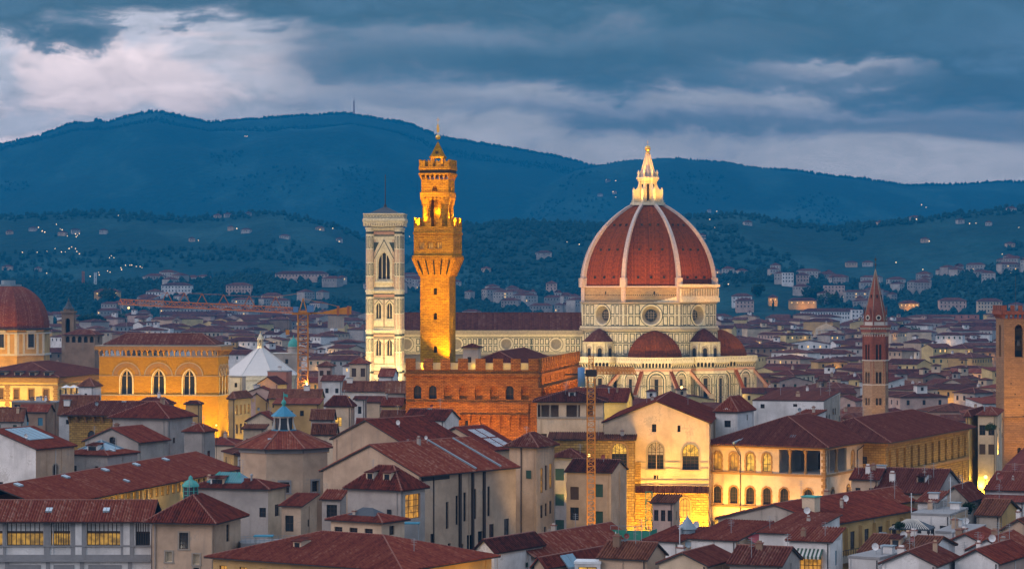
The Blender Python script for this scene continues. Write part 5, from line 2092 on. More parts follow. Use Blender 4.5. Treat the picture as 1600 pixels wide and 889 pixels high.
flood(H.loc(-2, -H.d / 2 - 22, 8), H.loc(0, -H.d / 2, 44), 1.7, (1.0, .55, .12), 60)

# ------------------------------------------------------------------ domed chapel and its dark belfry
D = 1130.0
LZ = lambda y: wz(y, D)
cx0 = wx(13, D + 17)
ch = thing('domed_chapel', 'broad dull red dome on an orange lit drum at the edge of the view', 'church', (cx0, D + 17, gz(D)))
TAKEN.append((cx0, D + 17, 30))
b0 = gz(D)
mb = MB()
rd = 17.2
mb.prism(octo(rd), 0, LZ(556) - b0, 0)
mb.prism(octo(rd + 6), 0, LZ(572) - b0, 0)
mb.prism(octo(rd), LZ(556) - b0, LZ(516) - b0, 0)
mb.prism(octo(rd + .8), LZ(522) - b0, LZ(520) - b0, 1, bottom=True)
mb.prism(octo(rd + 1.3), LZ(516) - b0, LZ(513) - b0, 2, bottom=True)
mb.prism(octo(rd + .7), LZ(556) - b0, LZ(553) - b0, 1, bottom=True)
fc = face_frames(rd)
for i in (7, 0, 1):
    fr, L = fc[i]
    for t in (.03, .25, .75, .97):
        strip(mb, fr, L * t - .55, L * t + .55, LZ(553) - b0, LZ(522) - b0, 1, .35)
    strip(mb, fr, L * .36, L * .64, LZ(546) - b0, LZ(517) - b0, 1, .4)
    strip(mb, fr, L * .33, L * .67, LZ(519) - b0, LZ(515) - b0, 1, .9)
dr = mb.build('drum', ['plaster_ochre', 'stone_pale', 'gutter'], ch)
for i in (7, 0, 1):
    fr, L = fc[i]
    put_win(ch, Frame(fr(0, 0, .5)[:2], fr.a), L / 2, LZ(543) - b0, 3.0, 6.6, 's', 'grid', .0)
mb = MB()
for j in range(10):
    t0, t1 = j / 10, (j + 1) / 10
    f = lambda t: rd * (math.cos(t * 1.28) ** .92)
    g = lambda t: (LZ(513) - b0) + (LZ(447) - LZ(513)) * math.sin(t * 1.28) / math.sin(1.28)
    mb.frustum(octo(f(t0)), octo(f(t1)), g(t0), g(t1), 0, j == 9)
dm = mb.build('dome', 'tile_red', ch)
mb = MB()
zt = LZ(447) - b0
mb.prism(octo(5.5), zt - .5, zt + .8, 0)
mb.prism(octo(3.0), zt + .8, zt + 2.6, 0)
mb.build('lantern', 'lead', dm)
flood((cx0 + 8, D - 22, 26 + b0), (cx0 + 3, D, LZ(535)), 2.6, AMBER, 90)
flood((cx0 - 12, D - 22, 26 + b0), (cx0 - 6, D, LZ(535)), 2.2, AMBER, 90)
D = 1090.0
LZ = lambda y: wz(y, D)
bx = wx(105.5, D)
bf = thing('belfry', 'dark brick belfry with an open bell arch and small cap roof beside the domed chapel', 'belfry', (bx, D + 3, 0))
TAKEN.append((bx, D + 3, 6))
mb = MB()
r = 2.6
for fr in fr4(r):
    wall_face(mb, fr, [(0, 0), (2 * r, 0), (2 * r, LZ(489)), (0, LZ(489))], [(r, LZ(520), 1.9, 6.2, 'a')], .7, 0)
    strip(mb, fr, -.2, 2 * r + .2, LZ(489), LZ(486), 0, .5)
mb.box(-.6, .6, -.6, .6, LZ(522), LZ(489), 1)
mb.prism(octo(2.1), LZ(486), LZ(482), 0, bottom=True)
mb.build('shaft', ['plaster_brown', 'void'], bf)
mb = MB()
mb.lathe(0, 0, [(2.6, LZ(483)), (1.6, LZ(479)), (.8, LZ(473)), (.35, LZ(471)), (.4, LZ(469)), (.1, LZ(466)), (0, LZ(464))], 8, 0, smooth=False)
mb.build('roof', 'slate', bf)

# ------------------------------------------------------------------ the buildings close by
QUO = ('stone_ochre', .28, True)
PLN = ('stone_trim', .22, False)

# river gallery: long wing with glazed loggia bays
D = 402.0
GZ = lambda y: wz(y, D)
H = House('gallery_building', 'long pale gallery wing with glazed loggia bays lit yellow inside, grey stone pilasters', 'gallery', -70, 236, 240, 812, D, 0, d=11)
x0 = wx(-70, D)
bays = [(-48, 4), (10, 68), (79, 110), (135, 188)]
ops = []
for i, (a, b) in enumerate(bays):
    ops.append((wx((a + b) / 2, D) - x0, GZ(852), (b - a) / 10.0 * D / 400, GZ(813.5) - GZ(852), 'r', ('loggia_lit', 'loggia_lit', 'loggia_lit', 'loggia_lit')[i]))
ops.append((wx(228, D) - x0, GZ(925), 3.9, GZ(869) - GZ(925), 'a', 'void'))
ops.append((wx(223, D) - x0, GZ(852), 2.3, GZ(815) - GZ(852), 'r', 'loggia'))


def gal_x(mb, s):
    fr = s.front
    for a, b in ((4, 10), (68, 79), (110, 135), (188, 210)):
        strip(mb, fr, wx(a, D) - x0 + .1, wx(b, D) - x0 - .1, GZ(874), GZ(813), 1, .18)
    for a in (121, 196):
        strip(mb, fr, wx(a, D) - x0 - .3, wx(a + 6, D) - x0 + .1, GZ(851), GZ(817), 0, .22)
        strip(mb, fr, wx(a, D) - x0 - .3, wx(a + 6, D) - x0 + .1, GZ(866), GZ(854), 0, .22)
    strip(mb, fr, 0, s.w, GZ(853.5), GZ(851.5), 1, .26)
    strip(mb, fr, 0, s.w, GZ(874.5), GZ(866), 1, .15)
    strip(mb, fr, 0, s.w, GZ(877), GZ(874.5), 1, .5)
    for a in (-40, 8, 72, 125, 200):
        strip(mb, fr, wx(a, D) - x0, wx(a + 6, D) - x0, GZ(920), GZ(877), 1, .15)
    for a, b in ((14, 64), (84, 116), (138, 190)):
        strip(mb, fr, wx(a, D) - x0, wx(b, D) - x0, GZ(899), GZ(882), 1, .1)


H.walls('plaster_white', ops, depth=.6, mats=['plaster_white', 'stone_grey'], extra=gal_x)
H.roof('gable', 2.4, 1.0, 'tile_red', 'x')
for px_ in (73, 163):
    x = wx(px_, D) - x0 - H.w / 2
    H.skylight(x - .5, x + .5, -3.9, -2.9, 'panel_pale', .42)
D = 394.0
H = House('corner_building', 'plain beige corner block with barred windows and a green copper cupola on its roof', 'gallery', 238, 331, 376, 819, D, -13)
CZ = lambda y: wz(y, D)
x0 = wx(331, D) - H.w
ops = [(H.w * .53, CZ(858), 1.5, 2.5, 'r', 'grid', PLN), (H.w * .28, CZ(879), 1.1, 1.6, 'r', 'niche', PLN), (H.w * .74, CZ(882), 1.1, 1.6, 'r', 'niche', PLN), (H.w * .74, CZ(899), .9, 1.2, 'r', 'grid', PLN)]
H.walls('plaster_cream', ops, [(H.d * .55, CZ(853), 1.4, 2.7, 'r', 'grid')], mats=['plaster_beige', 'stone_grey'], sur=None,
        extra=lambda mb, s: [mb.bar(s.front(.5, CZ(920), .15), s.front(.5, CZ(820), .15), .09, 1)])
H.roof('hip', 3.8, 1.1, 'tile_red')
mb = MB()
zz = H.roof_z(-.6, 1.6)
lx, ly = -1.0, -.2
mb.lathe(lx, ly, [(1.15, zz - 1.2), (1.15, zz + 1.7)], 8, 1, smooth=False)
for k in range(8):
    t = 2 * math.pi * k / 8
    mb.bar((lx + 1.18 * math.cos(t), ly + 1.18 * math.sin(t), zz - 1.2), (lx + 1.18 * math.cos(t), ly + 1.18 * math.sin(t), zz + 1.7), .09, 0)
for z in (zz - .3, zz + .35, zz + 1.0):
    mb.lathe(lx, ly, [(1.2, z), (1.2, z + .1)], 8, 0, smooth=False)
mb.lathe(lx, ly, [(1.35, zz + 1.7), (1.3, zz + 2.0), (.9, zz + 2.5), (.35, zz + 2.8), (.3, zz + 3.2), (0, zz + 3.5)], 16, 0)
mb.build('cupola', ['copper_green', 'glass_mid'], H.root)
flood(H.loc(-H.w / 2 - 6, -H.d / 2 - 26, 12), H.loc(-2, -H.d / 2, 16), .05, (1, .85, .7), 70)

# the long gallery running away from the river
H = House('long_gallery', 'very long low gallery roof running into the distance over a row of lit yellow windows', 'gallery', -60, 67, 369, 791, 414, -14, w=17)
n = 34
H.walls('plaster_yellow', (), [(H.d * (k + .5) / n, H.ze - 2.35, 1.55, 1.75, 'r', 'lit' if k < 24 else 'dark') for k in range(n)], depth=.35)
H.roof('gable', 2.9, .9, 'tile_red', 'y')
for f in (.06, .27, .46, .62, .78):
    y = H.d * (f - .5)
    H.skylight(.8, 1.9, y, y + 1.6, 'panel_pale', .42)
for f in (.1, .3, .5, .7):
    flood(H.loc(H.w / 2 + 5, H.d * (f - .5), H.ze - 6), H.loc(H.w / 2, H.d * (f - .47), H.ze - 1.2), 1.6, (1, .6, .13), 110, rad=.3)

# blocks standing along the gallery
H = House('skylit_house', 'tall pale house with a big blue glass skylight in its red roof', 'house', -75, 56, 116, 702, 470, -26)
H.walls('plaster_white', [(H.w * .58, H.ze - 7.2, 1.2, 1.0, 'r', 'dark'), (H.w * .58, H.ze - 10.2, .8, 2.2, 'r', 'void'), (H.w * .36, H.ze - 9.8, 3.0, 4.2, 'a', 'grid')],
        [(H.d * .5, H.ze - 6.0, 1.5, 3.0, 'a', 'dark', PLN)], gable='y', rise=3.2, parts={'r': 1}, mats=['plaster_white', 'plaster_beige'],
        extra=lambda mb, s: [strip(mb, s.right, s.d * f, s.d * f + .5, s.ze - 12, s.ze, 1, .12) for f in (.28, .66)])
H.roof('gable', 3.2, .5, 'tile_red', 'y')
H.skylight(H.w * .04, H.w * .33, -H.d * .3, H.d * .34, 'skylight_glass', .3)
H = House('glass_lantern_hall', 'low hall with a hipped teal glass lantern set into its tiled roof', 'house', 100, 168, 215, 713, 482, -24)
H.walls('plaster_grey', grid(2, [H.ze - 3], H.w, .8, 1.1, 'r', 'dark'), grid(2, [H.ze - 3], H.d, .8, 1.1, 'r', 'dark'))
H.roof('hip', 1.4, .4, 'tile_red')
mb = MB()
hip_roof(mb, -H.w * .32, H.w * .32, -H.d * .3, H.d * .3, H.ze + .7, 1.7, mt=0, mr=1, me=1)
mb.build('glass_lantern', ['skylight_glass', 'lead'], H.root)
H = House('gabled_hall', 'grey plastered gabled hall with one arched window under its ridge', 'house', 133, 216, 262, 691, 522, -24)
H.walls('plaster_grey', [(H.w * .52, H.ze - 1.6, 1.5, 2.6, 's', 'dark', PLN)], gable='y', rise=2.6)
H.roof('gable', 2.6, .7, 'tile_red', 'y')
H = House('tall_grey_house', 'tall plain grey house with a broad hipped roof behind the gabled hall', 'house', 176, 262, 301, 655, 560, -20)
H.walls('plaster_grey', [(H.w * .4, H.ze - 7, 1.0, 1.5, 'r', 'dark')])
H.roof('hip', 3.2, .9, 'tile_red')
H.chimney(2, 1)
H = House('grey_annex', 'narrow grey annex with a lean red roof against the tall grey house', 'house', 288, 318, 336, 676, 552, -20)
H.walls('plaster_grey')
H.roof('hip', 1.6, .5, 'tile_red')
H = House('corbelled_palace', 'dark ochre stone palace with a row of lit cornice brackets under dusky eaves', 'palace', 108, 268, 290, 651, 585, -12)
H.walls('stone_rough', [(H.w * .22, H.ze - 5.4, 1.8, 2.0, 'a', 'glass')], mats=['stone_rough', 'stone_ochre'],
        extra=lambda mb, s: corbel_row(mb, s.front, s.w, s.ze - 1.6, s.ze - .1, 1.2, 12, 1, .5, False))
H.roof('hip', 3.0, 1.5, 'tile_dark')
H.skylight(0, 1.6, -H.d * .42, -H.d * .30, 'lit_far', .3)
flood(H.loc(-2, -H.d / 2 - 9, H.ze - 8), H.loc(0, -H.d / 2, H.ze - 1), .16, AMBER, 120)

# octagonal tribune with its blue lantern
D = 450.0
ox, oy = wx(437, D), D + 8
oc_ = thing('octagon_tower', 'stout octagonal pale tower with a tiled cone roof and a blue capped lantern', 'tower', (ox, oy, 0), R(6))
TAKEN.append((ox, oy, 10))
mb = MB()
zE = wz(703, D)
rO = 7.7
o8 = octo(rO)
ow = []
for i, (fr, L) in enumerate(face_frames(rO)):
    ops = [(L / 2, wz(770, D), 1.7, 1.9, 'r')] if i in (0, 1) else []
    wall_face(mb, fr, [(0, 0), (L, 0), (L, zE), (0, zE)], ops, .5, 0)
    ow += [(fr, o) for o in ops]
    strip(mb, fr, 0, L, zE - .6, zE, 1, .3)
mb.build('wall', ['plaster_beige', 'stone_grey'], oc_)
for fr, o in ow:
    put_win(oc_, fr, o[0], o[1], o[2], o[3], 'r', 'grid', .45, surround=('stone_grey', .35, False))
mb = MB()
oo, ot = octo(rO + 1.0), octo(2.3)
zR = wz(676, D)
mb.frustum(oo, ot, zE + .2, zR, 0)
mb.prism(oo, zE, zE + .2, 2, top=False, bottom=True)
for a, b in zip(oo, ot):
    mb.bar((a[0], a[1], zE + .25), (b[0], b[1], zR + .05), .14, 1, 5)
rf = mb.build('roof', ['tile_red', 'ridge_tile', 'gutter'], oc_)
mb = MB()
mb.box(-2.9, -2.0, -4.9, -4.1, zE + 1.55, zE + 1.9, 0)
mb.build('skylight', 'panel_pale', rf)
mb = MB()
z = zR - .2
mb.prism(octo(2.25), z, z + .35, 2)
mb.prism(octo(1.5), z + .3, z + 2.6, 1)
for x, y in octo(1.75):
    mb.bar((x * 1.18, y * 1.18, z + .3), (x * .96, y * .96, z + 1.5), .2, 0)
    mb.bar((x * .96, y * .96, z + 1.4), (x * .94, y * .94, z + 2.7), .17, 0)
mb.prism(octo(1.95), z + 2.5, z + 2.8, 0, bottom=True)
mb.lathe(0, 0, [(2.35, z + 2.75), (1.7, z + 3.3), (.9, z + 4.0), (.35, z + 4.5)], 8, 2, smooth=False)
mb.lathe(0, 0, [(.3, z + 4.4), (.25, z + 4.7), (.48, z + 5.1), (.3, z + 5.5), (.08, z + 5.8), (.05, z + 7.0), (0, z + 7.05)], 10, 3)
mb.face([(0, .03, z + 6.3), (.7, .03, z + 6.1), (.75, .03, z + 6.6), (0, .03, z + 6.8)], 3)
mb.face([(0, -.03, z + 6.8), (.75, -.03, z + 6.6), (.7, -.03, z + 6.1), (0, -.03, z + 6.3)], 3)
mb.build('lantern', ['stone_pale', 'glass_mid', 'copper_blue', 'copper_green'], rf)

H = House('teal_roofed_house', 'low house with a ribbed teal metal lantern roof at the foot of the octagonal tower', 'house', 296, 419, 447, 766, 428, -18)
H.walls('plaster_grey', [(H.w * .93, H.ze - 4.5, 1.2, 1.6, 'r', 'dark')], [(H.d * .5, H.ze - 4.6, 2.0, 2.0, 'r', 'dark')], parts={'r': 1}, mats=['plaster_grey', 'plaster_cream'])
H.roof('hip', 1.3, .5, 'tile_red')
mb = MB()
x1 = H.w * .22
hip_roof(mb, -x1 - 1.5, x1 - 1.5, -2.4, 2.4, H.ze + .9, 1.5, 1.3, mt=0, mr=None, me=0)
for k in range(15):
    x = -x1 - 1.3 + (2 * x1 - .4) * k / 14
    mb.bar((x, -2.4, H.ze + 1.15), (min(max(x, -x1 - .2), x1 - 2.8), 0, H.ze + 2.68), .06, 1)
mb.build('metal_lantern_roof', ['glass_teal', 'copper_green'], H.root)
H.chimney(-H.w * .4, 1.0, 1.0)
H = House('lean_to_house', 'small lean-to house with a sloping red roof beside the octagonal tower base', 'house', 440, 470, 495, 792, 412, -20)
H.walls('plaster_beige', [(H.w * .4, H.ze - 4, 1.5, 2.6, 'r', 'dark')], [(H.d * .5, H.ze - 3.4, .9, 1.2, 'r', 'dark')])
H.roof('shed', 1.5, .5, 'tile_red')
H = House('dark_bay_house', 'little house with one dark gridded window beneath a tiled lean-to', 'house', 503, 531, 541, 782, 424, -20)
H.walls('plaster_grey', [(H.w * .55, H.ze - 3.4, 1.9, 2.7, 'r', 'grid')])
H.roof('shed', 1.4, .4, 'tile_red')

# great hall with buttressed wall
H = House('great_hall', 'huge beige hall with a long buttressed side wall, slit windows and a stepped red roof', 'hall', 505, 655, 806, 743, 430, -36)
rw = []
for f, z, w, h in ((.13, -16, 1.0, 6), (.28, -9.5, .8, 4.6), (.38, -9, .8, 5), (.30, -15, .8, 3), (.46, -8.6, .8, 5), (.565, -8.4, .8, 5.2), (.71, -8.2, .8, 5.2), (.51, -16, 1.6, 5), (.62, -15.6, 1.4, 5), (.74, -15, 1.4, 5.4), (.9, -14, 1.5, 5), (.43, -15, .8, 2.6)):
    rw.append((H.d * f, H.ze + z, w, h, 'r', 'tall'))


def hallx(mb, s):
    for f in (.395, .525, .645):
        strip(mb, s.right, s.d * f, s.d * f + .5, s.ze - 20, s.ze - .2, 1, .35)
    for f in (.03, .14):
        mb.bar(s.right(s.d * f, s.ze - 20, .12), s.right(s.d * f, s.ze - .1, .12), .1, 2)
    strip(mb, s.right, s.d * .02, s.d * .3, s.ze - 1.0, s.ze - .3, 2, .08)


H.walls('plaster_beige', (), rw, gable='y', rise=4.6, mats=['plaster_beige', 'wood_dark', 'gutter'], extra=hallx)
H.roof('gable', 4.6, .7, 'tile_red', 'y')
mb = MB()
for f in (.56, .82):
    y = H.d * (f - .5)
    mb.bar((.3, y, H.ze + 4.9), (H.w / 2 + .4, y, H.ze + .35), .2, 0)
mb.build('lead_flashing', 'lead', H.root)
GH = H
H = House('upper_hall', 'upper storey of the great hall with its own red roof behind a parapet', 'hall', 520, 625, 714, 690, 472, -36)
H.walls('plaster_beige', gable='y', rise=3.6)
H.roof('gable', 3.6, .6, 'tile_red', 'y')
H = House('panelled_roof_hall', 'hall roof carrying four pale panels beside the upper hall', 'hall', 655, 770, 812, 703, 505, -36)
H.walls('plaster_beige', gable='y', rise=4.0)
H.roof('gable', 4.0, .6, 'tile_red', 'y')
for a, b in ((-.30, -.04), (0.0, .26)):
    for c, d in ((.12, .38), (.42, .68)):
        H.skylight(H.w * c * .7, H.w * d * .7, H.d * a, H.d * b, 'panel_pale', .2)
H = House('apse_house', 'squat annex with a pyramid red roof and a tall lit corner window', 'house', 543, 626, 664, 768, 412, -30)
H.walls('plaster_grey', (), [(H.d * .5, H.ze - 4.6, H.d * .62, 4.0, 'r', 'grid_lit')], depth=.4)
H.roof('hip', 3.6, .6, 'tile_red')

# hipped roof in front with its rooftop lantern
H = House('hip_roof_building', 'broad hipped red roof with a cream rooftop lantern and an orange lit flank', 'building', 333, 627, 768, 893, 362, -33)
H.walls('plaster_ochre', grid(9, [H.ze - 3.2], H.w, 1.4, 2.2, 'r', 'lit'), mats=['plaster_ochre'])
H.roof('hip', 3.4, 1.0, 'tile_red')
flood(H.loc(H.w / 2 + 9, 2, H.ze - 8), H.loc(H.w / 2, 4, H.ze - 2), 3.0, AMBER, 110)
H = House('rooftop_lantern', 'cream rooftop box with slit windows and a dark slate cap', 'roof lantern', 517, 596, 632, 818, 384, -33)
H.zb = 0
H.walls('plaster_cream', grid(3, [H.ze - 1.6], H.w * .9, 1.5, .75, 'r', 'dark'), [(H.d * .45, H.ze - 1.9, 1.3, 1.4, 'r', 'dark')], zlow=H.ze - 6)
H.roof('hip', 1.0, .7, 'tile_red')
mb = MB()
hip_roof(mb, -2.6, 2.6, -1.7, 1.7, H.ze + .7, 1.1, mt=0, mr=None, me=0)
mb.build('slate_cap', 'slate', H.root)
H = House('low_shed', 'low white-walled shed with a dark red roof behind the hipped roof', 'house', 742, 772, 848, 862, 392, -32)
H.walls('plaster_white', gable='y', rise=1.6)
H.roof('gable', 1.6, .4, 'tile_dark', 'y')

# middle strip between the great hall and the lit church
H = House('corner_palazzo', 'tall beige house with stacked slot windows beside the great hall', 'house', 796, 838, 866, 700, 470, -26)
H.walls('plaster_beige', (), [(H.d * f, H.ze - z, 1.1, h, 'r', s) for f, z, h, s in ((.3, 8.4, 4.6, 'lit'), (.55, 8, 4.6, 'tall'), (.8, 7.8, 4.6, 'lit'), (.3, 13, 2.4, 'tall'), (.55, 12.8, 2.4, 'tall'), (.8, 12.5, 2.4, 'tall'), (.5, 16, 1.3, 'void'))],
        extra=lambda mb, s: mb.bar(s.front(s.w * .45, 0, .15), s.front(s.w * .45, s.ze, .15), .1, 1), mats=['plaster_beige', 'gutter'])
H.roof('hip', 2.4, .8, 'tile_dark')
H = House('shuttered_house', 'shadowed grey house with three floors of dark green shutters', 'house', 864, 906, 920, 716, 505, -18)
H.walls('plaster_grey', grid(2, [H.ze - 4.4, H.ze - 9.4, H.ze - 14.5], H.w, 1.8, 2.3, 'r', 'shut_green'), depth=.12)
H.roof('hip', 1.5, .7, 'tile_dark')
H = House('gable_end_house', 'beige house with its gable end catching the light, dark shutters on the long side', 'house', 885, 955, 979, 738, 472, -20)
H.walls('plaster_beige', [(H.w * f, H.ze - z, 1.7, 2.4, 'r', s) for f, z, s in ((.18, 5.2, 'shut_brown'), (.72, 4.6, 'shut_green'), (.18, 9, 'dark'), (.72, 9.6, 'shut_green'))], [(H.d * .55, H.ze - 3.6, .7, 2.4, 'r', 'tall')], gable='x', rise=1.8)
H.roof('gable', 1.8, .5, 'tile_dark', 'x')
H = House('barn_roof_house', 'broad plain gabled red roof over a low white wall', 'house', 770, 830, 982, 867, 400, -31)
H.walls('plaster_white', gable='y', rise=2.2)
H.roof('gable', 2.2, .8, 'tile_red', 'y')
H.antenna(-1, 6, 3)
H = House('skylit_annex', 'lower annex with two slanted skylights below the barn roof', 'house', 835, 850, 985, 884, 388, -31)
H.walls('plaster_beige', (), gable='y', rise=1.0)
H.roof('gable', 1.0, .5, 'tile_red', 'y')
H.skylight(.5, 2.0, -H.d * .3, -H.d * .16, 'skylight_glass', .5)
H.skylight(.5, 2.0, H.d * .2, H.d * .34, 'skylight_glass', .5)
H = House('terrace_shed', 'small roof terrace shed with a white cap and a lit yellow window', 'shed', 898, 938, 942, 881, 362, -8)
H.walls('plaster_white', [(H.w * .5, H.ze - 2.0, 2.6, 1.6, 'r', 'bright')], (), depth=.15)
H.roof('flat', m='dish_white')

# ---- the floodlit church front and the arcaded palazzo
D = 512.0
CZ = lambda y: wz(y, D)
H = House('gabled_church', 'big gabled church front lit yellow with two tall arched windows', 'church', 944, 1108, 1122, 661, D, -7, d=46)
x0 = wx(1108, D) - H.w * math.cos(R(7))
S = lambda p: (p - 944) / 164.0 * H.w
ops = [(S(1024.5), CZ(733), 3.2, CZ(692) - CZ(733), 'a', 'fan_dim', ('stone_trim', .35, False)), (S(1079), CZ(734), 3.3, CZ(694) - CZ(734), 'a', 'fan_lit', ('stone_trim', .35, False)),
       (S(1022.5), CZ(675.5), 1.0, CZ(663) - CZ(675.5), 'r', 'dark'), (S(1061), CZ(675), .6, 1.3, 'r', 'void'), (S(1025), CZ(749), .9, .8, 'r', 'dark'),
       (S(1071), CZ(808), 1.9, CZ(778) - CZ(808), 'a', 'grid_lit', ('stone_ochre', .4, False))]


def chx(mb, s):
    a = S(992)
    for ya, yb in ((723, 721.5), (732, 731)):
        for p, q in ((992, 1009), (1039, 1063), (1094, 1107)):
            strip(mb, s.front, S(p), S(q), CZ(ya), CZ(yb), 1, .12)
    strip(mb, s.front, a, s.w, CZ(751), CZ(749.5), 1, .15)
    strip(mb, s.front, a, s.w - .1, CZ(830), CZ(770), 2, .9)
    strip(mb, s.front, a, a + 1.2, CZ(770), CZ(722), 2, .15)
    q = [s.front(a, CZ(769.5), 1.2), s.front(s.w, CZ(769.5), 1.2), s.front(s.w, CZ(759), .05), s.front(a, CZ(759), .05)]
    mb.face(q, 3)


H.walls('plaster_shell', [o for o in ops[:5]], gable='y', rise=4.2, depth=.6, mats=['plaster_shell', 'stone_trim', 'stone_rough', 'tile_brown'], extra=chx)
f9 = Frame(H.front(0, 0, .95)[:2], 0)
put_win(H.root, f9, S(1071), CZ(808), 1.9, CZ(778) - CZ(808), 'a', 'grid_lit', -.06, surround=('stone_ochre', .4, False))
H.roof('gable', 4.2, .5, 'tile_red', 'y')
H.antenna(-3, -8, 2.5)
CH_ = H
for xx, e in ((-2, 8.0), (5, 10.0), (9.5, 8.0)):
    flood(H.loc(xx, -H.d / 2 - 8, 4), H.loc(xx, -H.d / 2, 14), e, (1, .53, .06), 105, rad=.3)
flood(H.loc(1, -H.d / 2 - 26, 9), H.loc(1, -H.d / 2, 27), 1.5, (1, .56, .14), 60)
H = House('rough_stone_wing', 'rough stone wing with a glowing arched window adjoining the gabled church', 'church', 858, 991, 993, 688, 508, -4, d=9)
H.walls('stone_rough', [(H.w * .825, wz(728, 508), 3.0, wz(692, 508) - wz(728, 508), 'a', 'fan_lit', ('stone_ochre', .4, False))], depth=.4)
H.roof('shed', .9, .4, 'tile_brown')
flood(H.loc(H.w * .3, -H.d / 2 - 5, 9), H.loc(H.w * .34, -H.d / 2, 19), 2.6, (1, .60, .10), 110, rad=.3)
flood(H.loc(-H.w * .2, -H.d / 2 - 7, 12), H.loc(-H.w * .2, -H.d / 2, 22), 1.8, (1, .60, .10), 100, rad=.3)

D = 505.0
PZ2 = lambda y: wz(y, D)
H = House('arcaded_palazzo', 'cream palazzo with arched rusticated windows and an open corner loggia, lit from below', 'palace', 1104, 1289, 1384, 700, D, -27)
S = lambda p: (p - 1104) / 185.0 * H.w
S2 = lambda p: (p - 1289) / 95.0 * H.d
Z = H.ze
up, lo = Z - 5.0, Z - 11.6
fo_ = [(S(p), up, 1.75, 3.6, 'a', s, QUO) for p, s in ((1121, 'stone_lit'), (1147, 'stone_lit'), (1173, 'bright'), (1199, 'bright'))]
fo_ += [(S(p), lo, 1.75, 3.4, 'a', 'grid', QUO) for p in (1121, 1147, 1173, 1199, 1226, 1263)]
fo_ += [(S(1122), lo - 4.9, 1.9, 1.5, 'a', 'bright', QUO), (S(1122), 2.0, 1.6, 2.2, 'r', 'void')]
fo_.append((S(1250), up - .2, S(1283) - S(1219), 4.7, 'r', None))
ro_ = [(S2(1307), up - .2, S2(1322) - S2(1293), 4.7, 'r', None)]
ro_ += [(S2(p), up + .2, 1.9, 3.4, 'a', s, QUO) for p, s in ((1331, 'stone_lit'), (1351, 'bright'), (1375, 'dark'))]
ro_ += [(S2(p), lo, 1.9, 3.4, 'a', 'grid', QUO) for p in (1300, 1324, 1350)]


def palx(mb, s):
    for fr, L in ((s.front, s.w), (s.right, s.d)):
        strip(mb, fr, 0, L, up - .75, up - .3, 1, .22)
        strip(mb, fr, 0, L, lo - .75, lo - .35, 1, .22)
        strip(mb, fr, 0, L, Z - .35, Z, 1, .3)
    for fr, sg in ((s.front, s.w), (s.right, 0)):
        for k in range(22):
            w = .75 if k % 2 else .45
            a, b = (sg - w, sg + .05) if sg else (-.05, w)
            strip(mb, fr, a, b, Z - 1.0 - k * .62, Z - .42 - k * .62, 1, .1)
    # loggia columns
    for fr, ss in ((s.front, (S(1234.5), S(1258.5))), (s.right, (S2(1308),))):
        for c in ss:
            x, y = fr(c, 0, -.3)[:2]
            mb.lathe(x, y, [(.42, up - .2), (.42, up + .2), (.26, up + .4), (.22, up + 3.6), (.4, up + 4.0), (.4, up + 4.5)], 10, 1)
    # dark back wall of the loggia
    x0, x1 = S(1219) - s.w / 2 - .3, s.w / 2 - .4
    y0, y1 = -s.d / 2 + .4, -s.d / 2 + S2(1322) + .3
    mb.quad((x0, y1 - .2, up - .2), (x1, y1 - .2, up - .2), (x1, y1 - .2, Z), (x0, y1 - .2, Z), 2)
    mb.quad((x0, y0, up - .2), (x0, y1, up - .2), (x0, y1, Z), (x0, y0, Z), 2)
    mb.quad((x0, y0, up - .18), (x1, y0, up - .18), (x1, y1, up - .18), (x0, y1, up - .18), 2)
    xo = S(1250) - s.w / 2
    mb.face([(xo + x, y1 - .25, up - .1 + z) for x, z in outline('a', 1.6, 3.6)], 3)
    mb.bar(s.front(S(1158), 3, .15), s.front(S(1158), Z - 2.0, .15), .1, 4)
    mb.bar(s.front(S(1158), Z - 2.0, .15), s.front(S(1149), Z - .1, .3), .1, 4)
    mb.bar(s.right(S2(1337), 6, .15), s.right(S2(1337), Z - 1.5, .15), .1, 4)
    mb.bar(s.right(S2(1337), Z - 1.5, .15), s.right(S2(1352), Z - .1, .3), .1, 4)


H.walls('plaster_cream', fo_, ro_, depth=.45, mats=['plaster_cream', 'stone_ochre', 'plaster_grey', 'void', 'gutter'], extra=palx)
H.roof('hip', 5.2, 1.2, 'tile_dark')
mb = MB()
mb.bar((S(1150) - H.w / 2, -H.d / 2 - 1.2, H.ze + .45), (S(1190) - H.w / 2, 1.0, H.ze + 5.3), .35, 0)
mb.build('lead_flashing', 'lead', H.root)
PAL = H
for k in range(3):
    mb = MB()
    x = S(1122 + 27 * k) - H.w / 2
    y0, y1 = -H.d / 2 - 4.0, -H.d / 2 - .3
    for i in range(8):
        a0, a1 = math.pi * i / 8, math.pi * (i + 1) / 8
        p0, p1 = (x - 2.0 * math.cos(a0), 5.6 + 1.1 * math.sin(a0)), (x - 2.0 * math.cos(a1), 5.6 + 1.1 * math.sin(a1))
        mb.quad((p0[0], y0, p0[1]), (p1[0], y0, p1[1]), (p1[0], y1, p1[1]), (p0[0], y1, p0[1]), 0)
        mb.quad((p0[0], y0 - .02, p0[1] - .35), (p1[0], y0 - .02, p1[1] - .35), (p1[0], y0 - .02, p1[1]), (p0[0], y0 - .02, p0[1]), 0)
    for xx in (x - 1.9, x + 1.9):
        mb.box(xx - .16, xx + .16, y0, y0 + .32, 0, 5.6, 0)
    mb.build('porch_canopy', 'stone_pale', H.root)
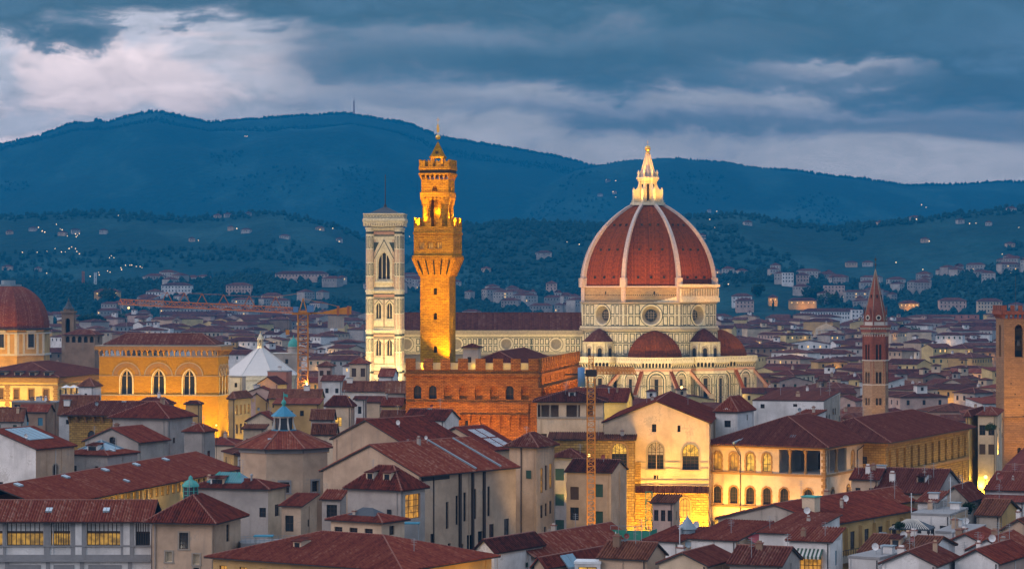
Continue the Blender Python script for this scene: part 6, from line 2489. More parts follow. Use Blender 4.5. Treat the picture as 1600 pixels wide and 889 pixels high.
for xx, yy in ((-10, -9), (-3, -9), (5, -10), (11, -9)):
    flood(H.loc(xx, -H.d / 2 + yy, 3), H.loc(xx, -H.d / 2, 14), 4.0, (1, .50, .10), 110, rad=.3)
glow_point(H.loc(-7.5, -H.d / 2 - 2.2, 4.0), 2.6, 3.0, (1, .65, .12))
flood(H.loc(H.w / 2 + 9, -4, 5), H.loc(H.w / 2, 0, 15), 3.6, (1, .50, .10), 110, rad=.3)
H = House('stone_palace', 'long brown stone palace with a row of deep windows over coarse courses', 'palace', 1300, 1384, 1512, 692, 523, -25.5, w=20)
n = 12
H.walls('stone_rough', (), [(H.d * (k + .55) / n, H.ze - 6.2, 1.7, 4.6, 'r', 'dark') for k in range(n)] + [(H.d * (k + .55) / n, H.ze - 11.5, .9, 2.1, 'r', 'tall') for k in range(2, n)], depth=.7,
        mats=['stone_rough', 'stone_ochre'], extra=lambda mb, s: [strip(mb, s.right, 0, s.d, s.ze - 7.0, s.ze - 6.4, 1, .3), strip(mb, s.right, 0, s.d, s.ze - .6, s.ze, 1, .4)])
H.roof('hip', 4.2, 1.6, 'tile_dark')
for f in (.1, .35, .6, .85):
    flood(H.loc(H.w / 2 + 8, H.d * (f - .5), 3), H.loc(H.w / 2, H.d * (f - .5), 12), 1.9, (1, .50, .06), 110, rad=.3)
H = House('white_roof_house', 'white house with a red roof standing up behind the arcaded palazzo roof', 'house', 1118, 1152, 1178, 645, 530, -24)
H.walls('plaster_white', [(H.w * .55, H.ze - 3.0, 1.4, 1.4, 'r', 'dark')], [(H.d * .6, H.ze - 1.8, .8, 1.2, 'r', 'dark')], gable='y', rise=1.0)
H.roof('hip', 3.0, .4, 'tile_red')
H = House('white_parapet_block', 'long white blank wall with two tiny openings behind the palazzo roof', 'house', 1176, 1287, 1313, 627, 552, -12)
H.walls('plaster_white', [(H.w * .14, H.ze - 1.6, .9, .9, 'r', 'dark'), (H.w * .6, H.ze - 1.2, .9, .6, 'r', 'dark')], parts={'r': 1}, mats=['plaster_white', 'plaster_worn'])
H.roof('shed', .3, .1, 'tile_dark')
for x in (-4, 5, 7):
    H.antenna(x, 1, 3.2)
H = House('dormer_house', 'little white dormer house with a lean red roof on the palazzo slope', 'house', 1237, 1266, 1290, 653, 532, -24)
H.walls('plaster_white')
H.roof('shed', 1.0, .3, 'tile_red')

H = House('loggia_house', 'cream house with an open top loggia and dark shutters beside the town hall', 'house', 839, 942, 950, 629, 560, -3, d=14)
Z = H.ze
H.walls('plaster_cream', [(H.w * .17, Z - 3.1, 4.6, 2.6, 'r', None), (H.w * .55, Z - 3.1, 3.0, 2.6, 'r', None), (H.w * .8, Z - 3.1, 1.5, 2.6, 'r', None), (H.w * .1, Z - 9.0, 1.4, 2.2, 'r', 'shut_brown'), (H.w * .45, Z - 8.3, .7, .8, 'r', 'void'), (H.w * .86, Z - 8.6, 1.2, 2.2, 'r', 'shut_brown')],
        depth=.5, mats=['plaster_cream', 'plaster_brown', 'stone_trim', 'void'],
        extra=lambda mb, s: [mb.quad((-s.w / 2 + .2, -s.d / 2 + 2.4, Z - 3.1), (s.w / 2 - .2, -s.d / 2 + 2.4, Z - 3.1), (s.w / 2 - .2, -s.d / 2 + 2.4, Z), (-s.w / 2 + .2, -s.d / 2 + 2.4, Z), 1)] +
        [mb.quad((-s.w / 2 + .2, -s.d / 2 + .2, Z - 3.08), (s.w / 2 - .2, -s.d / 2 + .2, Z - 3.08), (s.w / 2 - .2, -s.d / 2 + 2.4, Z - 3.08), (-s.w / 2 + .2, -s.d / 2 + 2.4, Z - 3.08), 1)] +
        [mb.lathe(*s.front(s.w * f, 0, -.25)[:2], [(.25, Z - 3.1), (.2, Z - .2)], 8, 2) for f in (.2, .62, .9)] + [strip(mb, s.front, 0, s.w, Z - 3.5, Z - 3.1, 2, .2)])
H.roof('hip', 2.4, 1.0, 'tile_dark')
flood(H.loc(-2, -H.d / 2 - 12, 10), H.loc(-1, -H.d / 2, 22), .9, (1, .62, .22), 80)
H = House('yellow_gable_house', 'small house with a glowing yellow gable end and a long red roof', 'house', 893, 978, 988, 628, 588, -8)
H.walls('plaster_yellow', (), [(H.d * .5, H.ze - 3.2, .3, 2.2, 'r', 'void')], gable='x', rise=2.6)
H.roof('gable', 2.6, .5, 'tile_red', 'x')
flood(H.loc(H.w / 2 + 7, -2, H.ze - 3), H.loc(H.w / 2, 0, H.ze - 1), 3.4, (1, .68, .05), 110)
flood(H.loc(H.w / 2 - 4, -H.d / 2 - 6, H.ze - 5), H.loc(H.w / 2 - 3, -H.d / 2, H.ze - 2), 2.2, (1, .68, .05), 110)

# ---- crowded small houses, lower corner
T_ = [  # name, label, xl, xc, xr, ye, D, rot, wall, right wall, roof, rise, axis, front windows, side windows, extras
    ('apartment_house', 'long ochre apartment house with stained gable wall, balcony floor and wide brown roof', 1122, 1298, 1428, 820, 402, -33, 'plaster_worn', 'plaster_ochre', 'gable', 2.6, 'y', [], [(6, 4.4, 1.6, 2.8, ['dark', 'shut_brown', 'dark']), (6, 10.5, 1.5, 2.6, ['dark', 'shut_brown', 'lit']), (5, 14.5, 1.5, 2.4, 'dark')], 'cdp'),
    ('raised_roof_house', 'raised block with a bright red roof at the far end of the ochre apartment house', 1318, 1375, 1428, 790, 436, -33, 'plaster_beige', 'plaster_ochre', 'gable', 2.0, 'y', [], [(1, 3.0, .8, .9, 'void')], 'a'),
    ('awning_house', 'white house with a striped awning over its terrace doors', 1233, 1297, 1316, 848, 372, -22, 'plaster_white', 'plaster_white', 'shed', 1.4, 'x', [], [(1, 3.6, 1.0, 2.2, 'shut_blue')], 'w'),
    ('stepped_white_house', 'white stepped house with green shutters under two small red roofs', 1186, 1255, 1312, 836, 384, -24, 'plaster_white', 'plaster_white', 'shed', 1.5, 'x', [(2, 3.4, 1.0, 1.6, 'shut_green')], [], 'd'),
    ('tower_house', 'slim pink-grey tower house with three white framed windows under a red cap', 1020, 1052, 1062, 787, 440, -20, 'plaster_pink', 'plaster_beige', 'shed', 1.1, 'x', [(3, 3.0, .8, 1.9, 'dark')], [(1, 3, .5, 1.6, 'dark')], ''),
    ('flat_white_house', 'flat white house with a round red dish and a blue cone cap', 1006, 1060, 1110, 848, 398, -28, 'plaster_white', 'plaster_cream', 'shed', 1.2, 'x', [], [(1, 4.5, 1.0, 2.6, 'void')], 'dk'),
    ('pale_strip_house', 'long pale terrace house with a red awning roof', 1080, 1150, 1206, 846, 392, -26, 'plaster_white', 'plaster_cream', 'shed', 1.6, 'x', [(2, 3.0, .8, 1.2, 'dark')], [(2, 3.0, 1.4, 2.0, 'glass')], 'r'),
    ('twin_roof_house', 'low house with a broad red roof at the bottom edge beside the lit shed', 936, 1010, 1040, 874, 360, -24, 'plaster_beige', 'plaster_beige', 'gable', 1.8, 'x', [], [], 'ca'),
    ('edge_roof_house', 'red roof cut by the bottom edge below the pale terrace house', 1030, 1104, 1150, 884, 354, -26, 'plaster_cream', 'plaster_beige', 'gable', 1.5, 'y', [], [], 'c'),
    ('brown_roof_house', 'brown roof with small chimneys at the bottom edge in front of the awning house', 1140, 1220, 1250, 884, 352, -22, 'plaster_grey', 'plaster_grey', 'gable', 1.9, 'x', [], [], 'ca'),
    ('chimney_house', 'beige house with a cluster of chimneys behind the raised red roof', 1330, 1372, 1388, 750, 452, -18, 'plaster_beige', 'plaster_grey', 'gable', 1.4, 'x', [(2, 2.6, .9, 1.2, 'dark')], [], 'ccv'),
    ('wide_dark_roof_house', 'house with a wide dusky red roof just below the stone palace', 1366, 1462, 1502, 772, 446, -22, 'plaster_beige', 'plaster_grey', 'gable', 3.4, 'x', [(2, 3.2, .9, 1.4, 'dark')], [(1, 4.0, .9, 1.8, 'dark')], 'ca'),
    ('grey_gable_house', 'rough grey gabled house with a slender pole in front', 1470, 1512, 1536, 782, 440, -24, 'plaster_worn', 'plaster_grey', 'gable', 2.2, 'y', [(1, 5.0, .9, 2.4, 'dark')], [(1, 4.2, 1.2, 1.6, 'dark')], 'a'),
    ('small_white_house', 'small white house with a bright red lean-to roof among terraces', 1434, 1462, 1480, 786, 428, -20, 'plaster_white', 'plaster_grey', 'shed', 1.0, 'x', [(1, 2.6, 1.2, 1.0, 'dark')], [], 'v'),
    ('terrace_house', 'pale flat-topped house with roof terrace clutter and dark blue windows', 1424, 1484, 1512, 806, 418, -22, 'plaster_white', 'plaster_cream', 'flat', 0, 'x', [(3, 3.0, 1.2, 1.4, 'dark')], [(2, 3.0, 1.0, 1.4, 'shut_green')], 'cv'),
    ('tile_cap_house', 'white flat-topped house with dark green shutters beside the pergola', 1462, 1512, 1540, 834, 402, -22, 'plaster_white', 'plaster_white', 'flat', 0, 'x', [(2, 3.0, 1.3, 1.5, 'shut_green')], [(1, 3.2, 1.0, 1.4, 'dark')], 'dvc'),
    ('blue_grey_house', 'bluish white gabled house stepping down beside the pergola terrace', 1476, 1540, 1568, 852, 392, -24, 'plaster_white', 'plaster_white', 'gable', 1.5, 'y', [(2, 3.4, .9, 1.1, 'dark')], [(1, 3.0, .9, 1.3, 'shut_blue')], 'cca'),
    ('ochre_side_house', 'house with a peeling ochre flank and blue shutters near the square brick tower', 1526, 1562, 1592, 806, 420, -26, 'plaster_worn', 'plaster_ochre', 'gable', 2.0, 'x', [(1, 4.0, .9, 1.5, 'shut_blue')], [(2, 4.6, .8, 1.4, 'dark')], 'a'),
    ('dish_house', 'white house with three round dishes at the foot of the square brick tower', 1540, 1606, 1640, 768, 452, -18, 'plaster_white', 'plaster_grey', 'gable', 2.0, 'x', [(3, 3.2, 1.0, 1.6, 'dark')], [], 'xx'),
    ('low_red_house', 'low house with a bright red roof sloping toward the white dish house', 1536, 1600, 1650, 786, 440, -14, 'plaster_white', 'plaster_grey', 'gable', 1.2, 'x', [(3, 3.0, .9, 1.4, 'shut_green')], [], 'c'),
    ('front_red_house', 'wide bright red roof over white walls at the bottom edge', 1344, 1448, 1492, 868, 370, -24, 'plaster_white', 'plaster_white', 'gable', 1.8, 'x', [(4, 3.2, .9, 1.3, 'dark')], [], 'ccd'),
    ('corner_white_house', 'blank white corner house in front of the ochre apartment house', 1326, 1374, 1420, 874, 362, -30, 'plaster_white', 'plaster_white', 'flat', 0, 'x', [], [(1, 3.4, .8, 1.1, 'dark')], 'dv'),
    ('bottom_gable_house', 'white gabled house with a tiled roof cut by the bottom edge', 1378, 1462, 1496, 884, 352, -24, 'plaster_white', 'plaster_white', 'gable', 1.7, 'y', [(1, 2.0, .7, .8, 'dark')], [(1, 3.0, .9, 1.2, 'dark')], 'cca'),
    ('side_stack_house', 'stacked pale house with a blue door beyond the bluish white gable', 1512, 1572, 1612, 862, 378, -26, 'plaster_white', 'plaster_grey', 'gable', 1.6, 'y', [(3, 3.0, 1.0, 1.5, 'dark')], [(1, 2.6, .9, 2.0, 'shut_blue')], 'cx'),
    ('low_corner_house', 'low pale house with a red roof in the bottom corner of the view', 1492, 1560, 1610, 880, 356, -28, 'plaster_white', 'plaster_pink', 'gable', 1.6, 'y', [(3, 3.0, .9, 1.3, 'shut_green')], [], 'cad'),
    ('beige_edge_house', 'beige house with a tiled roof at the edge under the brick tower', 1566, 1616, 1660, 830, 402, -26, 'plaster_beige', 'plaster_grey', 'gable', 1.6, 'y', [(3, 3.2, .9, 1.5, 'shut_green')], [], 'ca'),
    # left edge, middle distance
    ('brown_shutter_house', 'brown plastered house with light blue shutters below the yellow palazzo', 30, 74, 84, 643, 660, -10, 'plaster_brown', 'plaster_brown', 'gable', 1.6, 'x', [(2, 3.6, 1.3, 2.0, 'shut_blue')], [], 'c'),
    ('dark_terrace_house', 'jumbled brown house with roof sheds in front of the yellow palazzo', 18, 88, 98, 629, 700, -8, 'plaster_brown', 'plaster_brown', 'flat', 0, 'x', [(4, 2.4, 1.6, 1.8, 'dark')], [], 'cccv'),
    ('ribbed_roof_house', 'white house with a ribbed red roof beside the golden grain hall', 92, 150, 158, 645, 668, -8, 'plaster_white', 'plaster_white', 'gable', 4.2, 'x', [(2, 3.0, 1.2, 1.2, 'dark')], [], 'vv'),
    ('umbrella_terrace_house', 'white terrace house with folded white sunshades beside the golden hall', 96, 122, 126, 618, 735, -6, 'plaster_white', 'plaster_white', 'flat', 0, 'x', [(2, 2.4, 1.2, 1.4, 'dark')], [], 'u'),
    ('small_cube_house', 'white cube house tucked against the wall of the golden grain hall', 122, 146, 158, 605, 742, -10, 'plaster_white', 'plaster_white', 'hip', 2.4, 'x', [(1, 3, .8, 1.2, 'dark')], [], ''),
    ('dim_corner_house', 'dim grey house with a dark roof at the left edge under the palazzo', -40, 36, 42, 655, 640, -8, 'plaster_grey', 'plaster_grey', 'gable', 2.6, 'x', [(3, 3.0, 1.0, 1.6, 'shut_green')], [], 'c'),
    ('white_shed_house', 'white blank-walled house with a glazed roof in front of the golden hall', 150, 215, 222, 634, 690, -14, 'plaster_white', 'plaster_white', 'shed', 1.0, 'x', [(1, 2.6, .9, 1.2, 'dark')], [], 's'),
    ('small_tile_house', 'small house with a dark roof at the golden hall foot', 214, 262, 272, 632, 700, -16, 'plaster_grey', 'plaster_grey', 'hip', 1.6, 'x', [], [], 'c'),
    ('orange_flank_house', 'little orange house with a red cap against the golden hall corner', 290, 312, 316, 632, 720, -14, 'plaster_ochre', 'plaster_ochre', 'hip', .8, 'x', [], [], ''),
    # centre, before the bell tower
    ('street_palazzo', 'yellow palazzo with rows of lit windows beside the golden hall, street lamps below its eaves', 357, 367, 392, 624, 700, -16, 'plaster_ochre', 'plaster_yellow', 'hip', 1.8, 'y', [], [(4, 4.2, 1.3, 2.6, 'lit'), (4, 9.4, 1.3, 2.6, 'shut_brown'), (4, 14, 1.3, 2.6, 'shut_brown')], ''),
    ('orange_eaves_house', 'low house with lit orange eaves behind the lamp-lit street', 384, 418, 424, 628, 740, -16, 'plaster_ochre', 'plaster_yellow', 'gable', 2.4, 'y', [], [(3, 3, 1.0, 1.6, 'lit')], ''),
    ('vaulted_house', 'cream house with a wide arched upper window beside the blue capped lantern', 386, 428, 440, 658, 590, -10, 'plaster_cream', 'plaster_cream', 'gable', 1.8, 'y', [(1, 4.4, 2.6, 2.4, 'grid')], [], ''),
    ('cream_window_house', 'small cream house with square windows below the vaulted house', 380, 412, 418, 671, 575, -8, 'plaster_cream', 'plaster_cream', 'shed', .8, 'x', [(2, 3.6, 1.1, 1.6, 'dark')], [], ''),
    ('pink_gable_house', 'pink gabled house with a lit eaves edge between the white pyramid roof and the crane', 402, 434, 448, 600, 780, -18, 'plaster_pink', 'plaster_yellow', 'gable', 2.0, 'y', [(1, 3, .9, 1.2, 'dark')], [(3, 2.6, .8, 1.2, 'lit')], ''),
    ('rough_pink_house', 'rosy low house with a red roof just left of the crane mast', 384, 430, 436, 614, 740, -10, 'plaster_pink', 'plaster_pink', 'gable', 1.6, 'y', [(2, 2.6, .8, 1.0, 'dark')], [], 'v'),
    ('little_white_tower_house', 'narrow white house with a small window at the foot of the white pyramid roof', 359, 378, 384, 590, 800, -10, 'plaster_white', 'plaster_grey', 'flat', 0, 'x', [(1, 3, .9, 1.4, 'dark')], [], ''),
    ('brick_block_house', 'plain brick-red block before the white pyramid roof', 418, 450, 456, 581, 850, -6, 'plaster_red', 'plaster_red', 'flat', 0, 'x', [], [], 'c'),
    ('ochre_long_house', 'long ochre house with two stepped red roofs behind the crane mast', 420, 500, 506, 622, 690, -4, 'plaster_ochre', 'plaster_ochre', 'gable', 2.0, 'x', [(5, 2.6, .8, .8, 'dark')], [], 'v'),
    ('ochre_front_house', 'lower ochre wing in front of the long ochre house', 428, 498, 504, 632, 670, -4, 'plaster_ochre', 'plaster_ochre', 'shed', 1.2, 'x', [(4, 3.0, 1.0, 1.4, 'dark')], [], ''),
    ('hip_cap_house', 'pale lilac tower house with a hipped cap right of the crane', 497, 519, 523, 573, 800, -6, 'plaster_pink', 'plaster_grey', 'hip', 1.4, 'x', [(2, 2.8, 1.2, 1.6, 'shut_brown')], [], ''),
    ('white_lean_house', 'white house with a slanted roofline right of the crane mast', 503, 534, 538, 596, 745, -10, 'plaster_white', 'plaster_grey', 'shed', 1.6, 'x', [(2, 3.4, 1.0, 1.4, 'dark')], [], ''),
    ('cream_palazzo', 'cream house with shuttered windows at the foot of the bell tower', 546, 574, 578, 569, 900, -4, 'plaster_cream', 'plaster_cream', 'hip', 2.2, 'x', [(2, 4.4, 1.6, 3.0, 'shut_brown')], [], ''),
    ('blue_gable_house', 'bluish white house with a red roof right before the bell tower base', 592, 614, 622, 588, 830, -12, 'plaster_white', 'plaster_white', 'gable', 2.2, 'x', [(2, 3.2, .9, 1.4, 'shut_blue')], [], 'a'),
    ('long_lilac_house', 'long low house with two tiny lit windows below the bell tower', 536, 606, 610, 611, 720, -3, 'plaster_white', 'plaster_white', 'gable', 2.4, 'x', [(4, 2.6, .8, 1.1, ['dark', 'far_lit'])], [], 'v'),
    ('dark_roof_house', 'dusky roofed house between the long low house and the town hall', 604, 634, 637, 613, 715, -3, 'plaster_grey', 'plaster_grey', 'gable', 2.8, 'x', [(2, 3.0, .9, 1.4, 'dark')], [], ''),
    ('yellow_window_house', 'cream house with one big lit yellow window under a red roof', 509, 548, 554, 636, 610, -14, 'plaster_cream', 'plaster_grey', 'hip', 2.4, 'x', [(1, 4.6, 1.7, 2.2, 'bright')], [], 'a'),
    ('white_slot_house', 'white narrow house with one dark slot next to the big lit window house', 554, 570, 573, 625, 640, -8, 'plaster_white', 'plaster_grey', 'shed', .8, 'x', [(1, 3.4, .9, 1.8, 'void')], [], ''),
    ('cream_slope_house', 'cream house with a sloping red roof behind the white slot house', 572, 596, 600, 629, 650, -8, 'plaster_cream', 'plaster_cream', 'shed', 1.4, 'x', [], [], ''),
    ('yellow_pair_house', 'yellow house with a wide shaded window beside the town hall corner', 597, 627, 634, 634, 625, -8, 'plaster_yellow', 'plaster_yellow', 'gable', 1.6, 'x', [(1, 3.0, 1.8, 1.4, 'shut_brown')], [], ''),
    ('yellow_lower_house', 'lower yellow house with a red roof against the town hall', 595, 630, 636, 654, 605, -8, 'plaster_yellow', 'plaster_yellow', 'gable', 1.6, 'x', [], [], ''),
    ('white_gable_house', 'white gabled house with a dark roof in front of the town hall', 630, 694, 717, 657, 560, -22, 'plaster_white', 'plaster_white', 'gable', 2.0, 'x', [], [], 'a'),
    ('arched_door_house', 'cream low house with a wide lit arched window behind the octagonal tower', 488, 524, 528, 676, 545, -10, 'plaster_cream', 'plaster_cream', 'gable', 1.6, 'x', [(1, 4.2, 2.4, 2.6, 'grid_lit')], [], ''),
    ('shaded_roof_house', 'dim house with a long dusky roof between the crane and the yellow window house', 486, 520, 524, 654, 590, -6, 'plaster_grey', 'plaster_grey', 'gable', 1.8, 'x', [(2, 2.4, 1.2, 1.0, 'lit')], [], ''),
    ('skylight_pyramid_house', 'red roofed house with a small white skylight below the yellow window house', 556, 598, 604, 672, 560, -14, 'plaster_beige', 'plaster_beige', 'gable', 2.2, 'x', [], [], 's'),
    # under the keep and behind the palazzo
    ('balcony_house', 'tall house with white balconies and plants beside the square brick tower', 1528, 1556, 1566, 650, 600, -14, 'plaster_cream', 'plaster_cream', 'hip', 1.4, 'x', [(2, 4.5, 1.4, 2.4, 'dark'), (2, 9, 1.4, 2.4, 'shut_brown')], [], ''),
    ('glow_street_house', 'tall narrow house glowing yellow along the bright street', 1509, 1514, 1538, 652, 600, -20, 'plaster_ochre', 'plaster_yellow', 'hip', 1.4, 'y', [], [(4, 5, 1.0, 2.0, 'shut_brown'), (4, 10, 1.0, 2.0, 'shut_brown')], ''),
]
for row in T_:
    (nm, lab, xl, xc, xr, ye, D, rot, wm, wm2, rk, rise, ax, fw, sw, ex) = row
    H = House(nm, lab, nm.split('_')[-1] if nm.split('_')[-1] in ('palazzo',) else 'house', xl, xc, xr, ye, D, rot)
    tr = rnd.choice(['tile_red', 'tile_red', 'tile_dark', 'tile_brown'])
    fo2, so2 = [], []
    for n_, dz, w, h, s in fw:
        fo2 += grid(n_, [H.ze - dz], H.w, w, h, 'a' if (nm in ('vaulted_house', 'arched_door_house')) else 'r', s)
    for n_, dz, w, h, s in sw:
        so2 += grid(n_, [H.ze - dz], H.d, w, h, 'r', s)
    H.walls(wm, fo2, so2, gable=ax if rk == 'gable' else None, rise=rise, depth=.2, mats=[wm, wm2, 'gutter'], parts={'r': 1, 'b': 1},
            extra=lambda mb, s: mb.bar(s.front(s.w - .35, 0, .12), s.front(s.w - .35, s.ze - .1, .12), .08, 2))
    H.roof(rk, rise, .45, 'stone_grey' if rk == 'flat' else tr, ax)
    for ch_ in ex:
        x, y = rnd.uniform(-.38, .38) * H.w, rnd.uniform(-.3, .3) * H.d
        if ch_ == 'c':
            H.chimney(x, y, rnd.uniform(.8, 1.5), rnd.uniform(.6, 1.1), rnd.choice(['plaster_beige', 'plaster_white', 'plaster_brown']))
        elif ch_ == 'a':
            H.antenna(x, y, rnd.uniform(2.4, 3.8))
        elif ch_ == 'd':
            H.dish(x, y, 'dish_white')
        elif ch_ == 'x':
            H.dish(x, -H.d * .3, 'dish_red')
        elif ch_ == 's':
            H.skylight(-H.w * .15, H.w * .15, -H.d * .35, -H.d * .1, 'panel_pale', .25)
        elif ch_ == 'v':
            mb = MB()
            z = H.roof_z(x, y) - .5
            mb.box(x - .8, x + .8, y - .6, y + .6, z, z + 1.5, 0)
            mb.box(x - 1.0, x + 1.0, y - .8, y + .8, z + 1.5, z + 1.65, 1)
            mb.build('roof_hatch', ['plaster_white', 'lead'], H.root)
        elif ch_ == 'p':
            for q in range(2):
                for k in range(2):
                    H.skylight(-H.w * .3 + q * 3.0, -H.w * .3 + q * 3.0 + 2.6, -H.d * .32 + k * 6.5, -H.d * .32 + k * 6.5 + 5.5, 'solar', .3)
            mb = MB()
            fr = H.right
            strip(mb, fr, H.d * .05, H.d * .75, H.ze - 6.2, H.ze - 5.2, 0, 1.1)
            for k in range(26):
                s = H.d * (.05 + .7 * k / 25)
                mb.bar(fr(s, H.ze - 5.2, 1.05), fr(s, H.ze - 4.2, 1.05), .05, 1)
            mb.bar(fr(H.d * .05, H.ze - 4.2, 1.05), fr(H.d * .75, H.ze - 4.2, 1.05), .07, 1)
            mb.build('balcony', ['stone_trim', 'gutter'], H.root)
            for k in range(5):
                mb = MB()
                s = H.d * (.165 + .1667 * k)
                strip(mb, fr, s - .25, s + .25, H.ze - 5.2, H.ze - .8, 0, .6)
                mb.build('pillar', 'plaster_ochre', H.root)
            mb = MB()
            xx, yy = H.w * .22, -H.d * .36
            z = H.roof_z(xx, yy)
            mb.box(xx - 1.1, xx + 1.1, yy - 1.0, yy + 1.0, z - 1, z + 2.2, 0)
            mb.box(xx - 1.3, xx + 1.3, yy - 1.2, yy + 1.2, z + 2.2, z + 2.4, 1)
            mb.build('stair_head', ['plaster_cream', 'copper_green'], H.root)
        elif ch_ == 'w':
            mb = MB()
            for k in range(14):
                a, b = H.w * (.16 + .68 * k / 14), H.w * (.16 + .68 * (k + 1) / 14)
                m = k % 2
                f = H.front
                mb.quad(f(a, H.ze - 1.9, 1.4), f(b, H.ze - 1.9, 1.4), f(b, H.ze - .9, .05), f(a, H.ze - .9, .05), m)
                mb.quad(f(a, H.ze - 2.3, 1.4), f(b, H.ze - 2.3, 1.4), f(b, H.ze - 1.9, 1.4), f(a, H.ze - 1.9, 1.4), m)
            mb.build('awning', ['awning_stripe', 'shutter_green'], H.root)
            for t in (.3, .5, .7):
                put_win(H.root, Frame(H.front(0, 0, .3)[:2], 0), H.w * t, H.ze - 4.6, 1.3, 2.6, 'r', 'lit', .0)
        elif ch_ == 'k':
            mb = MB()
            mb.lathe(1.5, .5, [(1.25, H.ze), (1.25, H.ze + 1.6), (1.5, H.ze + 1.6), (.5, H.ze + 3.0), (.15, H.ze + 3.4), (0, H.ze + 3.9)], 14, 0, smooth=False)
            mb.build('cone_cap', 'lead', H.root)
        elif ch_ == 'r':
            mb = MB()
            f = H.right
            mb.quad(f(H.d * .25, H.ze - .9, 2.2), f(H.d, H.ze - .9, 2.2), f(H.d, H.ze + .5, .1), f(H.d * .25, H.ze + .5, .1), 0)
            mb.quad(f(H.d * .25, H.ze + .45, .1), f(H.d, H.ze + .45, .1), f(H.d, H.ze - .95, 2.2), f(H.d * .25, H.ze - .95, 2.2), 0)
            mb.build('awning', 'awning_red', H.root)
        elif ch_ == 'u':
            for k in range(2):
                mb = MB()
                xx = (-.22 + .44 * k) * H.w
                mb.bar((xx, -1, H.ze + .3), (xx, -1, H.ze + 2.8), .05, 1)
                mb.cone(regular(8, 1.6, .2, xx, -1), H.ze + 2.3, (xx, -1, H.ze + 3.1), 0)
                u_ = mb.build('sunshade', ['cloth_white', 'steel'])
                u_.location = (H.cx, H.cy, H.zb)
                u_.rotation_euler = (0, 0, H.rot)
                tag(u_, 'white sunshade open on the terrace beside the golden hall', 'sunshade', 'sunshades on the white terrace')
    if nm == 'street_palazzo':
        for f in (.2, .5, .8):
            flood(H.loc(H.w / 2 + 6, H.d * (f - .5), 5), H.loc(H.w / 2, H.d * (f - .5), 13), 2.6, (1, .6, .1), 110, rad=.3)
    if nm in ('orange_eaves_house', 'pink_gable_house', 'glow_street_house', 'yellow_pair_house'):
        flood(H.loc(H.w / 2 + 6, 0, H.ze - 9), H.loc(H.w / 2, 0, H.ze - 3), 2.4, (1, .58, .1), 120, rad=.3)

# yellow palazzo at the left
D = 800.0
YZ = lambda y: wz(y, D)
H = House('yellow_palazzo', 'long pale yellow palazzo lit from the street with dormers along its roof', 'palace', -60, 90, 132, 590, D, -14, d=46)
S = lambda p: (p + 60) / 150.0 * H.w
zz = H.ze
ops = [(S(p), zz - 6.8, 1.7, 3.1, 'r', 'shut_brown', ('stone_ochre', .35, False)) for p in (-42, -20, 2, 26, 49, 72)] + [(S(p), zz - 12.6, 1.7, 3.1, 'r', 'shut_brown', ('stone_ochre', .35, False)) for p in (-20, 2, 26, 49, 72)]


def yx(mb, s):
    for fr, L in ((s.front, s.w), (s.right, s.d)):
        strip(mb, fr, -.3, L + .3, zz - 1.6, zz - .1, 1, .6)
        strip(mb, fr, 0, L, zz - 7.6, zz - 7.2, 1, .15)
        strip(mb, fr, 0, L, zz - 2.6, zz - 2.4, 1, .15)
    for p in (12, 87):
        for k in range(16):
            w = .9 if k % 2 else .65
            strip(mb, s.front, S(p) - w, S(p) + w, zz - 14 + k * .72, zz - 13.4 + k * .72, 1, .12)


H.walls('plaster_yellow', ops, grid(11, [zz - 6.0], H.d, 1.3, 2.3, 'r', 'shut_brown'), mats=['plaster_yellow', 'stone_ochre'], extra=yx)
H.roof('hip', 4.2, 1.0, 'tile_dark')
for p in (2, 26, 49, 72):
    x = S(p) - H.w / 2
    mb = MB()
    mb.box(x - 1.1, x + 1.1, -H.d / 2 + .8, -H.d / 2 + 3.4, zz + .3, zz + 1.7, 0)
    mb.box(x - 1.4, x + 1.4, -H.d / 2 + .4, -H.d / 2 + 4.2, zz + 1.7, zz + 1.95, 1)
    mb.box(x - .8, x + .8, -H.d / 2 + .72, -H.d / 2 + .9, zz + .6, zz + 1.5, 2)
    mb.build('dormer', ['plaster_cream', 'gutter', 'glass_dark'], H.root)
for x in (-12, 0, 12):
    flood(H.loc(x, -H.d / 2 - 14, 6), H.loc(x, -H.d / 2, 20), 6.0, (1, .60, .10), 105)
flood(H.loc(H.w / 2 + 9, -8, 9), H.loc(H.w / 2, -4, 23), 4.0, (1, .55, .08), 110)
flood(H.loc(H.w / 2 + 9, 12, 9), H.loc(H.w / 2, 12, 23), 3.2, (1, .5, .06), 110)
H = House('loggia_tower_house', 'dark brick house with an arched open loggia under a red hipped roof', 'house', 101, 148, 160, 524, 1040, -14)
zz = H.ze
H.walls('plaster_brown', [(H.w * (k + .5) / 5, zz - 2.9, 1.7, 2.5, 'a', 'void') for k in range(5)], [(H.d * .5, zz - 2.9, 1.7, 2.5, 'a', 'void')], depth=.5)
H.roof('hip', 2.0, .8, 'tile_dark')

